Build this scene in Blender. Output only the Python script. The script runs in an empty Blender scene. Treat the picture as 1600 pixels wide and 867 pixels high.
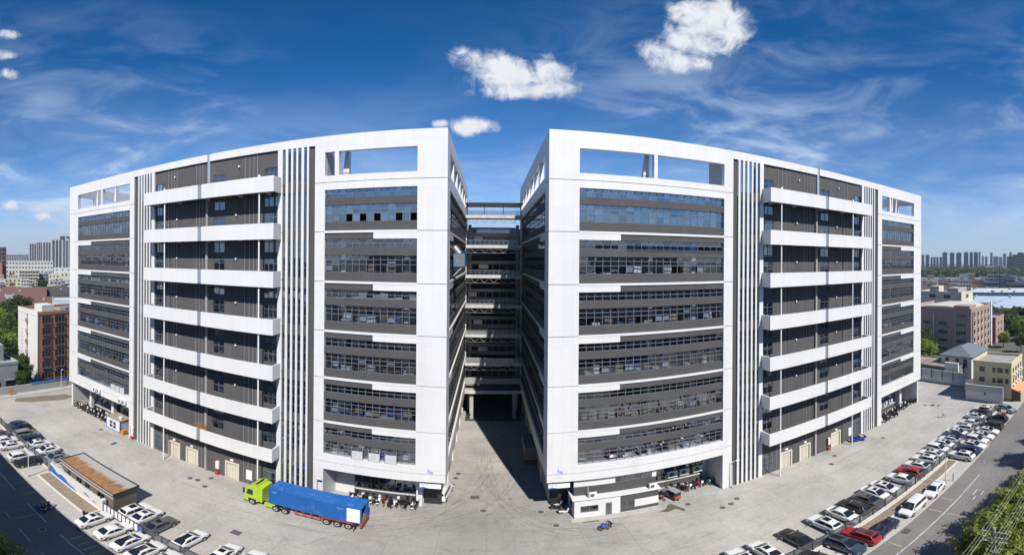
import bpy, bmesh, math, random
from mathutils import Vector, Matrix
R = math.radians
random.seed(7)
sc = bpy.context.scene
COL = sc.collection

# ------------------------------------------------------------------ camera (stitched drone panorama: equirectangular)
PF, PH, PX, ROLL = 630.5488, 403.7333, 763.8865, 0.0069     # pixels per radian, horizon row, column of the facade normal, roll
CZ = 36.29
cam_d = bpy.data.cameras.new('camera'); cam = bpy.data.objects.new('camera', cam_d); COL.objects.link(cam)
cam_d.type = 'PANO'; cam_d.panorama_type = 'EQUIRECTANGULAR'
cam_d.latitude_max = PH / PF; cam_d.latitude_min = -(867 - PH) / PF
cam_d.longitude_min = -PX / PF; cam_d.longitude_max = (1600 - PX) / PF
cam_d.clip_start = 0.1; cam_d.clip_end = 12000
cam.matrix_world = Matrix.Translation((0, 0, CZ)) @ Matrix.Rotation(-ROLL, 4, 'Y') @ Matrix.Rotation(R(90), 4, 'X')
sc.camera = cam

def ray(px, py):
    th = (px - PX) / PF; e = (PH - py) / PF
    x, y, z = math.sin(th) * math.cos(e), math.cos(th) * math.cos(e), math.sin(e)
    c, s = math.cos(ROLL), math.sin(ROLL)
    return Vector((c * x - s * z, y, s * x + c * z))
def G(px, py, z=0.0):                       # surveyed point at height z
    d = ray(px, py); t = (z - CZ) / d.z
    return Vector((0, 0, CZ)) + d * t
def D(px, py, r):                           # surveyed point at ground distance r
    d = ray(px, py); t = r / math.hypot(d.x, d.y)
    return Vector((0, 0, CZ)) + d * t
def XW(px, Y):                              # X of a column on the plane y = Y
    return Y * math.tan((px - PX) / PF)

# ------------------------------------------------------------------ sun, sky, exposure
SUN_EL, SUN_AZ = R(47.5), R(165.5)          # azimuth clockwise from +Y
sun_d = bpy.data.lights.new('sun', 'SUN'); sun = bpy.data.objects.new('sun', sun_d); COL.objects.link(sun)
sun_d.energy = 5.0; sun_d.angle = R(0.53); sun_d.color = (1.0, 0.95, 0.875)
tosun = Vector((math.sin(SUN_AZ) * math.cos(SUN_EL), math.cos(SUN_AZ) * math.cos(SUN_EL), math.sin(SUN_EL)))
sun.rotation_euler = tosun.to_track_quat('Z', 'Y').to_euler()
sun.location = (30, -60, 120)
vs = sc.view_settings
vs.view_transform = 'Standard'; vs.look = 'None'; vs.exposure = 0.32; vs.gamma = 1.0; vs.use_curve_mapping = False
sc.render.engine = 'CYCLES'
cy = sc.cycles
cy.max_bounces = 8; cy.diffuse_bounces = 1; cy.glossy_bounces = 3; cy.transmission_bounces = 4; cy.transparent_max_bounces = 16
cy.use_denoising = True; cy.caustics_reflective = False; cy.caustics_refractive = False

world = bpy.data.worlds.new('World'); sc.world = world; world.use_nodes = True
WN, WL = world.node_tree.nodes, world.node_tree.links
WN.clear()
def wn(t, **k):
    n = WN.new(t)
    for a, b in k.items():
        setattr(n, a, b)
    return n
def wmath(op, a, b=None, c=None, clamp=False):
    n = WN.new('ShaderNodeMath'); n.operation = op; n.use_clamp = clamp
    for i, v in enumerate((a, b, c)):
        if v is None: continue
        if isinstance(v, (int, float)): n.inputs[i].default_value = v
        else: WL.new(v, n.inputs[i])
    return n.outputs[0]
def wvm(op, a, b):
    n = WN.new('ShaderNodeVectorMath'); n.operation = op
    for i, v in enumerate((a, b)):
        if isinstance(v, (tuple, Vector)): n.inputs[i].default_value = v
        else: WL.new(v, n.inputs[i])
    return n.outputs['Value'] if op == 'DOT_PRODUCT' else n.outputs[0]
def wsmooth(v, lo, hi, a=0.0, b=1.0):
    n = WN.new('ShaderNodeMapRange'); n.interpolation_type = 'SMOOTHSTEP'
    WL.new(v, n.inputs[0])
    for i, x in ((1, lo), (2, hi), (3, a), (4, b)): n.inputs[i].default_value = x
    return n.outputs[0]
def wnoise(vec, scale, detail=6, rough=0.55, dist=0.0):
    n = WN.new('ShaderNodeTexNoise'); WL.new(vec, n.inputs['Vector'])
    n.inputs['Scale'].default_value = scale; n.inputs['Detail'].default_value = detail
    n.inputs['Roughness'].default_value = rough; n.inputs['Distortion'].default_value = dist
    return n.outputs[0]
SKY_STRENGTH = 0.110
sky = wn('ShaderNodeTexSky', sky_type='NISHITA'); sky.sun_disc = False
sky.sun_elevation = SUN_EL; sky.sun_rotation = SUN_AZ
sky.altitude = 40; sky.air_density = 0.7; sky.dust_density = 0.0; sky.ozone_density = 6.0
hsv = wn('ShaderNodeHueSaturation'); hsv.inputs['Saturation'].default_value = 1.27; WL.new(sky.outputs[0], hsv.inputs['Color'])
tc = wn('ShaderNodeTexCoord'); dirv = tc.outputs['Generated']
sep = wn('ShaderNodeSeparateXYZ'); WL.new(dirv, sep.inputs[0])
# cumulus: ellipsoidal lobes in direction space broken up by fractal noise
n1 = wnoise(dirv, 10, 4, 0.55, 0.3); n2 = wnoise(dirv, 27, 5, 0.62, 0.6); n3 = wnoise(dirv, 16, 3, 0.5)
brk = wmath('ADD', wmath('MULTIPLY', wmath('SUBTRACT', n1, 0.5), 3.2), wmath('MULTIPLY', wmath('SUBTRACT', n2, 0.5), 3.4))
def lobe(px, py, rx, ry):
    d = ray(px, py); r = Vector((d.y, -d.x, 0)).normalized(); u = r.cross(d)
    rx *= .92; ry *= .92
    a = wmath('DIVIDE', wvm('DOT_PRODUCT', dirv, r), rx / PF); b = wmath('DIVIDE', wvm('DOT_PRODUCT', dirv, u), ry / PF)
    f = wmath('SUBTRACT', 1.0 if rx > 26 else 0.45, wmath('ADD', wmath('MULTIPLY', a, a), wmath('MULTIPLY', b, b)))
    return wmath('ADD', f, wmath('MULTIPLY', wmath('LESS_THAN', wvm('DOT_PRODUCT', dirv, d), 0.3), -50.0))
LOBES = [(738, 92, 30, 20), (768, 100, 34, 26), (800, 122, 62, 30), (858, 112, 34, 26), (868, 135, 34, 20), (815, 140, 70, 16),
         (1085, 22, 34, 24), (1118, 34, 46, 36), (1140, 52, 32, 30), (1072, 66, 46, 30), (1035, 76, 34, 22), (1058, 96, 44, 18), (744, 196, 34, 15), (766, 203, 20, 9), (688, 193, 14, 7),
         (6, 54, 27, 9), (2, 84, 22, 9), (14, 118, 28, 11), (16, 322, 27, 10), (58, 338, 22, 8), (445, 258, 40, 8)]
acc = None
for L in LOBES:
    v = lobe(*L)
    acc = v if acc is None else wmath('MAXIMUM', acc, v)
# half-height shade: the same field looked at a little lower gives the underside
cum = wmath('ADD', wmath('MAXIMUM', acc, -3.0), brk)
cum_a = wsmooth(cum, -0.80, 1.10)
# cirrus veils
stretch = wn('ShaderNodeMapping'); stretch.inputs['Scale'].default_value = (1.0, 1.0, 3.2); stretch.inputs['Rotation'].default_value = (R(14), R(-22), 0)
WL.new(dirv, stretch.inputs[0])
c1 = wnoise(stretch.outputs[0], 3.2, 9, 0.62, 0.6); c2 = wnoise(dirv, 1.25, 3, 0.5)
low = wsmooth(sep.outputs['Z'], 0.0, 0.62, 1.0, 0.0)
bank = wmath('MAXIMUM', wsmooth(wvm('DOT_PRODUCT', dirv, ray(1400, 150)), 0.55, 0.93, 0.10, 1.0), wsmooth(wvm('DOT_PRODUCT', dirv, ray(-60, 240)), 0.66, 0.93, 0.10, 1.15))      # two banks of high cloud
cir = wmath('MULTIPLY', wsmooth(c1, 0.40, 0.78), wmath('MULTIPLY', bank, wsmooth(c2, 0.30, 0.58, 0.35, 1.0)))
cir_a = wmath('MULTIPLY', cir, wmath('ADD', wmath('MULTIPLY', low, 1.15), 0.16), clamp=True)
veil = wmath('MULTIPLY', wsmooth(sep.outputs['Z'], 0.0, 0.50, 0.66, 0.0), wsmooth(c1, 0.34, 0.66, 0.32, 1.0))
thin = wmath('MAXIMUM', cir_a, veil)
mix1 = wn('ShaderNodeMix', data_type='RGBA'); WL.new(thin, mix1.inputs[0]); WL.new(hsv.outputs[0], mix1.inputs[6])
K = 1.0 / SKY_STRENGTH
mix1.inputs[7].default_value = (0.50 * K, 0.60 * K, 0.75 * K, 1)
mixh = wn('ShaderNodeMix', data_type='RGBA'); WL.new(wsmooth(sep.outputs['Z'], -0.02, 0.17, 0.86, 0.0), mixh.inputs[0]); WL.new(mix1.outputs[2], mixh.inputs[6]); mixh.inputs[7].default_value = (0.36 * K, 0.435 * K, 0.545 * K, 1)     # haze along the horizon
shade = wsmooth(wmath('ADD', wmath('MULTIPLY', cum, 0.35), wmath('MULTIPLY', n3, 1.6)), 0.55, 1.25, 0.0, 1.0)
ccol = wn('ShaderNodeMix', data_type='RGBA'); WL.new(shade, ccol.inputs[0])
ccol.inputs[6].default_value = (0.40 * K, 0.46 * K, 0.57 * K, 1); ccol.inputs[7].default_value = (0.68 * K, 0.695 * K, 0.73 * K, 1)
mix2 = wn('ShaderNodeMix', data_type='RGBA'); WL.new(cum_a, mix2.inputs[0]); WL.new(mixh.outputs[2], mix2.inputs[6]); WL.new(ccol.outputs[2], mix2.inputs[7])
bg = wn('ShaderNodeBackground'); bg.inputs[1].default_value = SKY_STRENGTH; WL.new(mix2.outputs[2], bg.inputs[0])
wo = wn('ShaderNodeOutputWorld'); WL.new(bg.outputs[0], wo.inputs[0])

# ------------------------------------------------------------------ helpers
class MB:
    """collects faces into one mesh"""
    def __init__(self): self.v = []; self.f = []; self.m = []; self.mi = 0
    def face(self, pts):
        n = len(self.v); self.v += [tuple(p) for p in pts]; self.f.append(tuple(range(n, n + len(pts)))); self.m.append(self.mi); return self
    def box(self, x0, x1, y0, y1, z0, z1):
        if x0 > x1: x0, x1 = x1, x0
        if y0 > y1: y0, y1 = y1, y0
        if z0 > z1: z0, z1 = z1, z0
        n = len(self.v)
        self.v += [(x0, y0, z0), (x1, y0, z0), (x1, y1, z0), (x0, y1, z0), (x0, y0, z1), (x1, y0, z1), (x1, y1, z1), (x0, y1, z1)]
        for q in ((0, 3, 2, 1), (4, 5, 6, 7), (0, 1, 5, 4), (1, 2, 6, 5), (2, 3, 7, 6), (3, 0, 4, 7)):
            self.f.append(tuple(n + i for i in q)); self.m.append(self.mi)
        return self
    def prism(self, poly, axis, a, b):
        """poly: 2D points in the plane normal to axis (x:(y,z) y:(x,z) z:(x,y))"""
        def P(p, t): return (t, p[0], p[1]) if axis == 'x' else (p[0], t, p[1]) if axis == 'y' else (p[0], p[1], t)
        n = len(self.v); k = len(poly)
        self.v += [P(p, a) for p in poly] + [P(p, b) for p in poly]
        self.f.append(tuple(range(n + k - 1, n - 1, -1))); self.f.append(tuple(range(n + k, n + 2 * k))); self.m += [self.mi] * 2
        for i in range(k):
            j = (i + 1) % k; self.f.append((n + i, n + j, n + k + j, n + k + i)); self.m.append(self.mi)
        return self
    def tube(self, p0, p1, r0, r1=None, n=8, cap=True):
        r1 = r0 if r1 is None else r1
        p0, p1 = Vector(p0), Vector(p1); d = (p1 - p0).normalized()
        a = d.orthogonal().normalized(); b = d.cross(a); s = len(self.v)
        for p, r in ((p0, r0), (p1, r1)):
            for i in range(n):
                t = 2 * math.pi * i / n; self.v.append(tuple(p + (a * math.cos(t) + b * math.sin(t)) * r))
        for i in range(n):
            j = (i + 1) % n; self.f.append((s + i, s + j, s + n + j, s + n + i)); self.m.append(self.mi)
        if cap:
            self.f.append(tuple(range(s + n - 1, s - 1, -1))); self.f.append(tuple(range(s + n, s + 2 * n))); self.m += [self.mi] * 2
        return self
    def mesh(self, name, mats):
        me = bpy.data.meshes.new(name); me.from_pydata(self.v, [], self.f)
        for mt in (mats if isinstance(mats, (list, tuple)) else [mats]): me.materials.append(mt)
        if any(self.m): me.polygons.foreach_set('material_index', self.m)
        me.update(); return me
    def build(self, name, mats, parent=None, smooth=None):
        me = self.mesh(name, mats)
        if smooth is not None:
            bm = bmesh.new(); bm.from_mesh(me); bmesh.ops.remove_doubles(bm, verts=bm.verts, dist=0.001); bmesh.ops.recalc_face_normals(bm, faces=bm.faces); bm.to_mesh(me); bm.free()
            me.polygons.foreach_set('use_smooth', [True] * len(me.polygons)); me.set_sharp_from_angle(angle=R(smooth))
        return link(name, me, parent)
def link(name, data, parent=None, loc=None, rz=None):
    o = bpy.data.objects.new(name, data); COL.objects.link(o)
    if parent: o.parent = parent
    if loc is not None: o.location = loc
    if rz is not None: o.rotation_euler.z = rz
    return o
def tag(o, label=None, cat=None, group=None, kind=None):
    if label: o['label'] = label
    if cat: o['category'] = cat
    if group: o['group'] = group
    if kind: o['kind'] = kind
    return o
def thing(name, label, cat, loc=(0, 0, 0), rz=0.0, group=None):
    return tag(link(name, None, None, loc, rz), label, cat, group)
def struct(o): o['kind'] = 'structure'; return o
def copy_tree(o, parent=None):
    c = o.copy(); COL.objects.link(c); c.parent = parent
    for ch in [x for x in o.children]: copy_tree(ch, c)
    return c
ORD = ['first', 'second', 'third', 'fourth', 'fifth', 'sixth', 'seventh', 'eighth', 'ninth', 'tenth', 'eleventh', 'twelfth', 'thirteenth', 'fourteenth', 'fifteenth', 'sixteenth', 'seventeenth', 'eighteenth', 'nineteenth', 'twentieth', 'twenty-first', 'twenty-second', 'twenty-third', 'twenty-fourth', 'twenty-fifth', 'twenty-sixth', 'twenty-seventh', 'twenty-eighth', 'twenty-ninth', 'thirtieth']

# ------------------------------------------------------------------ materials
MATS = {}
def mat(name, col, rough=0.6, metal=0.0, var=0.0, vscale=1.0, bump=0.0, bscale=20.0, coat=0.0, spec=0.5, dirt=None, stretch=None):
    """principled with colour variation from world-space noise"""
    if name in MATS: return MATS[name]
    m = bpy.data.materials.new(name); m.use_nodes = True; nt = m.node_tree; p = nt.nodes['Principled BSDF']
    p.inputs['Base Color'].default_value = (*col, 1); p.inputs['Roughness'].default_value = rough; p.inputs['Metallic'].default_value = metal
    p.inputs['Coat Weight'].default_value = coat; p.inputs['Coat Roughness'].default_value = 0.05; p.inputs['Specular IOR Level'].default_value = spec
    if var or bump or dirt:
        geo = nt.nodes.new('ShaderNodeNewGeometry'); src = geo.outputs['Position']
        if stretch:
            mp = nt.nodes.new('ShaderNodeMapping'); mp.inputs['Scale'].default_value = stretch; nt.links.new(src, mp.inputs[0]); src = mp.outputs[0]
    last = None
    if var:
        nz = nt.nodes.new('ShaderNodeTexNoise'); nz.inputs['Scale'].default_value = vscale; nz.inputs['Detail'].default_value = 8; nz.inputs['Roughness'].default_value = 0.62
        nt.links.new(src, nz.inputs['Vector'])
        mr = nt.nodes.new('ShaderNodeMapRange'); mr.inputs[1].default_value = 0.28; mr.inputs[2].default_value = 0.72; mr.inputs[3].default_value = 1 - var; mr.inputs[4].default_value = 1 + var
        nt.links.new(nz.outputs[0], mr.inputs[0])
        mx = nt.nodes.new('ShaderNodeMix'); mx.data_type = 'RGBA'; mx.blend_type = 'MULTIPLY'; mx.inputs[0].default_value = 1
        mx.inputs[6].default_value = (*col, 1); nt.links.new(mr.outputs[0], mx.inputs[7]); last = mx.outputs[2]
    if dirt:                                  # (colour, scale, low, high, amount)
        dc, ds, lo, hi, am = dirt
        nz = nt.nodes.new('ShaderNodeTexNoise'); nz.inputs['Scale'].default_value = ds; nz.inputs['Detail'].default_value = 9; nz.inputs['Roughness'].default_value = 0.68
        nt.links.new(src, nz.inputs['Vector'])
        mr = nt.nodes.new('ShaderNodeMapRange'); mr.inputs[1].default_value = lo; mr.inputs[2].default_value = hi; mr.inputs[3].default_value = 0; mr.inputs[4].default_value = am
        nt.links.new(nz.outputs[0], mr.inputs[0])
        mx = nt.nodes.new('ShaderNodeMix'); mx.data_type = 'RGBA'; nt.links.new(mr.outputs[0], mx.inputs[0])
        if last: nt.links.new(last, mx.inputs[6])
        else: mx.inputs[6].default_value = (*col, 1)
        mx.inputs[7].default_value = (*dc, 1); last = mx.outputs[2]
    if last: nt.links.new(last, p.inputs['Base Color'])
    if bump:
        nb = nt.nodes.new('ShaderNodeTexNoise'); nb.inputs['Scale'].default_value = bscale; nb.inputs['Detail'].default_value = 5
        nt.links.new(src, nb.inputs['Vector'])
        bp = nt.nodes.new('ShaderNodeBump'); bp.inputs['Strength'].default_value = bump; bp.inputs['Distance'].default_value = 0.05
        nt.links.new(nb.outputs[0], bp.inputs['Height']); nt.links.new(bp.outputs[0], p.inputs['Normal'])
    MATS[name] = m; return m
def glass_mat(name, tint, refl, rough=0.02, wav=0.0):
    """thin architectural pane: see-through, tinted, coated"""
    m = bpy.data.materials.new(name); m.use_nodes = True; nt = m.node_tree; nt.nodes.clear()
    tr = nt.nodes.new('ShaderNodeBsdfTransparent'); tr.inputs[0].default_value = (*tint, 1)
    gl = nt.nodes.new('ShaderNodeBsdfGlossy'); gl.inputs['Roughness'].default_value = rough; gl.inputs[0].default_value = (0.86, 0.92, 1.0, 1)
    lw = nt.nodes.new('ShaderNodeLayerWeight'); lw.inputs[0].default_value = 0.35
    mr = nt.nodes.new('ShaderNodeMapRange'); mr.inputs[3].default_value = refl; mr.inputs[4].default_value = 0.95; nt.links.new(lw.outputs['Fresnel'], mr.inputs[0])
    mx = nt.nodes.new('ShaderNodeMixShader'); out = nt.nodes.new('ShaderNodeOutputMaterial')
    gb = nt.nodes.new('ShaderNodeNewGeometry'); fr_ = nt.nodes.new('ShaderNodeMath'); fr_.operation = 'MULTIPLY_ADD'; fr_.inputs[1].default_value = -1; fr_.inputs[2].default_value = 1; nt.links.new(gb.outputs['Backfacing'], fr_.inputs[0])
    fx = nt.nodes.new('ShaderNodeMath'); fx.operation = 'MULTIPLY'; nt.links.new(mr.outputs[0], fx.inputs[0]); nt.links.new(fr_.outputs[0], fx.inputs[1])      # coating on the outer face only
    nt.links.new(fx.outputs[0], mx.inputs[0]); nt.links.new(tr.outputs[0], mx.inputs[1]); nt.links.new(gl.outputs[0], mx.inputs[2]); nt.links.new(mx.outputs[0], out.inputs[0])
    oi = nt.nodes.new('ShaderNodeObjectInfo'); wnz = nt.nodes.new('ShaderNodeTexWhiteNoise'); wnz.noise_dimensions = '2D'; cbx = nt.nodes.new('ShaderNodeCombineXYZ'); nt.links.new(oi.outputs['Random'], cbx.inputs[0]); nt.links.new(gb.outputs['Random Per Island'], cbx.inputs[1]); nt.links.new(cbx.outputs[0], wnz.inputs['Vector'])
    vv = nt.nodes.new('ShaderNodeMapRange'); vv.inputs[3].default_value = .8; vv.inputs[4].default_value = 1.25; nt.links.new(wnz.outputs['Value'], vv.inputs[0]); fz = nt.nodes.new('ShaderNodeMath'); fz.operation = 'MULTIPLY'; fz.use_clamp = True
    nt.links.new(fx.outputs[0], fz.inputs[0]); nt.links.new(vv.outputs[0], fz.inputs[1]); nt.links.new(fz.outputs[0], mx.inputs[0])
    tl = nt.nodes.new('ShaderNodeVectorMath'); tl.operation = 'MULTIPLY_ADD'; nt.links.new(wnz.outputs['Color'], tl.inputs[0]); tl.inputs[1].default_value = (.016, .016, .016); tl.inputs[2].default_value = (-.008, -.008, -.008)
    if wav:
        geo = nt.nodes.new('ShaderNodeNewGeometry')
        nb = nt.nodes.new('ShaderNodeTexNoise'); nb.inputs['Scale'].default_value = 0.9; nb.inputs['Detail'].default_value = 1; nt.links.new(geo.outputs['Position'], nb.inputs['Vector'])
        bp = nt.nodes.new('ShaderNodeBump'); bp.inputs['Strength'].default_value = wav; bp.inputs['Distance'].default_value = 0.05
        nt.links.new(nb.outputs[0], bp.inputs['Height']); av = nt.nodes.new('ShaderNodeVectorMath'); nt.links.new(bp.outputs[0], av.inputs[0]); nt.links.new(tl.outputs[0], av.inputs[1]); nv = nt.nodes.new('ShaderNodeVectorMath'); nv.operation = 'NORMALIZE'; nt.links.new(av.outputs[0], nv.inputs[0]); nt.links.new(nv.outputs[0], gl.inputs['Normal'])
    MATS[name] = m; return m
WHITE = mat('white_cladding', (0.66, 0.655, 0.642), 0.5, var=0.04, vscale=0.35, dirt=((0.50, 0.49, 0.47), 0.30, 0.55, 0.80, 0.38), stretch=(1, 1, 0.16))
def seams(m, w, h, size, dark):
    nt = m.node_tree; N, L = nt.nodes, nt.links; p = N['Principled BSDF']; src = p.inputs['Base Color'].links[0].from_socket
    geo = N.new('ShaderNodeNewGeometry'); sp = N.new('ShaderNodeSeparateXYZ'); L.new(geo.outputs['Position'], sp.inputs[0]); ad = N.new('ShaderNodeMath'); L.new(sp.outputs[0], ad.inputs[0]); L.new(sp.outputs[1], ad.inputs[1])
    cb = N.new('ShaderNodeCombineXYZ'); L.new(ad.outputs[0], cb.inputs[0]); L.new(sp.outputs[2], cb.inputs[1])
    br = N.new('ShaderNodeTexBrick'); L.new(cb.outputs[0], br.inputs['Vector']); br.offset = 0; br.inputs['Scale'].default_value = 1
    for k, v in (('Brick Width', w), ('Row Height', h), ('Mortar Size', size), ('Mortar Smooth', .5), ('Bias', 0)): br.inputs[k].default_value = v
    br.inputs['Color1'].default_value = (1, 1, 1, 1); br.inputs['Color2'].default_value = (.965, .965, .97, 1); br.inputs['Mortar'].default_value = (dark, dark, dark, 1)
    mx = N.new('ShaderNodeMix'); mx.data_type = 'RGBA'; mx.blend_type = 'MULTIPLY'; mx.inputs[0].default_value = 1; L.new(src, mx.inputs[6]); L.new(br.outputs[0], mx.inputs[7]); L.new(mx.outputs[2], p.inputs['Base Color'])
seams(WHITE, 1.2, 2.126, .018, .84)
DARK = mat('charcoal_cladding', (0.080, 0.078, 0.078), 0.7, spec=0.2, var=0.10, vscale=0.5, dirt=((0.12, 0.115, 0.11), 0.7, 0.58, 0.8, 0.5), stretch=(1, 1, 0.25))
DARKW = mat('charcoal_wall', (0.094, 0.091, 0.090), 0.8, spec=0.15, var=0.13, vscale=0.8, dirt=((0.14, 0.135, 0.13), 1.6, 0.55, 0.78, 0.55), stretch=(1, 1, 0.08))
FRAME = mat('window_frame_metal', (0.15, 0.165, 0.185), 0.45, 0.2)
FRAME_D = mat('dark_frame_metal', (0.03, 0.033, 0.038), 0.45, 0.2)
GLASS = glass_mat('office_glass', (0.86, 0.91, 0.95), 0.19, 0.02, 0.05)
GLASS_T = glass_mat('coated_glass', (0.62, 0.68, 0.74), 0.30, 0.03, 0.06); GLASS_M = glass_mat('half_coated_glass', (0.85, 0.88, 0.91), 0.17, 0.02, 0.05)
GLASS_D = glass_mat('dark_glass', (0.55, 0.60, 0.64), 0.20, 0.03, 0.05)
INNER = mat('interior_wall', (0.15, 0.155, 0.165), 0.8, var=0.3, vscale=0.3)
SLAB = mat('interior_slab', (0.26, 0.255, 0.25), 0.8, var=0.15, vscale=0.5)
JOINT = mat('joint_shadow_gap', (0.16, 0.16, 0.165), 0.8)
STEEL = mat('galvanised_steel', (0.42, 0.43, 0.45), 0.4, 0.7, var=0.1, vscale=3)
CONC = mat('bare_concrete', (0.40, 0.39, 0.375), 0.8, var=0.15, vscale=0.8, dirt=((0.22, 0.215, 0.21), 0.6, 0.55, 0.75, 0.5))
CREAM = mat('cream_door_paint', (0.58, 0.54, 0.42), 0.5, var=0.05, vscale=2)
PIPE = mat('grey_pipe', (0.42, 0.42, 0.43), 0.5)
BLACKR = mat('black_rubber', (0.018, 0.018, 0.019), 0.75)
ALU = mat('rim_alloy', (0.50, 0.50, 0.51), 0.35, 0.8)
def flat(name, col, rough=0.5, **k): return mat(name, col, rough, **k)
BLUE = flat('sign_blue', (0.012, 0.13, 0.52), 0.5)
# ------------------------------------------------------------------ the two factory blocks
FY = 47.5                                   # facade plane
J0, FH, TOP, SOF = 45.96, 6.379, 52.3, 6.46
BY = 92.0                                   # rear of the blocks
FLOORS = [J0 - FH * k for k in range(6)]
def panel(parent, x0, x1, y0, y1, z0, z1, m=None, name='cladding_panel'):
    return MB().box(x0, x1, y0, y1, z0, z1).build(name, m or WHITE, parent)
PANE_CACHE = {}; BLIND = mat('window_blind', (.34, .37, .40), .8, var=.1, vscale=2)
def pane_obj(parent, x, z, w, h, y, m, name='pane'):
    key = (round(w, 3), round(h, 3), m.name)
    if key not in PANE_CACHE: PANE_CACHE[key] = MB().box(-w / 2, w / 2, -0.006, 0.006, -h / 2, h / 2).mesh('pane', m)
    return link(name, PANE_CACHE[key], parent, (x, y, z))
def window_band(parent, xa, xb, zrows, ncol, yw, single=(), skip=(), gm=None, name='window', bar=0.07, blinds=0.0):
    """frame mesh with its panes; rows listed in `single` get panes of their own, the rest share one"""
    gm = gm or GLASS
    if xa > xb: xa, xb = xb, xa
    za, zb_ = min(zrows), max(zrows); zs = sorted(zrows); dx = (xb - xa) / ncol
    b = MB()
    for i in range(ncol + 1):
        x = xa + dx * i; w = bar / 2 if 0 < i < ncol else bar * 0.7
        b.box(x - w, x + w, yw - 0.05, yw + 0.06, za, zb_)
    for z in zs:
        b.box(xa, xb, yw - 0.045, yw + 0.055, z - bar / 2, z + bar / 2)
    fr = b.build(name, FRAME, parent); rest = MB(); n = 0
    for r in range(len(zs) - 1):
        for c in range(ncol):
            if (r, c) in skip: continue
            x, z, w, h = xa + dx * (c + .5), (zs[r] + zs[r + 1]) / 2, dx - bar, zs[r + 1] - zs[r] - bar
            if r in single:
                pane_obj(fr, x, z, w, h, yw, gm)
                if blinds and random.random() < blinds: pane_obj(fr, x, z + h * .1, w, h * .8, yw + .14, BLIND, 'blind')
            else: rest.box(x - w / 2, x + w / 2, yw - .006, yw + .006, z - h / 2, z + h / 2); n += 1
    if n: tag(rest.build('panes', gm, fr), kind='stuff')
    return fr

def side_face(root, sx, xi):
    """the wall towards the lane: same storeys seen end on. sx = +1 when the block lies on the +x side"""
    d = sx
    def bx(y0, y1, z0, z1, a, b, m, name): return MB().box(xi + d * a, xi + d * b, y0, y1, z0, z1).build(name, m, root)
    for k in range(7):                       # corner strip beyond the front panel and the far end
        zt = TOP if k == 0 else FLOORS[k - 1] - .04; zb = FLOORS[k] + .04 if k < 6 else SOF
        bx(FY + .70, 50.8, zb, zt, 0, .6, WHITE, 'cladding_panel'); bx(89, BY, zb, zt, 0, .6, WHITE, 'cladding_panel')
    bx(50.8, 89, 50.0, TOP, 0, .6, WHITE, 'parapet_beam'); bx(50.8, 89, 44.99, 46.85, 0, .6, WHITE, 'parapet_beam')
    for y in (56.5, 63, 69.5, 76, 82.5): bx(y, y + .55, 46.85, 50.0, .05, .6, WHITE, 'parapet_post')
    for y in (53.5, 66, 79): bx(y, y + .5, 46.85, 50.0, 2.0, 2.5, WHITE, 'roof_column')
    bx(50.8, 89, 48.1, 48.6, 1.9, 2.4, WHITE, 'roof_beam')
    for k, zt in enumerate(FLOORS):
        if k: 
            bx(50.8, 89, zt - .18, zt + .14, 0, .6, WHITE, 'ledge')
            bx(50.8, 56, zt - .95, zt - .18, .02, .4, WHITE, 'cladding_panel'); bx(56, 89, zt - .95, zt - .18, .16, .5, DARK, 'spandrel_panel')
        bx(50.8, 89, zt - 3.0, zt - 2.05, .2, .5, DARK, 'spandrel_panel')
        if k < 5: bx(50.8, 89, zt - 6.2, zt - 5.15, .2, .5, DARK, 'spandrel_panel')
        else: bx(50.8, 89, SOF, zt - 5.15, 0, .5, WHITE, 'cladding_panel')
        for za, zb, rows in ((zt - 2.05, zt - .95, 2), (zt - 5.15, zt - 3.0, 3)):
            b = MB(); n = 24; dy = (89 - 50.8) / n
            for i in range(n + 1): b.box(xi + d * .3, xi + d * .42, 50.8 + dy * i - .04, 50.8 + dy * i + .04, za, zb)
            for r in range(rows + 1):
                z = za + (zb - za) * r / rows; b.box(xi + d * .305, xi + d * .415, 50.8, 89, z - .035, z + .035)
            fr = b.build('window', FRAME_D, root); g = MB()
            for i in range(n):
                if random.random() < .06: continue
                g.box(xi + d * .35, xi + d * .36, 50.8 + dy * i + .04, 50.8 + dy * (i + 1) - .04, za, zb)
            tag(g.build('panes', GLASS_D, fr), kind='stuff')
    # ground storey wall towards the lane
    bx(52.2, BY, 0, SOF, .9, 1.2, CONC, 'ground_wall')
    for y in (58, 66, 74, 82, 90): bx(y, y + .7, 0, SOF, .65, .9, WHITE, 'ground_column')

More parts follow.
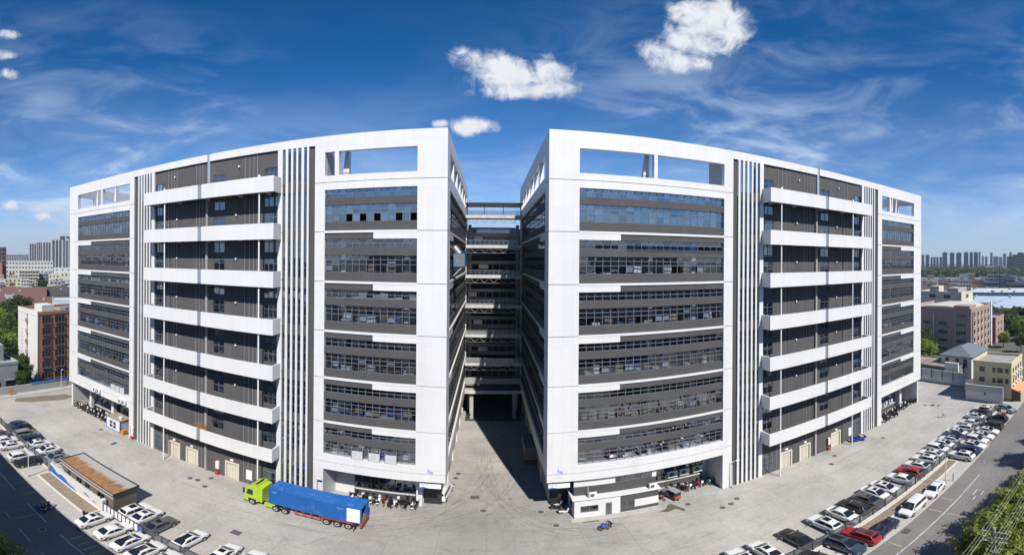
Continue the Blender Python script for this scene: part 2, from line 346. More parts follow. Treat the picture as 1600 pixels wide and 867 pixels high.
def block(P, label):
    s = P['s']; root = thing('factory_block', label, 'building', (0, 0, 0))
    xi, xo = P['xi'], P['xo']; na, nb = P['near']; fa, fb = P['far']
    ra, rb = P['recess']; YB = FY + .70
    def strip(x0, x1, zlist, name='cladding_panel', y1=YB):
        for (z0, z1) in zlist: panel(root, x0, x1, FY, y1, z0, z1, WHITE, name)
    g = .035
    cuts = [TOP] + FLOORS + [7.72, SOF]
    full = [(cuts[i + 1] + g, cuts[i] - g) for i in range(len(cuts) - 1)]; full[0] = (full[0][0], TOP); full[-1] = (SOF, full[-1][1])
    st = [(z0, z1) for z0, z1 in full[:-1]] + [(0.0, 7.72 - g)]
    strip(xi, na, full); strip(fb, xo, full)                                  # corner columns
    strip(nb, P['strip1'], st); strip(fa, P['strip2'], st)                    # slim columns beside the bays reach the ground
    # fins, slot glazing and charcoal pilasters
    for pil, c0, c1, fins in ((P['pil1'], P['strip1'], P['col1'][0], P['fins1']), (P['pil2'], P['strip2'], P['col2'][1], P['fins2'])):
        MB().box(pil[0], pil[1], FY + .25, YB, 0, 51.1).build('pilaster', DARK, root)
        for f0, f1 in fins: MB().box(f0, f1, FY - .02, FY + .16, 0, 51.1).build('fin', WHITE, root)
        lo, hi = min(c0, c1, pil[0], pil[1]), max(c0, c1, pil[0], pil[1])
        edges = sorted([e for f in fins for e in f] + [pil[0], pil[1], c1])
        z0s = min(min(p) for p in fins + [(c1, c1)]); z1s = max(max(p) for p in fins + [(c1, c1)])
        fl = sorted([min(f) for f in fins] + [max(f) for f in fins]); 
        slots = []
        srt = sorted([tuple(sorted(f)) for f in fins] + [tuple(sorted(pil))] + [(c1, c1)])
        for a, b in zip(srt[:-1], srt[1:]):
            if b[0] - a[1] > .15: slots.append((a[1], b[0]))
        for a, b in slots:
            bb = MB(); so = link('slot_window', None, root)
            for k in range(8):
                zt = 51.1 if k == 0 else J0 - FH * (k - 1) - 1.0
                MB().box(a, b, FY + .14, FY + .30, max(0, J0 - FH * k - 1.0), J0 - FH * k + .35).build('spandrel_panel', DARK, so)
                z = J0 - FH * k + .35
                while z < zt - .3:
                    bb.box(a, b, FY + .13, FY + .22, z - .03, z + .03); z += 1.36
            tag(bb.build('transoms', FRAME, so), kind='stuff'); sl = so
            MB().box(a + .01, b - .01, FY + .18, FY + .19, 0, 51.1).build('slot_glass', GLASS, sl)
            MB().box(a, b, FY + 1.5, FY + 1.6, 0, 51.1).build('slot_backing', INNER, sl)
        panel(root, min(srt[0][0], srt[-1][1]), max(srt[0][0], srt[-1][1]), FY, YB, 51.1, TOP, WHITE, 'parapet_beam')
    for c in (P['col1'], P['col2']):
        for z0, z1 in [(J0 + g, TOP)] + [(FLOORS[k + 1] + g, FLOORS[k] - g) for k in range(5)] + [(0, FLOORS[5] - g)]:
            panel(root, c[0], c[1], FY, YB, z0, z1, WHITE)
    # --- balcony section: charcoal wall with windows, doors, pipes; projecting balconies
    wy = FY + .28
    sm = P['seam']
    for x0, x1 in ((ra, sm - s * .25), (sm + s * .25, rb)):
        panel(root, x0, x1, FY, YB, 51.15, TOP, WHITE, 'parapet_beam')
    MB().box(sm - .25, sm + .25, FY + .1, YB, 46.9, TOP - .05).build('expansion_joint_cover', mat('joint_cover_metal', (0.45, 0.50, 0.56), .4, .5), root)
    zc = [51.15] + [J0 - FH * k for k in range(7)] + [0.0]
    wins = P['wins']
    for k in range(8):
        zt, zb = zc[k], zc[k + 1]
        # wall pieces between window columns
        xs = sorted([ra, rb] + [w for p in wins for w in p])
        for i in range(0, len(xs) - 1):
            x0, x1 = xs[i], xs[i + 1]
            iswin = any(abs((x0 + x1) / 2 - (p[0] + p[1]) / 2) < .05 for p in wins)
            if not iswin and k < 7:
                MB().box(x0, x1, wy, wy + .3, zb + .012, zt - .012).build('wall_panel', DARKW, root)
        for p in wins:
            if k == 7: continue
            a, b = min(p), max(p)
            lo0, lo1, hi0, hi1 = zb + .95, zb + 2.85, zb + 3.75, zb + 5.60
            if k == 0: hi0 = hi1 = zt
            MB().box(a, b, wy, wy + .3, zb + .012, lo0).build('wall_panel', DARKW, root)
            MB().box(a, b, wy, wy + .3, lo1, min(hi0, zt) - (0.012 if k == 0 else 0)).build('wall_panel', DARKW, root)
            if k: MB().box(a, b, wy, wy + .3, hi1, zt - .012).build('wall_panel', DARKW, root)
            nc = 3 if b - a > 2.2 else 2
            window_band(root, a, b, [lo0, lo0 + 1.25, lo1], nc, wy + .12, single=(0, 1), bar=.09)
            if k: window_band(root, a, b, [hi0, hi1 - .45, hi1], nc, wy + .12, single=(0,), bar=.09)
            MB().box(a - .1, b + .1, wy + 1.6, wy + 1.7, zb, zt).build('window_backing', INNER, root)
    # hopper windows pushed open above some lower lights
    for k, wi in P['hoppers']:
        a, b = sorted(wins[wi]); zb = zc[k + 1]
        n = 3; w = (b - a) / n
        for i in range(n):
            o = MB().box(a + w * i + .04, a + w * (i + 1) - .04, -.02, .02, -.95, 0).build('open_sash', GLASS, root); o.location = (0, wy - .02, zb + 2.8); o.rotation_euler.x = -R(48)
    # ground storey of the balcony section with cream roller doors
    drs = P['doors']; xs = sorted([ra, rb] + [d for p in drs for d in p])
    for i in range(0, len(xs) - 1, 2):
        MB().box(xs[i], xs[i + 1], wy, wy + .3, 0, zc[7] - .012).build('wall_panel', DARKW, root)
    for p in drs:
        a, b = min(p), max(p)
        MB().box(a, b, wy, wy + .3, 3.25, zc[7] - .012).build('wall_panel', DARKW, root)
        dr = link('door', None, root)
        for i in range(4):
            w = (b - a - .5) / 4; MB().box(a + .25 + w * i + .015, a + .25 + w * (i + 1) - .015, wy + .10, wy + .16, 0.02, 2.95).build('door_leaf', CREAM, dr)
        fm = MB(); fm.box(a, a + .25, wy - .12, wy + .2, 0, 3.25); fm.box(b - .25, b, wy - .12, wy + .2, 0, 3.25); fm.box(a + .25, b - .25, wy - .12, wy + .2, 2.95, 3.25)
        fm.build('door_frame', CREAM, dr)
        MB().box((a + b) / 2 - .25, (a + b) / 2 + .25, wy - .22, wy - .02, 3.55, 3.8).build('door_lamp', flat('lamp_white', (.8, .8, .78)), dr)
    for x0 in P['gwin']:                      # small ground windows and glazed entrances beside the columns
        MB().box(x0, x0 + 2.1, wy - .03, wy, 0.1, 3.6).build('entrance_frame', FRAME, root)
        window_band(root, x0 + .1, x0 + 2.0, [.15, 1.3, 2.4, 3.5], 3, wy - .07, gm=GLASS_D, name='entrance')
    for x in P['pipes']:
        MB().tube((x, wy - .05, 0), (x, wy - .05, 51.1), .022, n=6).build('conduit', PIPE, root)
    mx = P['midpipe']; mt = MB(); mt.box(mx - .2, mx + .2, wy - .35, wy - .01, 0, 46.0).build('pipe_casing', mat('concrete_casing', (.30, .285, .265), .8, var=.2, vscale=1.5, stretch=(1, 1, .1)), root)
    ba, bb = P['balc']
    for k in range(7):
        zb = 45.0 - FH * k; zt = zb + 2.15; bl = MB()
        bl.box(min(ba, bb) + .2, max(ba, bb) - .2, 45.65, wy - .002, zb + .25, zb + .55)
        bal = bl.build('balcony', CONC, root)
        for x0, x1 in ((min(ba, bb), sm - .35), (sm + .35, max(ba, bb))):
            panel(bal, x0, x1, 45.45, 45.65, zb, zt, WHITE, 'parapet')
        MB().box(sm - .35, sm + .35, 45.56, 45.65, zb + .02, zt - .04).build('parapet_joint', mat('joint_cover_metal2', (.33, .36, .40), .4, .4), bal)
        for x0, x1 in ((min(ba, bb), min(ba, bb) + .2), (max(ba, bb) - .2, max(ba, bb))):
            panel(bal, x0, x1, 45.65, FY + .02, zb, zt, WHITE, 'parapet_return')
        for f in (.06, .26, .50, .74, .93):
            x = min(ba, bb) + (max(ba, bb) - min(ba, bb)) * f
            MB().prism([(45.66, zb + .25), (wy - .01, zb + .25), (wy - .01, zb - .15)], 'x', x - .12, x + .12).build('bracket', WHITE, bal)
    for x in P['poles']:
        MB().tube((x, 45.78, 0), (x, 45.78, 45.2), .10, n=8).build('downpipe', flat('pipe_white', (.78, .78, .78), .4), root)
        MB().box(x - .14, x + .14, 45.69, 45.87, 45.9, 47.5).build('downpipe_cap', flat('pipe_white', (.78, .78, .78)), root)
    for x, z in P['lamps']:
        MB().box(x - .10, x + .10, wy - .25, wy, z - .12, z + .12).build('wall_lamp', flat('lamp_white', (.8, .8, .78)), root)
    # --- glazed bays
    for which, (a, b), nc, split in (('near', (na, nb), P['ncol'], P['split1']), ('far', (fa, fb), P['ncol2'], P['split2'])):
        lo, hi = min(a, b), max(a, b); near = which == 'near'
        panel(root, lo, hi, FY, YB, 44.99, J0 - .035, WHITE)
        panel(root, lo, hi, FY, YB, J0 + .035, 46.85, WHITE, 'parapet_beam'); panel(root, lo, hi, FY, YB, 50.05, TOP, WHITE, 'parapet_beam')
        for x0, x1 in P['posts_' + which]: panel(root, x0, x1, FY + .02, YB, 46.85, 50.05, WHITE, 'parapet_post')
        for k, zt in enumerate(FLOORS):
            if k:
                panel(root, lo, hi, FY - .02, YB, zt - .18, zt + .12, WHITE, 'ledge')
                wx = sorted((split, a if P['white_inner_' + which] else b)); dx_ = sorted((split, b if P['white_inner_' + which] else a))
                panel(root, wx[0], wx[1], FY + .01, YB, zt - .95, zt - .18, WHITE)
                panel(root, dx_[0], dx_[1], FY + .12, YB, zt - .95, zt - .18, DARK, 'spandrel_panel')
            npc = 3 if near else 1
            for za, zb in ((zt - 3.0, zt - 2.05),) + (((zt - 6.2, zt - 5.15),) if k < 5 else ()):
                w = (hi - lo) / npc
                for i in range(npc): panel(root, lo + w * i + (.008 if i else 0), lo + w * (i + 1) - (.008 if i < npc - 1 else 0), FY + .14, YB, za, zb, DARK, 'spandrel_panel')
            if k == 5:
                panel(root, lo, hi, FY, YB, 7.72 + .035, zt - 5.15, WHITE); panel(root, lo, hi, FY, YB, SOF, 7.72 - .035, WHITE)
            up = [zt - 2.05, zt - 1.5, zt - .95]; dn = [zt - 5.15, zt - 4.13, zt - 3.55, zt - 3.0]
            tilt = P.get('tilt') if near else None
            skip_up = [(0, c) for c in range(nc)] if (tilt is not None and k == tilt[0]) else []
            if skip_up: skip_up = [(0, c) for c in range(tilt[1], nc)]
            gk = GLASS_T if k == 0 else GLASS_M if k == 1 else GLASS
            window_band(root, lo, hi, up, nc, FY + .38, gm=gk, single=(0, 1) if near and k < P['up_single'] else (), skip=skip_up)
            if skip_up:
                dx = (hi - lo) / nc
                for c in range(tilt[1], nc):
                    o = pane_obj(root, lo + dx * (c + .5), zt - 1.78, dx - .06, .56, FY - .02 - (.1 if c > 15 else 0), GLASS, 'open_sash'); o.rotation_euler.x = -R(38 if c < 16 else 60)
            window_band(root, lo, hi, dn, nc, FY + .38, gm=gk, single=(0,) + ((1, 2) if near and k < P['dn_single'] else ()) if near else (), skip=[(0, c) for c in P['open'].get(k, ())] if near else (), blinds=(.22, .07, .06, .05, .04, .02)[k] if near else 0)
    # --- interiors
    zs = sorted(FLOORS)
    lo, hi = min(nb, xi), max(nb, xi)
    for which, (a, b), yend in (('near', (nb, xi - s * -.45), 90.0), ('far', (fa, xo - s * .5), 66.0)):
        lo, hi = min(a, b), max(a, b)
        for k, zt in enumerate(FLOORS):
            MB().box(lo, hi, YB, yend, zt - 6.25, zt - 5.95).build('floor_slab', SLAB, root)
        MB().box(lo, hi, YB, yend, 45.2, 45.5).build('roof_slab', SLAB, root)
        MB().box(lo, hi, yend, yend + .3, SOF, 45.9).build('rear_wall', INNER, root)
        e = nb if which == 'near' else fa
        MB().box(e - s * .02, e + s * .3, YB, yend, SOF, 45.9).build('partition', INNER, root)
        if which == 'near':
            x0, x1 = sorted((nb, nb - s * (abs(nb - na) * .75)))
            MB().box(x0, x1, 62, 62.2, SOF, 45.2).build('partition', mat('pale_partition', (.36, .37, .38), .7, var=.2, vscale=.4), root)
    for x in P['icols']:
        MB().box(x - .3, x + .3, 49.4, 50.0, SOF, 45.2).build('interior_column', WHITE, root)
    # --- shell
    MB().box(min(xi, xo) + .5, max(xi, xo) - .5, YB + .1, BY, 45.5, 45.75).build('roof', CONC, root)
    MB().box(min(ra, rb) - .3, max(ra, rb) + .3, wy + 1.8, wy + 2.0, 0, 51.1).build('inner_wall', INNER, root)
    MB().box(min(xi, xo), max(xi, xo), BY, BY + .4, 6.4, TOP).build('back_wall', WHITE, root)
    ew = MB(); ex = sorted((xo, xo - s * .5))
    ew.box(ex[0], ex[1], YB, BY, 0, 46.85); ew.box(ex[0], ex[1], YB, BY, 50.05, TOP)
    for y in (YB, 54, 61, 70, 80): ew.box(ex[0], ex[1], y, y + .6, 46.85, 50.05)
    ew.build('end_wall', WHITE, root)
    for x, y in P['butt']:
        m = MB(); m.prism([(x - .55, 47.55), (x + .28, 47.55), (x + .28, 51.9), (x - .02, 51.9)], 'y', y, y + .7); bt = m.build('roof_buttress', WHITE, root)
        MB().box(x - .55, x + .28, y + .04, y + .7, 45.7, 47.55).build('buttress_foot', mat('plant_room_grey', (.42, .42, .43)), bt)
    for x0, x1, y0, y1, z0, z1 in P['roofboxes']: MB().box(x0, x1, y0, y1, z0, z1).build('stair_head', mat('plant_room_grey', (.42, .42, .43), .7, var=.08, vscale=.6), root)
    side_face(root, s, xi)
    # soffit of the cantilever
    for a, b in ((xi, nb), (fa, xo)):
        MB().box(min(a, b), max(a, b), YB, 53.2, SOF, SOF + .3).build('soffit', WHITE, root)
    MB().box(min(xi, na), max(xi, na), FY + .7, 53.2, SOF + .3, SOF + .32).build('soffit_lining', WHITE, root)
    return root

LB = dict(s=-1, xi=-4.93, xo=-80.66, near=(-8.56, -20.5), strip1=-21.9, pil1=(-22.79, -21.9), fins1=[(-23.05, -22.79), (-23.88, -23.5), (-24.65, -24.37), (-25.42, -25.12), (-26.24, -25.88)],
          col1=(-26.73, -27.46), recess=(-27.46, -51.86), col2=(-51.86, -52.61), fins2=[(-53.25, -52.95), (-54.0, -53.7), (-54.75, -54.45), (-55.5, -55.2), (-56.25, -55.95)], pil2=(-57.39, -56.55), strip2=-57.39, far=(-58.66, -77.1),
          seam=-39.7, wins=[(-51.78, -49.45), (-38.8, -36.71), (-29.8, -27.5)], hoppers=[(6, 1), (6, 2), (5, 2), (2, 0), (3, 1)], doors=[(-48.21, -45.59), (-44.25, -41.65), (-36.29, -33.76)], gwin=[-51.6, -29.7],
          pipes=[-48.6, -47.9, -47.2, -46.6, -42.3, -41.6, -41.0, -33.0, -32.2, -31.5, -30.9], midpipe=-39.95, balc=(-26.9, -52.17), poles=[-47.5, -29.34],
          lamps=[(-46.5, 46.0 - 3.6), (-34.5, 46 - 3.6), (-47, 49.6), (-34, 49.6), (-46.5, 46 - 10), (-34.5, 46 - 10), (-46.5, 46 - 16.4), (-34.5, 46 - 16.4), (-46.5, 46 - 22.8), (-34.5, 46 - 22.8), (-46.5, 46 - 29), (-34.5, 46 - 29)],
          ncol=13, ncol2=20, split1=-14.01, split2=-71.8, white_inner_near=True, white_inner_far=False, posts_near=[(-19.17, -18.6)], posts_far=[(-68.16, -67.59)], up_single=2, dn_single=6,
          open={0: (3, 5, 7, 10, 12)}, icols=[-18.6, -10.2, -70, -62], butt=[(-18.15, 49.3), (-60.2, 51), (-69.2, 52), (-77.5, 53)], roofboxes=[(-21.3, -20.48, 48.21, 50.9, 45.7, 52.1), (-68, -60, 66, 70, 45.7, 49.5)])
RB = dict(s=1, xi=7.08, xo=86.92, near=(10.81, 31.3), strip1=32.83, pil1=(32.83, 33.74), fins1=[(33.74, 34.08), (34.54, 34.88), (35.31, 35.67), (36.12, 36.44), (36.92, 37.22)],
          col1=(37.71, 38.42), recess=(38.42, 62.9), col2=(62.9, 63.63), fins2=[(64.0, 64.3), (64.75, 65.05), (65.5, 65.8), (66.25, 66.55), (67.0, 67.3)], pil2=(67.64, 68.42), strip2=68.42, far=(69.9, 83.43),
          seam=50.55, wins=[(38.48, 40.6), (51.4, 53.58), (60.37, 62.85)], hoppers=[(5, 1), (1, 2), (3, 1), (5, 2)], doors=[(42.24, 44.79), (46.43, 49.05), (54.28, 56.95)], gwin=[38.6, 60.5],
          pipes=[41.5, 42.4, 43.2, 44.0, 47.3, 48.0, 48.7, 57.0, 57.8, 58.6], midpipe=50.1, balc=(38.14, 63.34), poles=[40.55, 57.9],
          lamps=[(45.5, 46.0 - 3.6), (55.5, 46 - 3.6), (46, 49.6), (56, 49.6), (45.5, 46 - 10), (55.5, 46 - 10), (45.5, 46 - 16.4), (55.5, 46 - 16.4), (45.5, 46 - 22.8), (55.5, 46 - 22.8), (45.5, 46 - 29), (55.5, 46 - 29)],
          ncol=20, ncol2=15, split1=16.1, split2=77.6, white_inner_near=True, white_inner_far=False, posts_near=[(20.57, 21.06)], posts_far=[(72.84, 73.35)], up_single=0, dn_single=4,
          open={1: (2, 5, 7, 12, 13, 15), 2: (1, 7, 12)}, tilt=(1, 6), icols=[20.9, 27.5, 76, 72], butt=[(20.3, 49.3), (80.8, 52), (84.2, 53)], roofboxes=[(31.28, 32.0, 48.21, 51.7, 45.7, 52.1), (73, 80, 66, 70, 45.7, 49.5)])
left_block = block(LB, 'white and charcoal factory block with three beside its corner, guardhouse in front')
right_block = block(RB, 'white and charcoal factory block with five beside its corner, long parking row in front')

# lettering and sign boards at the lane corners
def text(s, size, m, parent, loc, rx=R(90), rz=0, name='lettering', ext=.01):
    c = bpy.data.curves.new(name, 'FONT'); c.body = s; c.size = size; c.extrude = ext; c.align_x = 'CENTER'; c.align_y = 'CENTER'
    c.materials.append(m); tmp = bpy.data.objects.new(name, c); COL.objects.link(tmp); bpy.context.view_layer.update()
    me = bpy.data.meshes.new_from_object(tmp.evaluated_get(bpy.context.evaluated_depsgraph_get())); bpy.data.objects.remove(tmp)
    o = bpy.data.objects.new(name, me); COL.objects.link(o); o.location = loc; o.rotation_euler = (rx, 0, rz)
    if parent: o.parent = parent
    return o
PALE = flat('number_plate_pale', (.62, .66, .78), .5)
for root, x, d in ((left_block, XW(673.5, FY), '3'), (right_block, XW(876.5, FY), '5')):
    pl = MB().box(x - .42, x + .42, FY - .03, FY, 7.82, 8.62).build('number_plate', PALE if d == '5' else WHITE, root)
    text(d, .85, BLUE, pl, (x - .12, FY - .04, 8.25)); text('栋', .42, BLUE, pl, (x + .25, FY - .04, 8.02))
INK = flat('sign_ink', (.03, .03, .035), .6)
for root, x0, x1, lab in ((left_block, -8.1, -5.5, 'white entrance sign board with blue wave under the block marked three'), (right_block, 7.35, 9.98, 'white entrance sign board with blue wave under the block marked five')):
    t = thing('entrance_sign', lab, 'sign', (x0, 48.0, 5.15), 0, 'signs over the lane-side entrances')
    w = x1 - x0; MB().box(0, w, 0, .12, 0, .82).build('board', flat('sign_white', (.80, .81, .82), .4), t)
    bw = MB(); pts = [(.04, .03), (1.1, .03), (.95, .10), (.75, .12), (.55, .20), (.4, .24), (.2, .14), (.04, .12)]; bw.prism(pts, 'y', -.012, 0); bw.build('wave_mark', BLUE, t)
    lm = MB()
    for i in range(4):                       # small dark characters, too small to read
        x = .2 + i * .24
        lm.box(x, x + .15, -.012, 0, .60, .63); lm.box(x + .06, x + .09, -.012, 0, .42, .60); lm.box(x + .01, x + .14, -.012, 0, .50, .53); lm.box(x, x + .03, -.012, 0, .42, .50)
    for i in range(7): lm.box(1.2 + i * .18, 1.3 + i * .18, -.012, 0, .48, .51); lm.box(1.2 + i * .18, 1.28 + i * .18, -.012, 0, .55, .57)
    tag(lm.build('lettering', INK, t), kind='stuff')
    MB().box(.2, .26, .12, .5, .5, SOF - 5.15).build('hanger', STEEL, t); MB().box(w - .3, w - .24, .12, .5, .5, SOF - 5.15).build('hanger', STEEL, t)
# ------------------------------------------------------------------ link bridges and ramps between the blocks
XA, XB = -4.93, 7.08
FLN = ['top', 'second', 'third', 'fourth', 'fifth', 'sixth', 'lowest']
RAILG = glass_mat('rail_mesh', (.72, .75, .78), .10, .2)
for k in range(7):
    z = 45.4 - FH * k if k < 6 else 7.0
    lab = ('roofed top link bridge with glass rail between the two blocks' if k == 0 else 'lowest concrete link beam over the lane between the blocks' if k == 6
           else '%s link bridge from the top, with railing and truss between the blocks' % ORD[k])
    t = thing('link_bridge', lab, 'bridge', (0, 0, 0), 0, 'link bridges between the blocks')
    ya = 85.6
    MB().box(XA, XB, ya, 91, z - .35, z).build('deck', CONC, t)
    MB().box(XA, XB, ya - .12, ya, z - .55, z + .12).build('edge_beam', mat('pale_concrete', (.52, .52, .51), .7, var=.15, vscale=.7, dirt=((.25, .25, .25), 1.2, .5, .75, .6)), t)
    if k < 6:
        MB().box(XA + .3, XB - .3, ya - .04, ya - .02, z + .15, z + 1.05).build('rail_panel', RAILG, t)
        r = MB(); r.box(XA, XB, ya - .09, ya - .02, z + 1.06, z + 1.13)
        for i in range(13): x = XA + .1 + (XB - XA - .2) * i / 12; r.box(x - .03, x + .03, ya - .10, ya - .045, z, z + 1.06)
        r.build('railing', STEEL, t)
        tr = MB(); zt, zb = z - .6, z - 1.55
        tr.box(XA, XB, ya + .05, ya + .17, zb - .08, zb); tr.box(XA, XB, ya + .05, ya + .17, zt - .05, zt + .05)
        n = 12
        for i in range(n):
            x0 = XA + (XB - XA) * i / n; x1 = XA + (XB - XA) * (i + 1) / n
            a, b = (zt, zb) if i % 2 else (zb, zt)
            tr.tube((x0, ya + .11, a), (x1, ya + .11, b), .05, n=6)
        tr.build('truss', STEEL, t)
        if k:
            MB().prism([(XA + .4, z - 3.9), (XB - .4, z - 4.35), (XB - .4, z - 2.35), (XA + .4, z - 1.6)], 'y', 93.2, 93.5).build('ramp_wall', DARKW, t)
            MB().box(XA, XB, 92.2, 92.9, z + 2.35, z + 3.1).build('ramp_beam', CONC, t)
            MB().box(XA + .3 + (k % 3) * 1.2, XA + 2.2 + (k % 3) * 1.3, 92.0, 92.19, z + 1.3, z + 2.3).build('wall_unit', WHITE, t)
        if k == 0:
            MB().box(XA - .1, XB + .1, ya - .5, 91, z + 2.45, z + 2.75).build('canopy', FRAME_D, t)
            for x in (XA + .3, -1, 3, XB - .3): MB().box(x - .07, x + .07, ya - .1, ya + .04, z + .1, z + 2.45).build('canopy_post', FRAME_D, t)
            MB().box(XA, XB, 95, 95.4, 38.2, 43.6).build('back_panel', WHITE, t); MB().box(XA + 2, XB - 2, 94.9, 94.98, 42.3, 43.2).build('back_window', GLASS, t)
    else:
        MB().box(XA, XB, 86.6, 87.4, z + 1.4, z + 2.7).build('ramp_beam', mat('mid_concrete', (.34, .34, .34), .8, var=.2, vscale=.8), t)
t = thing('ramp_tower', 'dark ramp structure closing the lane behind the link bridges', 'ramp')
MB().box(XA - 4, XB + 4, 108, 108.5, 0, 43).build('back_wall', DARK, t); MB().box(XA - 4.4, XA - 4, 92.5, 108, 0, 43).build('side_wall', DARK, t); MB().box(XB + 4, XB + 4.4, 92.5, 108, 0, 43).build('side_wall', DARK, t); MB().box(XA - 4.4, XB + 4.4, 96, 108.5, 43, 43.3).build('roof', CONC, t)  # side walls are unseen, added to keep skylight from leaking into the lane
for k in range(6):
    z_ = 42.2 - FH * k; MB().box(XA - 3.9, XB + 3.9, 97.0, 97.2, z_ - 3.9 if k < 5 else z_ - 3.0, z_ - .42).build('infill_wall', DARK, t); MB().box(XA + .2, XB - .2, 93.7, 93.9, z_ - 3.2, z_ - 2.2).build('ramp_parapet', mat('mid_concrete', (.34, .34, .34)), t)
    for q in range(7): MB().box(XA + 1 + q * 1.6, XA + 1.08 + q * 1.6, 92.9, 93.0, z_ - 2.2, z_ - .5).build('ramp_baluster', STEEL, t)
for k in range(6): MB().box(XA - 2, XB + 2, 93.6, 108, 42.2 - FH * k - .4, 42.2 - FH * k).build('ramp_slab', CONC, t)
for x in (XA + .2, XB - .9): MB().box(x, x + .7, 92.3, 93.0, 0, 44).build('column', CONC, t)
for x in (XA + 1.0, XB - 1.8): MB().box(x, x + .8, 86.4, 87.2, 0, 6.6).build('column', CONC, t)

# ------------------------------------------------------------------ ground sheets
def sheet(name, x0, x1, y0, y1, z, m, nx=1):
    return struct(MB().face([(x0, y0, z), (x1, y0, z), (x1, y1, z), (x0, y1, z)]).build(name, m))
def ground_mat(name, col, joints=None, stain=(.30, .29, .27), streak=.5, wet=None, rough=.85, fine=.10, big=.16, worn=None):
    m = bpy.data.materials.new(name); m.use_nodes = True; nt = m.node_tree; p = nt.nodes['Principled BSDF']; p.inputs['Roughness'].default_value = rough
    p.inputs['Specular IOR Level'].default_value = .25
    N, L = nt.nodes, nt.links
    geo = N.new('ShaderNodeNewGeometry'); pos = geo.outputs['Position']
    def noise(scale, det=8, ro=.6, sc3=None, dist=0):
        n = N.new('ShaderNodeTexNoise'); n.inputs['Scale'].default_value = scale; n.inputs['Detail'].default_value = det; n.inputs['Roughness'].default_value = ro; n.inputs['Distortion'].default_value = dist
        if sc3:
            mp = N.new('ShaderNodeMapping'); mp.inputs['Scale'].default_value = sc3[0]; mp.inputs['Rotation'].default_value = sc3[1]; L.new(pos, mp.inputs[0]); L.new(mp.outputs[0], n.inputs['Vector'])
        else: L.new(pos, n.inputs['Vector'])
        return n.outputs[0]
    def rng(v, a, b, c, d):
        n = N.new('ShaderNodeMapRange'); L.new(v, n.inputs[0])
        for i, x in enumerate((a, b, c, d)): n.inputs[i + 1].default_value = x
        return n.outputs[0]
    def mixc(fac, a, b, mode='MIX'):
        n = N.new('ShaderNodeMix'); n.data_type = 'RGBA'; n.blend_type = mode
        if isinstance(fac, float): n.inputs[0].default_value = fac
        else: L.new(fac, n.inputs[0])
        for i, v in ((6, a), (7, b)):
            if isinstance(v, tuple): n.inputs[i].default_value = (*v, 1)
            else: L.new(v, n.inputs[i])
        return n.outputs[2]
    c = mixc(1.0, col, rng(noise(.12, 6), .3, .7, 1 - big, 1 + big), 'MULTIPLY')
    c = mixc(1.0, c, rng(noise(2.5, 6, .7), .3, .7, 1 - fine, 1 + fine), 'MULTIPLY')
    c = mixc(rng(noise(.33, 9, .7, None, .5), .54, .74, 0.0, streak), c, stain)
    c = mixc(rng(noise(.5, 8, .68, ((.10, 1.0, 1), (0, 0, R(6)))), .55, .72, 0.0, streak * .8), c, tuple(min(1, x * .74) for x in col))
    c = mixc(rng(noise(.6, 8, .7, ((1.0, .16, 1), (0, 0, R(-12)))), .58, .74, 0.0, streak * .5), c, tuple(min(1, x * 1.25) for x in col))
    c = mixc(rng(noise(1.6, 7, .7), .66, .76, 0.0, streak * .7), c, stain)
    if worn:                                  # tyre-blackened turning area round (x, y)
        sb = N.new('ShaderNodeVectorMath'); sb.operation = 'DISTANCE'; L.new(pos, sb.inputs[0]); sb.inputs[1].default_value = (worn[0], worn[1], 0)
        ad = N.new('ShaderNodeMath'); ad.operation = 'MULTIPLY_ADD'; L.new(noise(.14, 6, .65), ad.inputs[0]); ad.inputs[1].default_value = 26; L.new(sb.outputs['Value'], ad.inputs[2])
        c = mixc(1.0, c, rng(ad.outputs[0], worn[2] + 13, worn[3] + 13, worn[4], 1.0), 'MULTIPLY')
    if joints:
        br = N.new('ShaderNodeTexBrick'); L.new(pos, br.inputs['Vector']); br.offset = 0; br.inputs['Scale'].default_value = 1.0
        br.inputs['Brick Width'].default_value = joints[0]; br.inputs['Row Height'].default_value = joints[1]; br.inputs['Mortar Size'].default_value = joints[2]; br.inputs['Mortar Smooth'].default_value = .4; br.inputs['Bias'].default_value = 0
        br.inputs['Color1'].default_value = (1, 1, 1, 1); br.inputs['Color2'].default_value = (.94, .94, .95, 1); br.inputs['Mortar'].default_value = (.72, .715, .71, 1)
        c = mixc(1.0, c, br.outputs[0], 'MULTIPLY')
    L.new(c, p.inputs['Base Color'])
    bp = N.new('ShaderNodeBump'); bp.inputs['Strength'].default_value = .15; bp.inputs['Distance'].default_value = .02; L.new(noise(9, 4), bp.inputs['Height']); L.new(bp.outputs[0], p.inputs['Normal'])
    MATS[name] = m; return m
YARD = ground_mat('yard_concrete', (.385, .370, .340), (5.2, 4.1, .03), (.235, .226, .208), .7, fine=.12, big=.18, worn=(1, 46, 6, 26, .76))
PAVE = ground_mat('pavement_concrete', (.42, .40, .36), (4.0, 5.0, .04), (.34, .32, .29), .4)
ROAD = ground_mat('dusty_asphalt', (.18, .172, .164), None, (.13, .125, .12), .7, fine=.15)
EARTH = ground_mat('town_ground', (.11, .11, .10), None, (.10, .13, .07), .8)
sheet('ground', -4500, 4500, -3000, 6000, -.06, EARTH)
sheet('yard', -93.8, 104, 28.75, 112, -.01, YARD)
sheet('pavement', -140, 140, 24.12, 28.75, .04, PAVE)
sheet('road', -400, 400, 9.0, 24.0, -.004, ROAD)
sheet('far_pavement', -400, 400, 4.0, 8.85, .10, PAVE)
KERB = mat('kerb_stone', (.45, .44, .42), .8, var=.15, vscale=2)
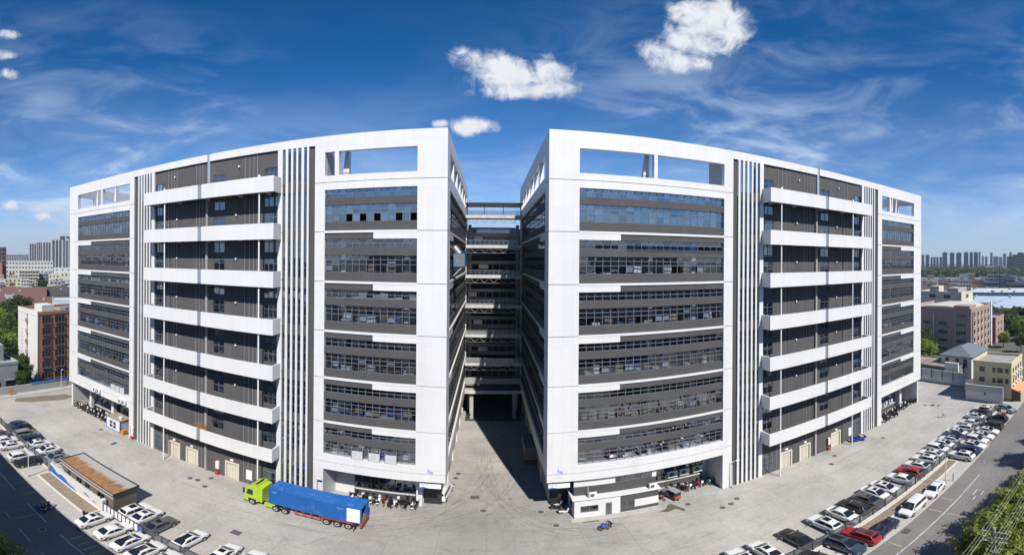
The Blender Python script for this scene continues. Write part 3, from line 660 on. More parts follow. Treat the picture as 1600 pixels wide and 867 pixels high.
for y0, y1, z in ((24.0, 24.12, .06), (8.85, 9.0, .12)):
    kb = struct(link('kerb', None)); i = 0
    km = MB().box(.006, .994 * 2, y0, y1, -.02, z).mesh('kerb_stone', KERB)
    for i in range(-35, 35): link('kerb_stone', km, kb, (i * 2.0, 0, 0))
sheet('lane_shade_sheet', -4.9, 7.05, 85.0, 107.9, -.005, mat('painted_lane_shade', (.075, .073, .07), .7, var=.3, vscale=.4))  # dark sheet: deep shade under the bridges put into the floor colour
# painted markings
YEL = mat('yellow_road_paint', (.42, .32, .12), .7, var=.25, vscale=1.5, dirt=((.30, .28, .25), 2.0, .45, .66, .85))
WHP = mat('white_road_paint', (.50, .495, .48), .7, var=.2, vscale=1.5, dirt=((.22, .21, .20), 1.8, .47, .68, .8))
def mark(name, x0, x1, y0, y1, m, z=.0):
    o = MB().face([(x0, y0, z), (x1, y0, z), (x1, y1, z), (x0, y1, z)]).build(name, m); return struct(o)
for x0, x1 in ((30, 58.5), (-47, -41.5), (-38.2, -33), (-58, -51)): mark('lane_line', x0, x1, 21.42, 21.57, WHP)
for x0, x1 in ((-46, -44), (-41.5, -38.5), (-36, -33), (-52, -49)): mark('lane_line', x0, x1, 17.95, 18.07, WHP)
for x in (36.2, 45.6, 49.2, -53, -49.5, -37, -35.5, -34.4, -33.3):
    mark('yellow_tick', x, x + .18, 21.9, 23.6, YEL)
for x in (45.6, -44.0, -53): mark('yellow_tick', x, x + .18, 18.2, 21.2, YEL)
for i, (x0, x1, y0) in enumerate(((52.2, 53.4, 19.0), (51.8, 53.6, 20.0), (50.4, 51.6, 19.5))): mark('lane_arrow', x0, x1, y0, y0 + .14, WHP)
# parking bays
mark('bay_line', 24, 92, 33.86, 33.98, YEL, .0)
for i in range(28): x = 26.4 + i * 2.43; mark('bay_line', x - .05, x + .05, 28.95, 33.86, YEL, .0)
mark('bay_line', -38.5, -16, 33.86, 33.98, YEL, .0); mark('bay_line', -92, -54.5, 33.86, 33.98, YEL, .0)
for i in range(9): x = -38 + i * 2.45; mark('bay_line', x - .05, x + .05, 28.95, 33.86, YEL, .0)
for i in range(14): x = -88 + i * 2.45; mark('bay_line', x - .05, x + .05, 28.95, 33.86, YEL, .0)
mark('edge_line', 31, 48, 46.72, 46.82, YEL, .0); mark('edge_line', -48, -28, 46.72, 46.82, YEL, .0)
for y in (49.0, 51.2): mark('scooter_bay_line', 24.5, 31.0, y, y + .08, YEL, .0); mark('scooter_bay_line', -18.2, -8.0, y - .4, y - .32, YEL, .0)
# manhole covers and drain grates
IRON = mat('cast_iron_cover', (.13, .125, .12), .7, .3, var=.25, vscale=6)
mh = MB().tube((0, 0, 0), (0, 0, .015), .42, n=20).mesh('manhole_cover', IRON); rm = MB().tube((0, 0, 0), (0, 0, .008), .50, n=20).mesh('cover_rim', CONC)
MHL = ['by the puddle', 'the outermost of three past the scooter row', 'the farthest of three past the scooter row', 'the nearest of three past the scooter row', 'lowest of the group before the cream doors', 'beside the cream door near the truck', 'the outer of a pair before the cream doors', 'the inner of a pair before the cream doors', 'first along the lane wall', 'second along the lane wall', 'third along the lane wall', 'in the mouth of the lane', 'at the lane corner of the annex', 'before the annex window', 'before the kiosk', 'first beyond the far scooters', 'second beyond the far scooters', 'before the fins at the far end', 'before the third cream door, upper', 'before the third cream door, lower', 'first between kiosk and guardhouse', 'second between kiosk and guardhouse', 'in the shaded road', 'in the sunlit road']
for i, (px, py) in enumerate(((1075, 788), (1142, 787), (1151, 779), (1129, 793), (320, 760), (330, 747), (297, 747), (309, 750), (716, 740), (712, 747), (707, 757), (755, 798), (845, 800), (869, 821), (158, 671), (1445, 633), (1466, 634), (1380, 684), (1304, 712), (1299, 725), (176, 694), (180, 692), (66, 827), (1534, 722))):
    p = G(px, py); t = tag(link('manhole', None, None, (p.x, p.y, -.008)), 'round iron manhole cover ' + MHL[i], 'manhole', 'manhole covers')
    link('cover', mh, t); link('rim', rm, t)
gm = MB(); gm.box(-.6, .6, -.45, .45, 0, .012); 
for i in range(9): gm.box(-.55 + i * .125, -.5 + i * .125, -.4, .4, .012, .03)
gm = gm.mesh('drain_grate', IRON)
for (px, py), gl in zip(((742, 777), (917, 813), (927, 812), (1457, 633), (369, 832), (1416, 830)), ('on the dark stain in the lane', 'before the annex window', 'before the annex door', 'beyond the far scooters', 'in the yard beyond the truck', 'at the kerb beside the navy sedan')):
    p = G(px, py); tag(link('drain_grate', gm, None, (p.x, p.y, -.008)), 'rectangular iron drain grate ' + gl, 'drain', 'drain grates')
# soil patch and puddle
p = G(70, 621); o = MB().prism([(-7, -2.2), (-3, -3), (5, -2.4), (8, -.4), (6, 1.6), (-2, 1.2), (-6.6, .2)], 'z', 0, .012).build('soil_patch', ground_mat('soil', (.19, .155, .115), None, (.12, .10, .08), .6)); o.location = (-88.6, 44.5, -.005); o.rotation_euler.z = R(72); struct(o)
o = MB().prism([(0, 0), (.7, .3), (1.1, -.6), (1.7, -1.9), (1.3, -2.3), (.7, -1.2), (-.6, -1.6), (-1.6, -1.1), (-.4, -.7)], 'z', 0, .006).build('puddle', mat('wet_concrete', (.13, .115, .085), .12, spec=.6)); o.location = (22.4, 46.9, -.006); struct(o)
o = MB().prism([(-1.4, -1.0), (1.1, -1.2), (2.3, .2), (1.5, 1.4), (-.8, 1.1), (-2.2, .4)], 'z', 0, .006).build('dark_stain', mat('oil_stain', (.27, .26, .245), .8, var=.2, vscale=1)); o.location = (-1.7, 54, -.007); struct(o)

# ------------------------------------------------------------------ ground-storey of the bays
GB = mat('shop_grey', (.16, .16, .165), .7, var=.15, vscale=1)
def ground_bay(root, x0, x1, y, wx0, wx1, cols, n, open_front=False):
    lo, hi = sorted((x0, x1)); MB().box(lo, wx0, y, y + .25, 0, SOF).build('ground_wall', WHITE, root) if wx0 > lo + .05 else None
    if hi > wx1 + .05: MB().box(wx1, hi, y, y + .25, 0, SOF).build('ground_wall', WHITE, root)
    MB().box(wx0, wx1, y, y + .25, 0, 1.1).build('ground_wall', DARK, root)
    MB().box(wx0, wx1, y - .12, y + .2, 1.1, 1.22).build('sill', WHITE, root)
    window_band(root, wx0, wx1, [1.22, 2.4, 3.7, 5.0, SOF], n, y + .1, gm=GLASS, bar=.1)
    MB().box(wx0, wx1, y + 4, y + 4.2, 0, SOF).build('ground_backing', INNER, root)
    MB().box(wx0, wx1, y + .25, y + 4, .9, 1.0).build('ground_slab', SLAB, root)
    for c in cols: MB().box(c - .4, c + .4, y - 1.2, y - .4, 0, SOF).build('ground_column', WHITE, root)
ground_bay(left_block, -20.5, -8.2, 51.9, -17.7, -8.6, (-8.6,), 8)
ground_bay(left_block, -77.1, -58.7, 51.4, -76, -59.2, (-67.5, -75.8), 14)
ground_bay(right_block, 21.6, 31.4, 52.0, 21.8, 30.6, (), 8)
ground_bay(right_block, 69.9, 83.4, 51.4, 70.3, 81.5, (82.0,), 10)
for root, a, b in ((left_block, -20.5, -21.9), (left_block, -58.66, -57.39), (right_block, 31.42, 32.83), (right_block, 69.9, 68.42)):
    MB().box(min(a, b) + .02, max(a, b) - .02, FY + .71, 53, 0, SOF - .01).build('ground_side_wall', WHITE, root)
# lane-side entrances: dark shutter boxes
for root, x0, x1 in ((left_block, -8.1, -5.8), (right_block, 8.1, 10.2)):
    MB().box(x0, x1, 51.6, 51.8, 0, 4.6).build('shutter', FRAME_D, root)
    MB().box(x0, x1, 51.5, 51.9, 4.6, SOF).build('ground_wall', GB, root)
# air conditioners on sills (grey wrapped units in the photograph)
ACW = mat('ac_white', (.66, .67, .66), .5, var=.1, vscale=3); ACB = flat('ac_grille', (.10, .10, .10), .6)
acm = MB(); acm.box(-.55, .55, -.2, .2, 0, .85); AC_BODY = acm.mesh('ac_body', ACW)
fm = MB()
for r in (.32, .2): fm.tube((-.12, -.215 - (.32 - r) * .05, .42), (-.12, -.20, .42), r, n=14)
AC_FAN = fm.mesh('ac_fan', ACB); AC_BR = MB().box(-.5, .5, -.15, .15, -.06, 0).mesh('ac_bracket', STEEL)
def ac(loc, label, rz=0, sc_=1.0, group='air conditioner units'):
    t = thing('air_conditioner', label, 'air conditioner', loc, rz, group); t.scale = (sc_,) * 3
    link('casing', AC_BODY, t); link('fan_grille', AC_FAN, t); link('bracket', AC_BR, t); return t
for i, x in enumerate((25.4, 27.3, 29.5)): ac((x, 51.6, 2.0), '%s grey outdoor unit from the tricycle, on the shop front of the block marked five' % ORD[i], 0, 1.35)
for i, x in enumerate((72.0, 74.2, 76.4, 78.6)): ac((x, 51.0, 1.9), '%s grey outdoor unit over the scooter row at the far end, block marked five' % ORD[i], 0, 1.35)
for i, (px, py) in enumerate(((150, 612), (156, 614), (190, 629), (196, 632))):
    p = D(px, py, FY / math.cos((px - PX) / PF)); ac((p.x, FY - .25, 7.0), '%s small outdoor unit on the white fascia above the white kiosk' % ORD[i], 0, .95)
WRAP = mat('wrapped_unit', (.50, .52, .52), .5, var=.15, vscale=3)
for i, (x, lab) in enumerate([(x, '%s pale wrapped crate on the lowest window sill above the kiosk' % ORD[k]) for k, x in enumerate((-63.7, -62.2, -60.8))] + [(x, '%s pale wrapped crate on the lowest window sill behind the container truck' % ORD[k]) for k, x in enumerate((-15.9, -13.7, -11.6))]):
    t = thing('wrapped_crate', lab, 'crate', (x, 47.62, 8.93), 0, 'wrapped crates on the sills'); MB().box(-.68, .68, -.18, .15, 0, 1.15).build('body', WRAP, t)
    for sx_ in (-1, 1): MB().box(sx_ * .72 - .04, sx_ * .72 + .04, -.2, -.12, -.0, 1.9).build('strut', STEEL, t)

# ------------------------------------------------------------------ white annex under the right block
t = thing('annex_building', 'small white single-storey annex with flat roof slab under the block marked five', 'annex')
ax0, ax1, ay0, ay1 = 10.4, 21.35, 47.25, 51.2
def wallx(x0, x1, z0, z1, m, y=ay0, n='wall'): return MB().box(x0, x1, y, y + .2, z0, z1).build(n, m, t)
wallx(ax0, 11.15, 0, 3.3, WHITE); wallx(11.15, 13.4, 0, .95, WHITE); wallx(11.15, 13.4, 2.1, 3.3, WHITE); wallx(13.4, 14.3, 0, 3.3, WHITE); wallx(14.3, 15.1, 2.25, 3.3, WHITE); wallx(15.1, 16.2, 0, 3.3, WHITE)
wallx(16.2, ax1, 2.05, 3.3, DARK, ay0 + .02); wallx(18.1, ax1, .75, 2.05, WHITE, ay0 - .01); wallx(16.2, ax1, 0.12, .75, DARK, ay0 + .02); wallx(16.2, ax1, 0, .12, WHITE, ay0 - .03, 'plinth')
window_band(t, 11.15, 13.4, [.95, 2.1], 2, ay0 + .1, single=(0,), gm=GLASS_D); window_band(t, 16.2, 18.1, [.75, 2.05], 2, ay0 + .12, single=(0,), gm=GLASS_D)
dr = MB().box(14.35, 15.05, ay0 + .06, ay0 + .14, 0.02, 2.2).build('door', FRAME, t); MB().box(14.5, 14.9, ay0 + .04, ay0 + .06, .3, 2.0).build('door_glass', GLASS_D, dr)
MB().box(ax0, ax0 + .2, ay0 + .2, ay1, 0, 3.3).build('side_wall', WHITE, t); MB().box(ax0 - .02, ax0 + .0, 48.4, 49.6, 1.0, 2.2).build('side_window', GLASS_D, t)
MB().box(ax1 - .2, ax1, ay0 + .2, ay1, 0, 3.3).build('side_wall', WHITE, t); MB().box(ax0 + .2, ax1 - .2, ay1 - 1.2, ay1 - 1.0, 0, 3.3).build('inner_wall', INNER, t)
MB().box(ax0 - .3, ax1 + .25, ay0 - .25, ay1 + 1, 3.3, 3.46).build('roof_slab', WHITE, t)
MB().box(ax0 + .1, ax1, 48.15, 48.35, 3.46, 5.0).build('upper_wall', DARK, t); MB().box(ax0 + .1, 15.8, 48.13, 48.35, 5.0, SOF - .01).build('upper_wall', WHITE, t); MB().box(20.8, 21.4, 48.13, 48.35, 5.0, SOF - .01).build('upper_wall', WHITE, t)
window_band(t, 15.8, 20.8, [5.0, SOF - .02], 7, 48.25, gm=GLASS_D); MB().box(15.8, 20.8, 50, 50.1, 4.9, SOF).build('backing', INNER, t)
MB().box(ax0 - .5, ax1 + .2, ay0 - 1.0, ay0 - .03, -.005, .09).build('step', PAVE, t)
ac((12.7, 47.35, 3.52), 'white outdoor unit with a pipe on the annex roof, above its window', 0, .9); ac((20.6, 47.35, 3.52), 'white outdoor unit at the tricycle end of the annex roof', 0, .9)
t2 = tag(MB().tube((12.1, 47.4, 3.46), (12.1, 47.4, 5.3), .04, n=6).build('vent_pipe', PIPE), 'thin upright vent pipe on the annex roof', 'pipe')

# ------------------------------------------------------------------ exhaust unit on the left lane wall
t = thing('exhaust_unit', 'blue-framed ventilation unit with silver duct on the lane wall', 'ventilation unit', (-4.9, 56.5, 35.2)); t.scale = (.85, .85, .85)
MB().box(.1, 1.7, -1.2, 1.2, 0, 2.0).build('casing', mat('vent_mesh', (.20, .205, .22), .5, .4, var=.4, vscale=5), t)
for y in (-1.25, 1.15):
    fr = MB()
    for x in (.05, 1.65): fr.box(x, x + .12, y, y + .12, -.05, 2.06)
    for z in (-.06, 1.98): fr.box(.05, 1.77, y + .005, y + .105, z, z + .1)
    fr.build('frame', flat('vent_blue', (.06, .24, .42), .5), t)
du = MB(); prev = None
for i in range(7):
    a = R(90 * i / 6); p = (.1 + .9 * math.sin(a), 0, 2.9 + .75 - .9 * math.sin(a) * 0 - .0 + .6 * math.cos(a) - .6); p = (.9 - .9 * math.cos(a) * 1.0, 0, 2.0 + 1.1 * math.cos(a) ** 1 if False else 2.0 + 1.1 * math.sin(R(90 - 90 * i / 6)))
    if prev: du.tube(prev, p, .55, n=12)
    prev = p
du.build('duct', STEEL, t); 
for y in (-1, 1): MB().tube((0, y, -1.6), (1.6, y, 0), .06, n=6).box(0, 1.7, y - .06, y + .06, -.12, 0).build('bracket', WHITE, t)

# tyre marks curving out of the lane and along the yard
def tyre_mat():
    m = bpy.data.materials.new('tyre_rubber_mark'); m.use_nodes = True; nt = m.node_tree; N, L = nt.nodes, nt.links; p = N['Principled BSDF']; p.inputs['Base Color'].default_value = (.10, .097, .092, 1); p.inputs['Roughness'].default_value = .8
    geo = N.new('ShaderNodeNewGeometry'); nz = N.new('ShaderNodeTexNoise'); nz.inputs['Scale'].default_value = .7; nz.inputs['Detail'].default_value = 8; nz.inputs['Roughness'].default_value = .75; L.new(geo.outputs['Position'], nz.inputs['Vector'])
    mr = N.new('ShaderNodeMapRange'); mr.inputs[1].default_value = .38; mr.inputs[2].default_value = .72; mr.inputs[3].default_value = 0; mr.inputs[4].default_value = .15; L.new(nz.outputs[0], mr.inputs[0])
    tr = N.new('ShaderNodeBsdfTransparent'); mx = N.new('ShaderNodeMixShader'); L.new(mr.outputs[0], mx.inputs[0]); L.new(tr.outputs[0], mx.inputs[1]); L.new(p.outputs[0], mx.inputs[2]); L.new(mx.outputs[0], N['Material Output'].inputs[0]); return m
TYRE = tyre_mat(); jt = random.Random(21)
def tyre_mark(pts, w, z):
    b = MB(); n = 26; P_ = []
    for i in range(n + 1):
        u = i / n; a, c, d = [Vector((*q, 0)) for q in pts]; P_.append(a * (1 - u) ** 2 + c * 2 * u * (1 - u) + d * u * u)
    for i in range(n):
        dr = (P_[i + 1] - P_[i]).normalized(); sd = Vector((-dr.y, dr.x, 0)) * w / 2; d2 = (P_[min(n, i + 2)] - P_[i + 1]).normalized() if i + 2 <= n else dr; s2 = Vector((-d2.y, d2.x, 0)) * w / 2
        b.face([(q.x, q.y, z) for q in (P_[i] + sd, P_[i] - sd, P_[i + 1] - s2, P_[i + 1] + s2)])
    return struct(b.build('tyre_mark', TYRE))
for i in range(24):
    z = -.0085 + i * .00015
    if i < 16:
        x0 = jt.uniform(-2.5, 4); sg = -1 if i % 2 else 1; L_ = jt.uniform(14, 40); y1 = jt.uniform(36.5, 45); q = [(x0, jt.uniform(54, 74)), (x0 + sg * jt.uniform(-1, 4), jt.uniform(39, 46)), (x0 + sg * L_, y1)]
    else:
        x0 = jt.uniform(-75, 70); L_ = jt.uniform(12, 28); y0 = jt.uniform(35.5, 45); q = [(x0, y0), (x0 + L_ / 2, y0 + jt.uniform(-2, 2)), (x0 + L_, y0 + jt.uniform(-1.5, 1.5))]
    tyre_mark(q, .26, z); off = 1.75; tyre_mark([(a + (off if i < 16 and k == 0 else 0), b_ + (off if k or i >= 16 else 0)) for k, (a, b_) in enumerate(q)], .26, z + .00008)
# ------------------------------------------------------------------ cars (front towards +y, origin on the ground)
def paint(name, col, metal=0.0): return mat('paint_' + name, col, .28, metal, coat=.8)
PAINT = {'white': paint('white', (.66, .66, .65)), 'black': paint('black', (.012, .012, .014)), 'red': paint('red', (.32, .012, .016)), 'grey': paint('grey', (.12, .12, .125), .4), 'silver': paint('silver', (.42, .44, .47), .6),
         'navy': paint('navy', (.012, .02, .055)), 'blue-grey': paint('blue_grey', (.05, .075, .11), .3), 'dark grey': paint('dark_grey', (.045, .045, .05), .2), 'brown': paint('brown', (.10, .075, .05), .3)}
CARGLASS = mat('car_glass', (.012, .015, .02), .04, spec=.8); LAMPW = mat('headlamp_glass', (.55, .58, .6), .1, spec=.8); LAMPR = mat('tail_lamp_red', (.30, .01, .01), .15); TRIM = mat('black_trim', (.02, .02, .022), .5)
def smooth_me(me, ang=38):
    bm = bmesh.new(); bm.from_mesh(me); bmesh.ops.remove_doubles(bm, verts=bm.verts, dist=.0015); bmesh.ops.recalc_face_normals(bm, faces=bm.faces); bm.to_mesh(me); bm.free()
    me.polygons.foreach_set('use_smooth', [True] * len(me.polygons)); me.set_sharp_from_angle(angle=R(ang)); return me
def loft(rings, b, cap=True):
    n = len(rings[0]); s = len(b.v)
    for r in rings: b.v += [tuple(p) for p in r]
    for i in range(len(rings) - 1):
        for j in range(n):
            k = (j + 1) % n; b.f.append((s + i * n + j, s + i * n + k, s + (i + 1) * n + k, s + (i + 1) * n + j)); b.m.append(b.mi)
    if cap:
        b.f.append(tuple(s + j for j in range(n - 1, -1, -1))); b.f.append(tuple(s + (len(rings) - 1) * n + j for j in range(n))); b.m += [b.mi] * 2
SPEC = {
 'sedan': dict(L=4.72, st=[(-2.36, .66, .48, .84), (-2.28, .80, .34, .97), (-1.95, .88, .27, 1.02), (-1.35, .905, .22, 1.00), (-.5, .91, .20, .97), (.5, .91, .20, .95), (1.15, .905, .22, .94), (1.6, .89, .24, .88), (2.05, .87, .27, .84), (2.27, .80, .30, .76), (2.36, .68, .36, .66)],
   cab=[(-1.78, 1.0, .74), (-.98, 1.43, .59), (.28, 1.45, .60), (1.18, .94, .76)], wb=1.36, wr=.325),
 'suv': dict(L=4.62, st=[(-2.31, .72, .52, .95), (-2.22, .84, .38, 1.10), (-1.8, .905, .30, 1.12), (-1.0, .925, .27, 1.09), (0, .93, .26, 1.06), (.8, .93, .26, 1.04), (1.25, .92, .28, 1.02), (1.7, .90, .30, .97), (2.08, .88, .33, .93), (2.25, .81, .36, .86), (2.31, .70, .42, .76)],
   cab=[(-2.12, 1.10, .76), (-1.72, 1.62, .62), (.20, 1.68, .64), (1.10, 1.03, .78)], wb=1.34, wr=.36),
 'mpv': dict(L=5.05, st=[(-2.52, .80, .48, 1.05), (-2.45, .90, .36, 1.16), (-2.0, .935, .28, 1.16), (-1.0, .94, .25, 1.13), (0, .94, .25, 1.10), (1.0, .94, .25, 1.07), (1.6, .93, .27, 1.02), (2.0, .90, .30, .92), (2.3, .88, .33, .88), (2.46, .80, .36, .80), (2.52, .68, .42, .70)],
   cab=[(-2.44, 1.14, .80), (-2.20, 1.72, .68), (.55, 1.76, .68), (1.55, 1.04, .80)], wb=1.50, wr=.34)}
def car_proto(kind, sun_roof):
    S = SPEC[kind]; P = {}
    b = MB(); rings = []
    for y, w, zb, zt in S['st']:
        h = zt - zb
        half = [(w * .86, zb), (w * .985, zb + h * .22), (w, zb + h * .55), (w * .975, zb + h * .82), (w * .88, zt), (w * .45, zt + .025)]
        rings.append([(x, y, z) for x, z in half] + [(-x, y, z) for x, z in reversed(half)])
    loft(rings, b)
    (y0, z0, w0), (y1, z1, w1), (y2, z2, w2), (y3, z3, w3) = S['cab']
    # greenhouse: rings along the length, rounded roof edge
    def cr(y, zb, zt, wb, wt): return [(wb, y, zb), ((wb + wt * 2) / 3, y, zb + (zt - zb) * .62), (wt, y, zt - .05), (wt * .86, y, zt), (-wt * .86, y, zt), (-wt, y, zt - .05), (-(wb + wt * 2) / 3, y, zb + (zt - zb) * .62), (-wb, y, zb)]
    zb = min(z0, z3) - .12
    loft([cr(y0 - .02, zb, z0 + .02, w0, w0 * .97), cr(y0 + (y1 - y0) * .55, zb, z0 + (z1 - z0) * .62, w0 * 1.0, w1 * 1.10), cr(y1, zb, z1, w0 * 1.01, w1), cr((y1 + y2) / 2, zb, max(z1, z2) + .015, w0 * 1.02, (w1 + w2) / 2 + .01), cr(y2, zb, z2, w3, w2), cr(y2 + (y3 - y2) * .5, zb, z2 + (z3 - z2) * .48, w3, w2 * 1.10), cr(y3 + .02, zb, z3, w3, w3 * .97)], b)
    body = smooth_me(b.mesh('car_body', PAINT['white']), 32); P['body'] = body
    e = .014
    def up(a): return a
    ws = MB(); ws.face([(-w3 * .90, y3 - .02, z3 + .045), (w3 * .90, y3 - .02, z3 + .045), (w2 * 1.02, y2 + (y3 - y2) * .5 + e, z2 + (z3 - z2) * .48 + e + .012), (w2 * .84, y2 + .04 + e, z2 + e - .012), (-w2 * .84, y2 + .04 + e, z2 + e - .012), (-w2 * 1.02, y2 + (y3 - y2) * .5 + e, z2 + (z3 - z2) * .48 + e + .012)])
    P['windshield'] = ws.mesh('windshield', CARGLASS)
    rw = MB(); rw.face([(w0 * .86, y0 + .03, z0 + .065), (-w0 * .86, y0 + .03, z0 + .065), (-w1 * .98, y0 + (y1 - y0) * .55 - e, z0 + (z1 - z0) * .62 + e + .01), (-w1 * .82, y1 - .05, z1 + e - .02), (w1 * .82, y1 - .05, z1 + e - .02), (w1 * .98, y0 + (y1 - y0) * .55 - e, z0 + (z1 - z0) * .62 + e + .01)])
    P['rear_window'] = rw.mesh('rear_window', CARGLASS)
    def side(sgn, ya, yb, yta, ytb):
        m = MB(); zlo = max(z0, z3) + .02; zhi = (z1 + z2) / 2 - .10
        wl = w0 * .985 + .035 if True else 0; wh = (w1 + w2) / 2 + .055
        q = [(sgn * wl, ya, zlo), (sgn * wl, yb, zlo), (sgn * wh, ytb, zhi), (sgn * wh, yta, zhi)]
        m.face(q if sgn > 0 else q[::-1]); return m.mesh('side_window', CARGLASS)
    ym = (y1 + y2) / 2 - .05
    ra = y0 + (y1 - y0) * (.55 if kind == 'sedan' else .5)
    for sgn in (1, -1):
        P['side_window%d' % sgn] = side(sgn, ra, ym - .05, y1 + .12, ym - .05); P['side_windowf%d' % sgn] = side(sgn, ym + .05, y3 - .28, ym + .05, y2 - .02)
    hy = S['st'][-2][0]; ty = S['st'][1][0]; hz = S['st'][-2][3]; tz = S['st'][1][3]
    hw = S['st'][-2][1]; tw = S['st'][1][1]
    for sgn in (1, -1):
        P['headlight%d' % sgn] = MB().prism([(sgn * hw * .98, hy - .28), (sgn * hw * .55, hy + .03), (sgn * hw * .60, hy + .05), (sgn * (hw + .03), hy - .05)], 'z', hz - .13, hz - .01).mesh('headlight', LAMPW)
        P['taillight%d' % sgn] = MB().prism([(sgn * tw * .55, ty - .05), (sgn * (tw + .02), ty - .0), (sgn * (tw + .045), ty + .22), (sgn * tw * .9, ty + .2)], 'z', tz - .20, tz - .05).mesh('taillight', LAMPR)
        P['mirror%d' % sgn] = MB().box(sgn * (w3 + .13), sgn * (w3 + .32), y3 - .42, y3 - .28, z3 + .02, z3 + .16).mesh('mirror', PAINT['white'])
    tr = MB(); tr.box(-hw * .5, hw * .5, hy + .02, hy + .085, hz - .30, hz - .12); P['front_bumper'] = MB().box(-hw * .8, hw * .8, hy - .02, hy + .06, S['st'][-2][2] - .02, S['st'][-2][2] + .14).mesh('front_bumper', TRIM); P['rear_bumper'] = MB().box(-tw * .8, tw * .8, ty - .06, ty + .02, S['st'][1][2] - .03, S['st'][1][2] + .13).mesh('rear_bumper', TRIM)
    P['grille'] = tr.mesh('grille', TRIM)
    P['number_plate'] = MB().box(-.22, .22, ty - .085, ty - .04, tz - .40, tz - .27).mesh('number_plate', flat('plate_blue', (.05, .12, .45), .5))
    if sun_roof: P['sunroof'] = MB().box(-w1 * .62, w1 * .62, ym - (.05 if sun_roof == 1 else .75), y2 - .12, z1 - .1, max(z1, z2) + .022).mesh('sunroof', CARGLASS)
    w = MB(); wr = S['wr']; w.tube((-.11, 0, 0), (.11, 0, 0), wr, n=20); rm_ = MB(); rm_.tube((-.125, 0, 0), (.125, 0, 0), wr * .68, n=12); rm_.mi = 1; rm_.tube((-.13, 0, 0), (.13, 0, 0), wr * .18, n=8)
    P['wheel'] = w.mesh('wheel', BLACKR); P['rim'] = rm_.mesh('rim', [ALU, TRIM])
    ar = MB(); ar.tube((-.004, 0, 0), (.004, 0, 0), wr + .07, n=18); P['arch'] = ar.mesh('wheel_arch', TRIM)
    root = link('car', None)
    for nm, me in P.items():
        base = nm.rstrip('-1f') if nm not in ('body',) else nm
        base = {'side_window': 'side_window', 'headlight': 'headlight', 'taillight': 'taillight', 'mirror': 'mirror'}.get(base, base)
        if nm in ('wheel', 'arch', 'rim'): continue
        o = link(base, me, root)
        if base in ('body', 'mirror'):
            o.material_slots[0].link = 'OBJECT'; o.material_slots[0].material = PAINT['white']
    for sx in (1, -1):
        for sy in (1, -1):
            wd = S['st'][3][1]
            wl_ = link('wheel', P['wheel'], root, (sx * (wd - .085), sy * S['wb'] + (0.02 if sy > 0 else -.03), wr)); link('rim', P['rim'], wl_)
            link('wheel_arch', P['arch'], root, (sx * (wd - .012), sy * S['wb'] + (0.02 if sy > 0 else -.03), wr + .02))
    return root
PROTO = {}
for kd in SPEC:
    for sr in (0, 1, 2): PROTO[(kd, sr)] = car_proto(kd, sr)
def set_paint(o, m):
    for ch in o.children:
        if ch.name.split('.')[0] in ('body', 'mirror'): ch.material_slots[0].link = 'OBJECT'; ch.material_slots[0].material = m
used_cars = []
def car(kind, col, x, y, heading, label, sr=0, group=None, z=0.0, scale=1.0):
    """heading: degrees clockwise from +y that the nose points to"""
    c = copy_tree(PROTO[(kind, sr)]); c.name = 'parked_car'; c.location = (x, y, z); c.rotation_euler = (0, 0, -R(heading)); c.scale = (scale,) * 3
    set_paint(c, PAINT[col]); tag(c, label, 'car', group); used_cars.append(c); return c
KN = {'sedan': 'sedan', 'suv': 'SUV', 'mpv': 'people carrier'}
J = random.Random(11)
def row(cars, y, group, where, base_heading):
    for i, (px, kind, col, flip, sr) in enumerate(cars):
        x = XW(px, y); hd = base_heading + (180 if flip else 0) + J.uniform(-2, 2)
        lab = '%s %s, %s car %s' % (col, KN[kind], ORD[i], where)
        car(kind, col, x, y + J.uniform(-.2, .2), hd, lab, sr, group)
# the long row inside the fence in front of the block marked five, counted from the lane outwards
W_, B_ = 'white', 'black'
row([(1132, 'sedan', 'red', 0, 0), (1165, 'suv', W_, 0, 2), (1200, 'sedan', W_, 0, 1), (1247.5, 'sedan', B_, 0, 0), (1291.5, 'suv', W_, 0, 1), (1319, 'sedan', W_, 1, 0), (1337.5, 'suv', B_, 0, 0), (1357, 'sedan', 'grey', 1, 1), (1371.5, 'sedan', W_, 1, 1), (1385.5, 'sedan', W_, 1, 1),
     (1407.5, 'sedan', W_, 0, 0), (1421, 'suv', 'red', 0, 0), (1434.5, 'sedan', W_, 0, 1), (1446.5, 'suv', W_, 0, 1), (1457.5, 'sedan', W_, 0, 1), (1467.2, 'suv', W_, 1, 0), (1476.4, 'sedan', W_, 1, 1), (1485, 'sedan', W_, 0, 2), (1491.6, 'sedan', 'dark grey', 0, 2), (1497.8, 'sedan', W_, 1, 1), (1505.2, 'suv', W_, 0, 1),
     (1515.2, 'sedan', W_, 0, 0), (1526, 'sedan', W_, 1, 1), (1532.3, 'sedan', B_, 0, 0), (1537.2, 'suv', W_, 0, 1)], 31.2, 'cars parked inside the long fence', 'from the lane in the row inside the long fence', 0)
row([(1283, 'sedan', B_, 0, 1), (1322, 'suv', 'blue-grey', 1, 2), (1346, 'suv', 'red', 0, 2)], 26.5, 'cars parked outside the long fence', 'from the lane outside the long fence before the gravel strip', -6)
row([(1503.5, 'suv', W_, 0, 1), (1512, 'suv', 'navy', 0, 0), (1520.5, 'sedan', W_, 1, 1), (1527.6, 'suv', W_, 1, 0), (1534.5, 'sedan', W_, 1, 1), (1542.0, 'sedan', W_, 1, 1), (1549.2, 'mpv', 'dark grey', 0, 0), (1559, 'suv', B_, 0, 0)], 26.4, 'cars parked on the pavement beyond the gravel strip', 'beyond the gravel strip on the pavement outside the fence', 4)
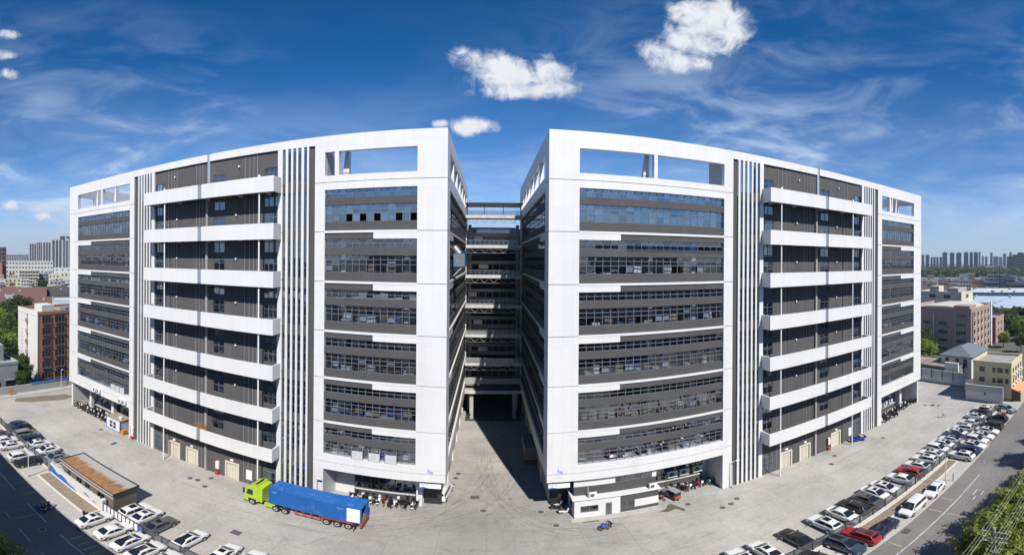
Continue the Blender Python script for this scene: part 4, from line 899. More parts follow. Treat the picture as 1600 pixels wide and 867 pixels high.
p = G(1386, 832); car('sedan', 'navy', p.x, 25.4, 268, 'dark navy sedan parked along the road beside the gravel strip, next to the red SUV', 2, 'cars along the gravel strip')
p = G(1423, 797); car('mpv', 'white', p.x + .2, 25.3, 268, 'white people carrier parked along the road between the navy sedan and a white sedan', 0, 'cars along the gravel strip')
p = G(1455, 770); car('sedan', 'white', p.x + .4, 25.2, 266, 'white sedan parked along the road beside the tall lamp post', 0, 'cars along the gravel strip')
p = G(1594, 645); car('suv', 'silver', p.x, 26.2, 200, 'silver car beyond the black SUV at the far end of the outer row', 0)
# in front of the block marked three
row([(25.5, 'sedan', 'blue-grey', 1, 0), (32.5, 'suv', B_, 1, 0), (42.0, 'mpv', 'silver', 0, 0), (51.5, 'suv', 'navy', 0, 0), (60, 'sedan', W_, 0, 1), (73, 'sedan', W_, 1, 1), (88, 'sedan', 'silver', 1, 2)], 31.2, 'cars inside the fence beyond the guardhouse', 'from the end wall inside the fence beyond the guardhouse', 0)
row([(213, 'suv', W_, 0, 1), (228, 'sedan', W_, 0, 1), (252.5, 'sedan', 'grey', 0, 1), (299, 'sedan', W_, 0, 2), (353, 'sedan', W_, 0, 1), (391, 'suv', W_, 0, 0), (425, 'sedan', W_, 0, 0)], 31.3, 'cars inside the fence on the lane side of the guardhouse', 'from the guardhouse in the row on its lane side', 0)
row([(0, 'sedan', 'grey', 0, 0), (9, 'sedan', W_, 0, 0), (17.5, 'sedan', W_, 0, 1), (35, 'suv', W_, 0, 0), (44, 'sedan', B_, 1, 0)], 26.5, 'cars on the pavement beyond the mural wall', 'on the pavement outside the fence beyond the mural wall', 0)
row([(150, 'sedan', W_, 0, 1), (177.5, 'sedan', W_, 0, 0), (204, 'sedan', W_, 0, 2), (229, 'sedan', W_, 0, 2), (259, 'suv', W_, 0, 1)], 26.3, 'cars on the pavement outside the gate', 'from the mural wall on the pavement outside the gate', 0)
# inside the glazed lowest storey of the right block
zf = FLOORS[5] - 5.95
for i, (x, c, k) in enumerate(((11.6, 'white', 'sedan'), (14.0, 'white', 'suv'), (16.2, 'silver', 'sedan'), (18.4, 'silver', 'sedan'), (20.2, 'silver', 'suv'), (22.2, 'white', 'sedan'))):
    car(k, c, x, 52.0 + (i % 2) * .4, 180 + J.uniform(-4, 4), '%s %s indoors behind the lowest windows of the block marked five, %s from its corner' % (c, KN[k], ORD[i]), 0, 'cars parked indoors', zf)
for i, (x, c, k) in enumerate(((12.4, 'silver', 'sedan'), (15.2, 'white', 'sedan'), (19.2, 'white', 'suv'))):
    car(k, c, x, 58.5, 180, '%s %s indoors in the rear row behind the lowest windows, %s from the corner' % (c, KN[k], ORD[i]), 0, 'cars parked indoors', zf)
# white van leaving the entrance under the left corner
c = car('mpv', 'white', -5.9, 54.2, 8, 'white van standing at the lane entrance under the corner marked three', 0, None)
for pr in PROTO.values():
    for ch in list(pr.children_recursive): bpy.data.objects.remove(ch)
    bpy.data.objects.remove(pr)

# ------------------------------------------------------------------ container truck
LIME = mat('lime_paint', (.36, .50, .03), .45, coat=.2, var=.08, vscale=1.2, dirt=((.22, .26, .08), 1.2, .55, .75, .5)); CBLUE = mat('container_blue', (.008, .105, .36), .55, var=.10, vscale=.6, dirt=((.12, .20, .36), .9, .56, .74, .65)); REDCH = mat('red_chassis', (.36, .06, .045), .6, var=.2, vscale=2)
t = thing('container_truck', 'lime green tractor truck with a long blue open-ended container on a red trailer', 'truck', (-29.6, 44.3, 0), R(-1.2))
# along +x: nose at x=0 (pointing -x), tail at x=16
cab = MB(); prof = [(0.05, .55), (0.0, 1.0), (.06, 1.75), (.32, 2.85), (.75, 3.35), (1.5, 3.62), (2.1, 3.66), (2.1, .75), (1.75, .75), (1.55, 1.15), (.95, 1.15), (.75, .75), (.72, .5)]
cab.prism(prof, 'y', -1.22, 1.22); o = cab.build('cab', LIME, t)
ws = MB(); ws.face([(-.012 + .06, -1.1, 1.85), (-.012 + .06, 1.1, 1.85), (.285, 1.05, 2.75), (.285, -1.05, 2.75)]); ws.build('windshield', CARGLASS, t)
for sg in (-1, 1):
    MB().prism([(.32, 1.75), (1.35, 1.75), (1.35, 2.7), (.55, 2.7)], 'y', sg * 1.22, sg * 1.235).build('side_window', CARGLASS, t)
    MB().box(-.05, .12, sg * 1.28, sg * 1.45, 1.9, 2.8).build('mirror', TRIM, t)
    MB().box(-.03, .05, sg * .7, sg * 1.15, .85, 1.1).build('headlight', LAMPW, t)
MB().box(-.06, .08, -1.18, 1.18, .35, .68).build('bumper', TRIM, t)
MB().box(-.03, .03, -.75, .75, 1.15, 1.6).build('grille', TRIM, t)
df = MB(); df.prism([(2.1, .9), (2.75, .9), (2.75, 3.35), (2.1, 3.5)], 'y', -1.18, 1.18); df.build('fairing', LIME, t)
MB().box(1.55, 1.8, -.9, .9, 3.63, 3.75).build('roof_strip', TRIM, t)
MB().box(3.1, 4.6, -1.2, -.85, .5, 1.05).build('fuel_tank', LIME, t); MB().box(3.1, 4.3, .85, 1.2, .5, 1.05).build('fuel_tank', LIME, t)
MB().box(1.8, 6.6, -.42, .42, .8, 1.05).build('frame', TRIM, t)
wh = MB(); wh.tube((0, -.16, 0), (0, .16, 0), .52, n=22); wh.mi = 1; wh.tube((0, -.175, 0), (0, .175, 0), .30, n=14); wh.mi = 0; wh.tube((0, -.18, 0), (0, .18, 0), .13, n=10); whm = wh.mesh('truck_wheel', [BLACKR, mat('truck_rim', (.45, .43, .40), .5, .3)])
for x in (1.25, 4.75, 6.05, 11.6, 12.95, 14.3):
    for sg in (-1, 1): link('wheel', whm, t, (x, sg * 1.06, .52))
tr = MB(); tr.box(4.4, 15.9, -.55, -.35, 1.05, 1.38); tr.box(4.4, 15.9, .35, .55, 1.05, 1.38)
for i in range(10): tr.box(4.6 + i * 1.22, 4.75 + i * 1.22, -1.2, 1.2, 1.25, 1.40)
tr.box(15.7, 15.95, -1.24, 1.24, .75, 1.40); tr.build('trailer_frame', REDCH, t)
for sg in (-1, 1):
    g = MB(); g.box(7.3, 10.9, sg * 1.16, sg * 1.22, .95, 1.05); g.box(7.3, 10.9, sg * 1.16, sg * 1.22, .65, .75)
    for i in range(4): g.box(7.5 + i * 1.05, 7.58 + i * 1.05, sg * 1.05, sg * 1.15, .6, 1.25)
    g.build('side_guard', REDCH, t); MB().box(10.95, 15.2, sg * .85, sg * 1.22, 1.12, 1.2).build('mudguard', REDCH, t)
cz0, cz1, cx0, cx1 = 1.42, 4.02, 3.75, 15.9
con = MB(); n = 62; w = (cx1 - cx0) / n
for sg in (-1, 1):                          # corrugated sides
    for i in range(n):
        x0 = cx0 + w * i; d = .045 if i % 2 else 0.0
        y = sg * (1.20 - d); con.box(x0, x0 + w, y - .015, y + .015, cz0 + .12, cz1 - .1)
con.box(cx0, cx0 + .06, -1.2, 1.2, cz0, cz1); 
for sg in (-1, 1): con.box(cx0, cx1, sg * 1.24 - .06 * (sg > 0), sg * 1.24 + .06 * (sg < 0), cz1 - .12, cz1); con.box(cx0, cx1, sg * 1.24 - .06 * (sg > 0), sg * 1.24 + .06 * (sg < 0), cz0, cz0 + .14)
for x in (cx0, cx1 - .14):
    for sg in (-1, 1): con.box(x, x + .14, sg * 1.245 - .14 * (sg > 0), sg * 1.245 + .14 * (sg < 0), cz0, cz1)
con.box(cx1 - .12, cx1, -1.24, 1.24, cz1 - .14, cz1); con.build('container', CBLUE, t)
rf = MB()
for i in range(12): rf.box(cx0 + .01 + i * (cx1 - cx0) / 12, cx0 - .01 + (i + 1) * (cx1 - cx0) / 12, -1.19, 1.19, cz1 - .04, cz1 + .012); 
rf.build('container_roof', CBLUE, t); MB().box(cx0, cx1, -1.19, 1.19, cz0, cz0 + .1).build('container_floor', mat('container_ply', (.18, .11, .06), .8, var=.2, vscale=3), t)
PANW = mat('white_sheet_panel', (.72, .74, .74), .5, var=.06, vscale=2)
for i in range(6): MB().box(cx1 - 1.75, cx1 - .18, -1.275, -1.235, cz0 + .1 + i * .38, cz0 + .47 + i * .38).build('white_panel', PANW, t)
MB().box(cx1 + .01, cx1 + .06, .2, 1.2, cz0, cz1).build('container_door', CBLUE, t).rotation_euler.z = 0

mk = MB()                                   # worn white stencilling on the container roof and side
for x, y, l, w in ((5.0, -.9, .6, .06), (5.1, -.7, .4, .06), (8.6, -.2, .9, .05), (9.2, -.35, .9, .05), (11.0, .2, .7, .05), (13.9, -.6, .9, .07), (14.1, -.8, .6, .07)): mk.box(x, x + l, y, y + w, cz1 + .012, cz1 + .016)
for x, z, l in ((4.2, 3.5, .8), (4.2, 3.3, .6), (12.9, 3.5, .9), (12.9, 3.3, .7)): mk.box(x, x + l, -1.222, -1.216, z, z + .09)
tag(mk.build('stencil_marks', mat('stencil_white', (.16, .26, .45), .8, var=.3, vscale=4), t), kind='stuff')
for x in (1.25,):
    for sg in (-1, 1): MB().box(x - .62, x + .62, sg * 1.2, sg * 1.23, .55, 1.12).build('wheel_arch', TRIM, t)
MB().box(2.8, 3.7, -.7, .7, 1.05, 1.15).build('catwalk', STEEL, t); MB().tube((2.95, .8, 1.0), (2.95, .8, 3.3), .08, n=8).build('exhaust_stack', STEEL, t)
for sg in (-1, 1): MB().box(15.93, 15.97, sg * .75, sg * 1.15, .85, 1.0).build('taillight', LAMPR, t)
# ------------------------------------------------------------------ scooters
SCW = {'white': flat('scooter_white', (.72, .72, .72), .3), 'black': flat('scooter_black', (.015, .015, .017), .3), 'red': flat('scooter_red', (.26, .02, .025), .4), 'teal': flat('scooter_teal', (.05, .28, .32), .35)}
def scooter_proto():
    root = link('scooter', None)
    b = MB(); b.prism([(-.62, .42), (-.30, .40), (-.22, .28), (.30, .26), (.38, .34), (.46, .92), (.40, 1.0), (.30, .60), (.22, .36), (-.12, .38), (-.15, .68), (-.70, .72), (-.80, .58)], 'x', -.15, .15)
    b.prism([(.42, .62), (.58, .66), (.52, .95), (.44, .98)], 'x', -.19, .19); o = b.build('body', SCW['white'], root); o.material_slots[0].link = 'OBJECT'; o.material_slots[0].material = SCW['white']
    s = MB(); s.prism([(-.78, .72), (-.15, .69), (-.12, .76), (-.45, .83), (-.80, .80)], 'x', -.16, .16); s.build('seat', TRIM, root)
    h = MB(); h.tube((0, .40, .95), (0, .34, 1.08), .03, n=6); h.tube((-.34, .28, 1.10), (.34, .28, 1.10), .025, n=6); h.tube((0, .44, .9), (0, .62, .3), .035, n=6); h.build('handlebar', TRIM, root)
    w = MB(); w.tube((-.05, 0, 0), (.05, 0, 0), .24, n=14); w.mi = 1; w.tube((-.055, 0, 0), (.055, 0, 0), .13, n=10); wm = w.mesh('wheel', [BLACKR, ALU])
    link('wheel', wm, root, (0, .64, .24)); link('wheel', wm, root, (0, -.56, .24))
    for sg in (-1, 1): MB().tube((sg * .26, .30, 1.1), (sg * .30, .36, 1.26), .012, n=5).box(sg * .24, sg * .36, .35, .37, 1.24, 1.33).build('mirror', TRIM, root)
    bx = MB().box(-.2, .2, -1.05, -.70, .78, 1.10).build('top_box', SCW['black'], root)
    return root
SCO = scooter_proto()
def scooter(x, y, hd, col, label, group, box=True, z=0.0, tilt=0.0):
    c = copy_tree(SCO); c.name = 'scooter'; c.location = (x, y, z); c.rotation_euler = (0, R(tilt), -R(hd)); tag(c, label, 'scooter', group)
    for ch in list(c.children):
        n = ch.name.split('.')[0]
        if n == 'body': ch.material_slots[0].link = 'OBJECT'; ch.material_slots[0].material = SCW[col]
        if n == 'top_box' and not box: bpy.data.objects.remove(ch)
    return c
def scooter_row(x0, x1, n, y, cols, where, group, hd0=0):
    for i in range(n):
        x = x0 + (x1 - x0) * i / max(1, n - 1) + J.uniform(-.15, .15); col = cols[i % len(cols)]
        scooter(x, y + J.uniform(-.25, .25), hd0 + J.uniform(-22, 22), col, '%s scooter, %s in the row %s' % (col, ORD[i] if i < 30 else 'far', where), group, J.random() < .4, 0, J.uniform(-6, 6))
scooter_row(-79.5, -66.4, 22, 48.9, ['black', 'white', 'black', 'white', 'black', 'red', 'white'], 'along the far ground-floor windows, front rank, towards the kiosk', 'scooters by the kiosk')
scooter_row(-78.0, -66.8, 18, 50.3, ['white', 'black', 'black', 'white'], 'along the far ground-floor windows, rear rank, towards the kiosk', 'scooters by the kiosk')
scooter_row(-18.0, -8.8, 16, 50.0, ['black', 'white', 'white', 'black', 'black', 'white', 'black', 'white', 'red'], 'behind the container truck, counted towards the lane', 'scooters behind the truck')
scooter_row(-17.4, -9.6, 10, 51.0, ['black', 'white', 'black'], 'against the shop window behind the container truck', 'scooters behind the truck')
scooter_row(25.3, 31.0, 10, 50.1, ['black', 'black', 'black', 'white', 'black', 'red', 'white', 'black', 'teal', 'black'], 'between the tricycle and the white column', 'scooters beside the tricycle', 150)
scooter_row(70.6, 85.8, 22, 49.3, ['black', 'black', 'white', 'black'], 'at the far end of the block marked five', 'scooters at the far end')
scooter_row(71.2, 76.0, 6, 48.1, ['white', 'black', 'black'], 'standing out in front of the far-end row', 'scooters at the far end')
for i, (px, py, hd, c) in enumerate(((868, 787, 80, 'black'), (873, 791, 75, 'white'), (870, 796, 95, 'black'), (882, 802, 85, 'white'), (872, 780, 70, 'black'))):
    p = G(px, py); scooter(p.x, p.y, hd, c, '%s scooter, %s of those parked at the lane corner of the annex' % (c, ORD[i]), 'scooters by the annex', False)
p = G(1032, 780); scooter(p.x, p.y, 160, 'red', 'red scooter parked at the end of the annex beside the puddle', 'scooters by the annex')
p = G(139, 808); scooter(-40.2, 25.9, 110, 'black', 'black scooter parked against the end of the gravel strip by the gate', None, False)

# ------------------------------------------------------------------ people
SKIN = mat('skin', (.46, .27, .18), .6); HAIR = mat('hair_black', (.012, .010, .009), .6)
def person(label, loc, rz, top, legs, pose='stand', scale=1.0, hat=None, group=None):
    """one continuous skinned body; joints in metres, facing -y"""
    J_ = {'stand': dict(hip=(0, 0, .92), chest=(0, 0, 1.32), neck=(0, -.01, 1.48), head=(0, -.03, 1.64), lk=(.11, -.05, .5), la=(.12, .02, .08), lt=(.13, -.14, .04), rk=(-.11, .02, .5), ra=(-.12, .06, .08), rt=(-.13, -.10, .04), le=(.27, .02, 1.14), lh=(.29, -.10, .90), re=(-.27, .02, 1.14), rh=(-.29, -.06, .88)),
          'walk': dict(hip=(0, 0, .90), chest=(0, -.04, 1.30), neck=(0, -.07, 1.46), head=(0, -.10, 1.62), lk=(.10, -.22, .50), la=(.11, -.26, .09), lt=(.11, -.42, .05), rk=(-.10, .08, .48), ra=(-.11, .34, .14), rt=(-.11, .22, .03), le=(.26, .14, 1.12), lh=(.28, .10, .88), re=(-.26, -.12, 1.12), rh=(-.26, -.30, .95)),
          'ride': dict(hip=(0, .10, .82), chest=(0, -.02, 1.22), neck=(0, -.07, 1.38), head=(0, -.10, 1.54), lk=(.17, -.36, .72), la=(.16, -.30, .36), lt=(.16, -.44, .32), rk=(-.17, -.36, .72), ra=(-.16, -.30, .36), rt=(-.16, -.44, .32), le=(.28, -.22, 1.08), lh=(.28, -.46, 1.10), re=(-.28, -.22, 1.08), rh=(-.28, -.46, 1.10)),
          'bend': dict(hip=(0, .10, .86), chest=(0, -.26, 1.12), neck=(0, -.38, 1.20), head=(0, -.52, 1.25), lk=(.12, -.04, .48), la=(.13, .08, .08), lt=(.13, -.08, .04), rk=(-.12, -.02, .48), ra=(-.13, .12, .08), rt=(-.13, -.04, .04), le=(.24, -.42, .92), lh=(.18, -.56, .70), re=(-.24, -.40, .92), rh=(-.18, -.56, .70))}[pose]
    names = ['hip', 'chest', 'neck', 'head', 'crown', 'lhip', 'lk', 'la', 'lt', 'rhip', 'rk', 'ra', 'rt', 'ls', 'le', 'lh', 'rs', 're', 'rh', 'waist']
    d = dict(J_); v = Vector
    d['waist'] = tuple((v(d['hip']) * .45 + v(d['chest']) * .55)); d['crown'] = tuple(v(d['head']) + (v(d['head']) - v(d['neck'])) * .55)
    d['lhip'] = tuple(v(d['hip']) + v((.10, 0, -.06))); d['rhip'] = tuple(v(d['hip']) + v((-.10, 0, -.06))); d['ls'] = tuple(v(d['chest']) + v((.19, 0, .08))); d['rs'] = tuple(v(d['chest']) + v((-.19, 0, .08)))
    rad = dict(hip=.145, waist=.135, chest=.155, neck=.06, head=.105, crown=.085, lhip=.10, lk=.065, la=.048, lt=.04, rhip=.10, rk=.065, ra=.048, rt=.04, ls=.075, le=.05, lh=.042, rs=.075, re=.05, rh=.042)
    E_ = [('hip', 'waist'), ('waist', 'chest'), ('chest', 'neck'), ('neck', 'head'), ('head', 'crown'), ('hip', 'lhip'), ('lhip', 'lk'), ('lk', 'la'), ('la', 'lt'), ('hip', 'rhip'), ('rhip', 'rk'), ('rk', 'ra'), ('ra', 'rt'), ('chest', 'ls'), ('ls', 'le'), ('le', 'lh'), ('chest', 'rs'), ('rs', 're'), ('re', 'rh')]
    me = bpy.data.meshes.new('person'); me.from_pydata([d[n] for n in names], [(names.index(a), names.index(b)) for a, b in E_], [])
    o = bpy.data.objects.new('person', me); COL.objects.link(o)
    md = o.modifiers.new('skin', 'SKIN'); o.modifiers.new('sub', 'SUBSURF').render_levels = 1; o.modifiers['sub'].levels = 1
    for i, n in enumerate(names):
        sv = me.skin_vertices[0].data[i]; sv.radius = (rad[n],) * 2; sv.use_root = n == 'hip'
    dg = bpy.context.evaluated_depsgraph_get(); me2 = bpy.data.meshes.new_from_object(o.evaluated_get(dg)); o.modifiers.clear(); o.data = me2
    me2.materials.clear()
    for m in (top, legs, SKIN, HAIR): me2.materials.append(m)
    hip, neck, head = v(d['hip']), v(d['neck']), v(d['head']); up = (head - neck).normalized()
    for pl in me2.polygons:
        c = pl.center; pl.use_smooth = True
        if (c - neck).dot(up) > .04: pl.material_index = 3 if ((c - head).dot(up) > .03 or c.y - head.y > .05) else 2
        elif min((c - v(d['lh'])).length, (c - v(d['rh'])).length) < .10: pl.material_index = 2
        else:
            dl = min((c - v(d[n])).length for n in ('lk', 'la', 'lt', 'rk', 'ra', 'rt', 'lhip', 'rhip')); du = min((c - v(d[n])).length for n in ('waist', 'chest', 'ls', 'rs', 'le', 're'))
            pl.material_index = 1 if dl < du else 0
    o.location = loc; o.rotation_euler.z = rz; o.scale = (scale,) * 3; tag(o, label, 'person', group)
    if hat: h = MB().tube(Vector(d['head']) + Vector((0, 0, .05)), Vector(d['crown']) + Vector((0, 0, .03)), .135, .09, n=12).build('helmet', hat, o)
    return o
CBLK = flat('cloth_black', (.015, .015, .018), .9); CWHT = flat('cloth_white', (.7, .7, .72), .9); CNAV = flat('cloth_navy', (.02, .03, .07), .9); CGRY = flat('cloth_grey', (.13, .13, .14), .9); CBLU = flat('cloth_blue', (.02, .10, .45), .9); CTAN = flat('cloth_tan', (.35, .27, .18), .9); CYEL = flat('helmet_yellow', (.70, .45, .02), .5); CRED = flat('cloth_red', (.45, .05, .05), .9)
p = G(554, 829); person('person in black clothes standing at the tail of the container truck', (p.x, p.y, 0), R(150), CBLK, CBLK, 'walk')
p = G(1474, 652); person('person in white top and blue trousers walking across the open yard', (p.x, p.y, 0), R(200), CWHT, CBLU, 'walk')
p = G(954, 824); person('person in dark clothes bending over the barrow with the blue load', (p.x, p.y, 0), R(-80), CNAV, CBLK, 'bend')
p = G(163, 792); person('person in a yellow helmet standing at the gate beside the guardhouse', (p.x, 29.1, 0), R(10), CNAV, CNAV, 'stand', 1, CYEL); person('person in purple-grey clothes standing inside the gate posters', (p.x + .8, 29.6, 0), R(-20), flat('cloth_purple', (.12, .05, .12), .9), CNAV, 'stand')
p = G(733, 655); person('person in dark clothes walking deep in the shaded lane', (p.x, p.y, 0), R(180), CBLK, CGRY, 'walk')
p = G(1567, 646); person('person in dark clothes standing beyond the black SUV by the orange tricycle', (p.x, p.y, 0), R(30), CNAV, CBLK, 'stand')
p = G(1571, 646); person('second person in dark clothes next to the orange tricycle', (p.x, p.y, 0), R(-50), CBLK, CGRY, 'stand')
# riders on the street
for i, (px, py, c, tp) in enumerate(((64.5, 797, 'white', CGRY), (74, 794, 'white', CBLK))):
    p = G(px, py); s_ = scooter(p.x, p.y, 258, c, '%s scooter being ridden along the shaded road, %s one' % (c, ('nearer the lane line', 'nearer the kerb')[i]), 'ridden scooters', False)
    person('rider in %s clothes on the ridden scooter %s' % (('grey', 'black')[i], ('nearer the lane line', 'nearer the kerb')[i]), (p.x + .28, p.y, 0.02), -R(258) + R(180), tp, CBLK, 'ride', 1, flat('helmet_white', (.7, .7, .7), .3))
bpy.data.objects.remove(SCO.children[0])
for ch in list(SCO.children): bpy.data.objects.remove(ch)
bpy.data.objects.remove(SCO)
# barrow with blue load
p = G(944, 827); t = thing('hand_barrow', 'red flat hand barrow carrying a round blue load', 'barrow', (p.x, p.y, 0), R(8)); t.scale = (.75, .75, .8)
MB().box(-.9, .7, -.35, .35, .32, .38).build('platform', flat('barrow_red', (.14, .05, .04), .8), t); 
for sg in (-1, 1): MB().tube((-.9, sg * .3, .36), (-1.7, sg * .3, .42), .025, n=6).build('shaft', flat('barrow_red', (.5, .07, .05)), t)
h = MB(); h.tube((.7, -.33, .36), (.8, -.33, 1.0), .025, n=6); h.tube((.7, .33, .36), (.8, .33, 1.0), .025, n=6); h.tube((.8, -.33, 1.0), (.8, .33, 1.0), .025, n=6); h.build('handle', flat('barrow_red', (.5, .07, .05)), t)
wm = MB().tube((0, -.04, 0), (0, .04, 0), .16, n=12).mesh('wheel', BLACKR)
for x in (-.6, .5):
    for sg in (-1, 1): link('wheel', wm, t, (x, sg * .3, .16))
bl = bmesh.new(); bmesh.ops.create_icosphere(bl, subdivisions=3, radius=.36)
for v_ in bl.verts: v_.co.z *= .8; v_.co += Vector((J.uniform(-.03, .03), J.uniform(-.03, .03), J.uniform(-.03, .03)))
me = bpy.data.meshes.new('blue_sack'); bl.to_mesh(me); bl.free(); me.materials.append(flat('sack_blue', (.01, .07, .36), .5)); o = link('blue_sack', me, None, (p.x - .12, p.y, .60)); tag(o, 'round blue sack lying on the red hand barrow', 'sack')
# grey and orange tricycle
def tricycle(loc, rz, label, c1, c2, roof=True, load=None):
    t = thing('cargo_tricycle', label, 'tricycle', loc, rz)
    b = MB(); b.prism([(-.2, .35), (1.3, .35), (1.35, .8), (1.05, 1.0), (.9, 1.1), (.8, .55), (-.2, .55)], 'y', -.5, .5); b.build('cab_body', c1, t)
    bed = MB(); bed.box(-1.6, -.1, -.6, .6, .50, .58); bed.box(-1.6, -.1, -.63, -.58, .58, .95); bed.box(-1.6, -.1, .58, .63, .58, .95); bed.box(-1.65, -1.6, -.6, .6, .58, .95); bed.build('cargo_bed', c2, t)
    MB().box(.05, .5, -.4, .4, .55, .85).build('seat', TRIM, t)
    wm = MB().tube((0, -.06, 0), (0, .06, 0), .27, n=14).mesh('wheel', BLACKR)
    for x, y in ((1.15, 0), (-1.0, -.5), (-1.0, .5)): link('wheel', wm, t, (x, y, .27))
    h = MB(); h.tube((1.1, 0, .9), (.95, 0, 1.2), .03, n=6); h.tube((.95, -.35, 1.2), (.95, .35, 1.2), .025, n=6); h.build('handlebar', TRIM, t)
    if roof:
        for x in (-.2, 1.15):
            for y in (-.48, .48): MB().tube((x, y, .7), (x, y, 1.65), .02, n=5).build('roof_post', STEEL, t)
        MB().box(-.35, 1.4, -.55, .55, 1.65, 1.71).build('roof', flat('tricycle_roof', (.28, .29, .30), .6), t); MB().prism([(1.20, 1.0), (1.34, 1.0), (1.24, 1.63), (1.16, 1.63)], 'y', -.46, .46).build('windshield', CARGLASS, t)
    return t
p = G(1052, 781); tricycle((p.x + .1, p.y + .7, 0), R(-75), 'grey and orange cargo tricycle with a roof parked by the scooter row', flat('tri_orange', (.32, .07, .03), .5), flat('tri_grey', (.14, .15, .17), .5))
p = G(1337, 688); tricycle((p.x, 46.2, 0), R(160), 'blue cargo tricycle loaded with yellow cartons by the block wall', flat('tri_blue', (.012, .06, .30), .4), flat('tri_blue2', (.012, .07, .33), .4), False)
CARD = mat('cardboard', (.32, .24, .15), .8, var=.15, vscale=2); CARD2 = mat('cardboard_pale', (.44, .38, .29), .8, var=.1, vscale=2); BROWNL = mat('load_brown', (.18, .09, .05), .8)
for i, (dx, dy, m) in enumerate(((.75, -.25, CARD2), (.95, .25, CARD2), (1.3, 0.0, BROWNL))):
    tag(MB().box(-.28, .28, -.24, .24, 0, .42).build('carton', m), '%s carton on the blue cargo tricycle' % ('pale', 'second pale', 'dark brown')[i], 'carton', 'cartons on the blue tricycle').location = (p.x + dx, 46.0 + dy, .585)
p = G(1581, 655); tricycle((p.x, 25.6, 0), R(20), 'orange cargo tricycle behind the black SUV at the end of the outer row', flat('tri_orange2', (.60, .13, .03), .5), flat('tri_orange3', (.55, .12, .04), .5))
# kiosk
t = thing('kiosk', 'white prefabricated kiosk with blue edges under the fascia beside the scooters', 'kiosk', (-65.6, 47.35, 0))
MB().box(0, 4.4, 0, 2.6, .05, 2.6).build('body', WHITE, t); bl = MB()
for x in (0, 4.4):
    for y in (0, 2.6): bl.box(x - .07, x + .07, y - .07, y + .07, 0, 2.65)
for z in (.0, 2.55): bl.box(-.06, 4.46, -.06, .0, z, z + .12); bl.box(4.4, 4.46, 0, 2.6, z, z + .12)
MB().box(2.05, 2.15, -.03, 0, .14, 2.5).build('door_trim', flat('kiosk_blue', (.02, .14, .42), .5), t); bl.build('trim', flat('kiosk_blue', (.02, .14, .42), .5), t)
for x in (1.1, 2.3):
    for z in (.5, 1.3): MB().box(x, x + .75, -.025, 0, z, z + .65).build('window', CARGLASS, t)
MB().box(-.15, 4.55, -.15, 2.75, 2.65, 2.75).build('roof', mat('kiosk_roof', (.32, .26, .20), .8, var=.3, vscale=1), t); MB().box(3.2, 3.9, .6, 1.2, 2.75, 3.25).build('roof_unit', ACW, t)
tag(MB().box(-.4, .4, -.5, .5, 0, .9).box(-.3, .3, -.4, .4, .9, 1.0).build('tool_box', flat('box_orange', (.55, .20, .03), .6)), 'orange tool box standing at the end of the white kiosk', 'tool box').location = (-60.3, 47.6, 0)
# orange scissor lift on the lowest left balcony
t = thing('scissor_lift', 'orange work lift standing on the lowest balcony of the block marked three', 'work lift', (XW(314, 46.3), 46.3, 7.2)); t.scale = (.85, .85, .8); OR = flat('lift_orange', (.42, .17, .03), .6)
b = MB(); b.box(-1.0, 1.0, -.4, .4, .1, .5); b.build('base', OR, t); c = MB()
for z in (1.7, 2.2, 2.7): c.box(-1.1, 1.1, -.42, -.38, z, z + .05); c.box(-1.1, 1.1, .38, .42, z, z + .05); c.box(-1.1, -1.06, -.4, .4, z, z + .05); c.box(1.06, 1.1, -.4, .4, z, z + .05)
for x in (-1.08, -.4, .4, 1.04): c.box(x, x + .05, -.42, -.37, 1.6, 2.7); c.box(x, x + .05, .37, .42, 1.6, 2.7)
c.box(-1.1, 1.1, -.4, .4, 1.55, 1.62); c.build('cage', OR, t); s2 = MB()
for sg in (-1, 1): s2.tube((-.8, sg * .3, .5), (.8, sg * .3, 1.55), .04, n=6); s2.tube((.8, sg * .3, .5), (-.8, sg * .3, 1.55), .04, n=6)
s2.build('scissor_arm', OR, t)
# fire cabinets and white notice boards on the ground wall
for i, (px, wall, lab) in enumerate(((341, 'L', 'red and white fire cabinet beside the middle cream door of the block marked three'), (208, 'L', 'red and white fire cabinet at the foot of the charcoal fins near the kiosk'), (1296.5, 'R', 'red and white fire cabinet beside the third cream door of the block marked five'))):
    x = XW(px, FY); t = thing('fire_cabinet', lab, 'fire cabinet', (x, FY + (.0 if i != 1 else -.1), .0)); MB().box(-.35, .35, -.1, .25, 1.2, 2.6).build('body', flat('cab_white', (.75, .75, .75), .5), t); MB().box(-.36, -.22, -.12, .2, 1.15, 2.65).build('red_side', flat('fire_red', (.45, .03, .03), .5), t); MB().box(-.3, .3, -.2, .2, .1, .6).build('extinguisher_box', flat('fire_red', (.45, .03, .03)), t)
for i, (px, lab) in enumerate(((390, 'white notice panel on the charcoal wall near the lime green truck'), (1331, 'white notice panel on the charcoal wall above the blue tricycle'))):
    x = XW(px, FY); tag(MB().box(x - .5, x + .5, FY + .18, FY + .27, .9, 2.7).build('notice_panel', flat('notice_white', (.72, .73, .74), .5)), lab, 'panel')
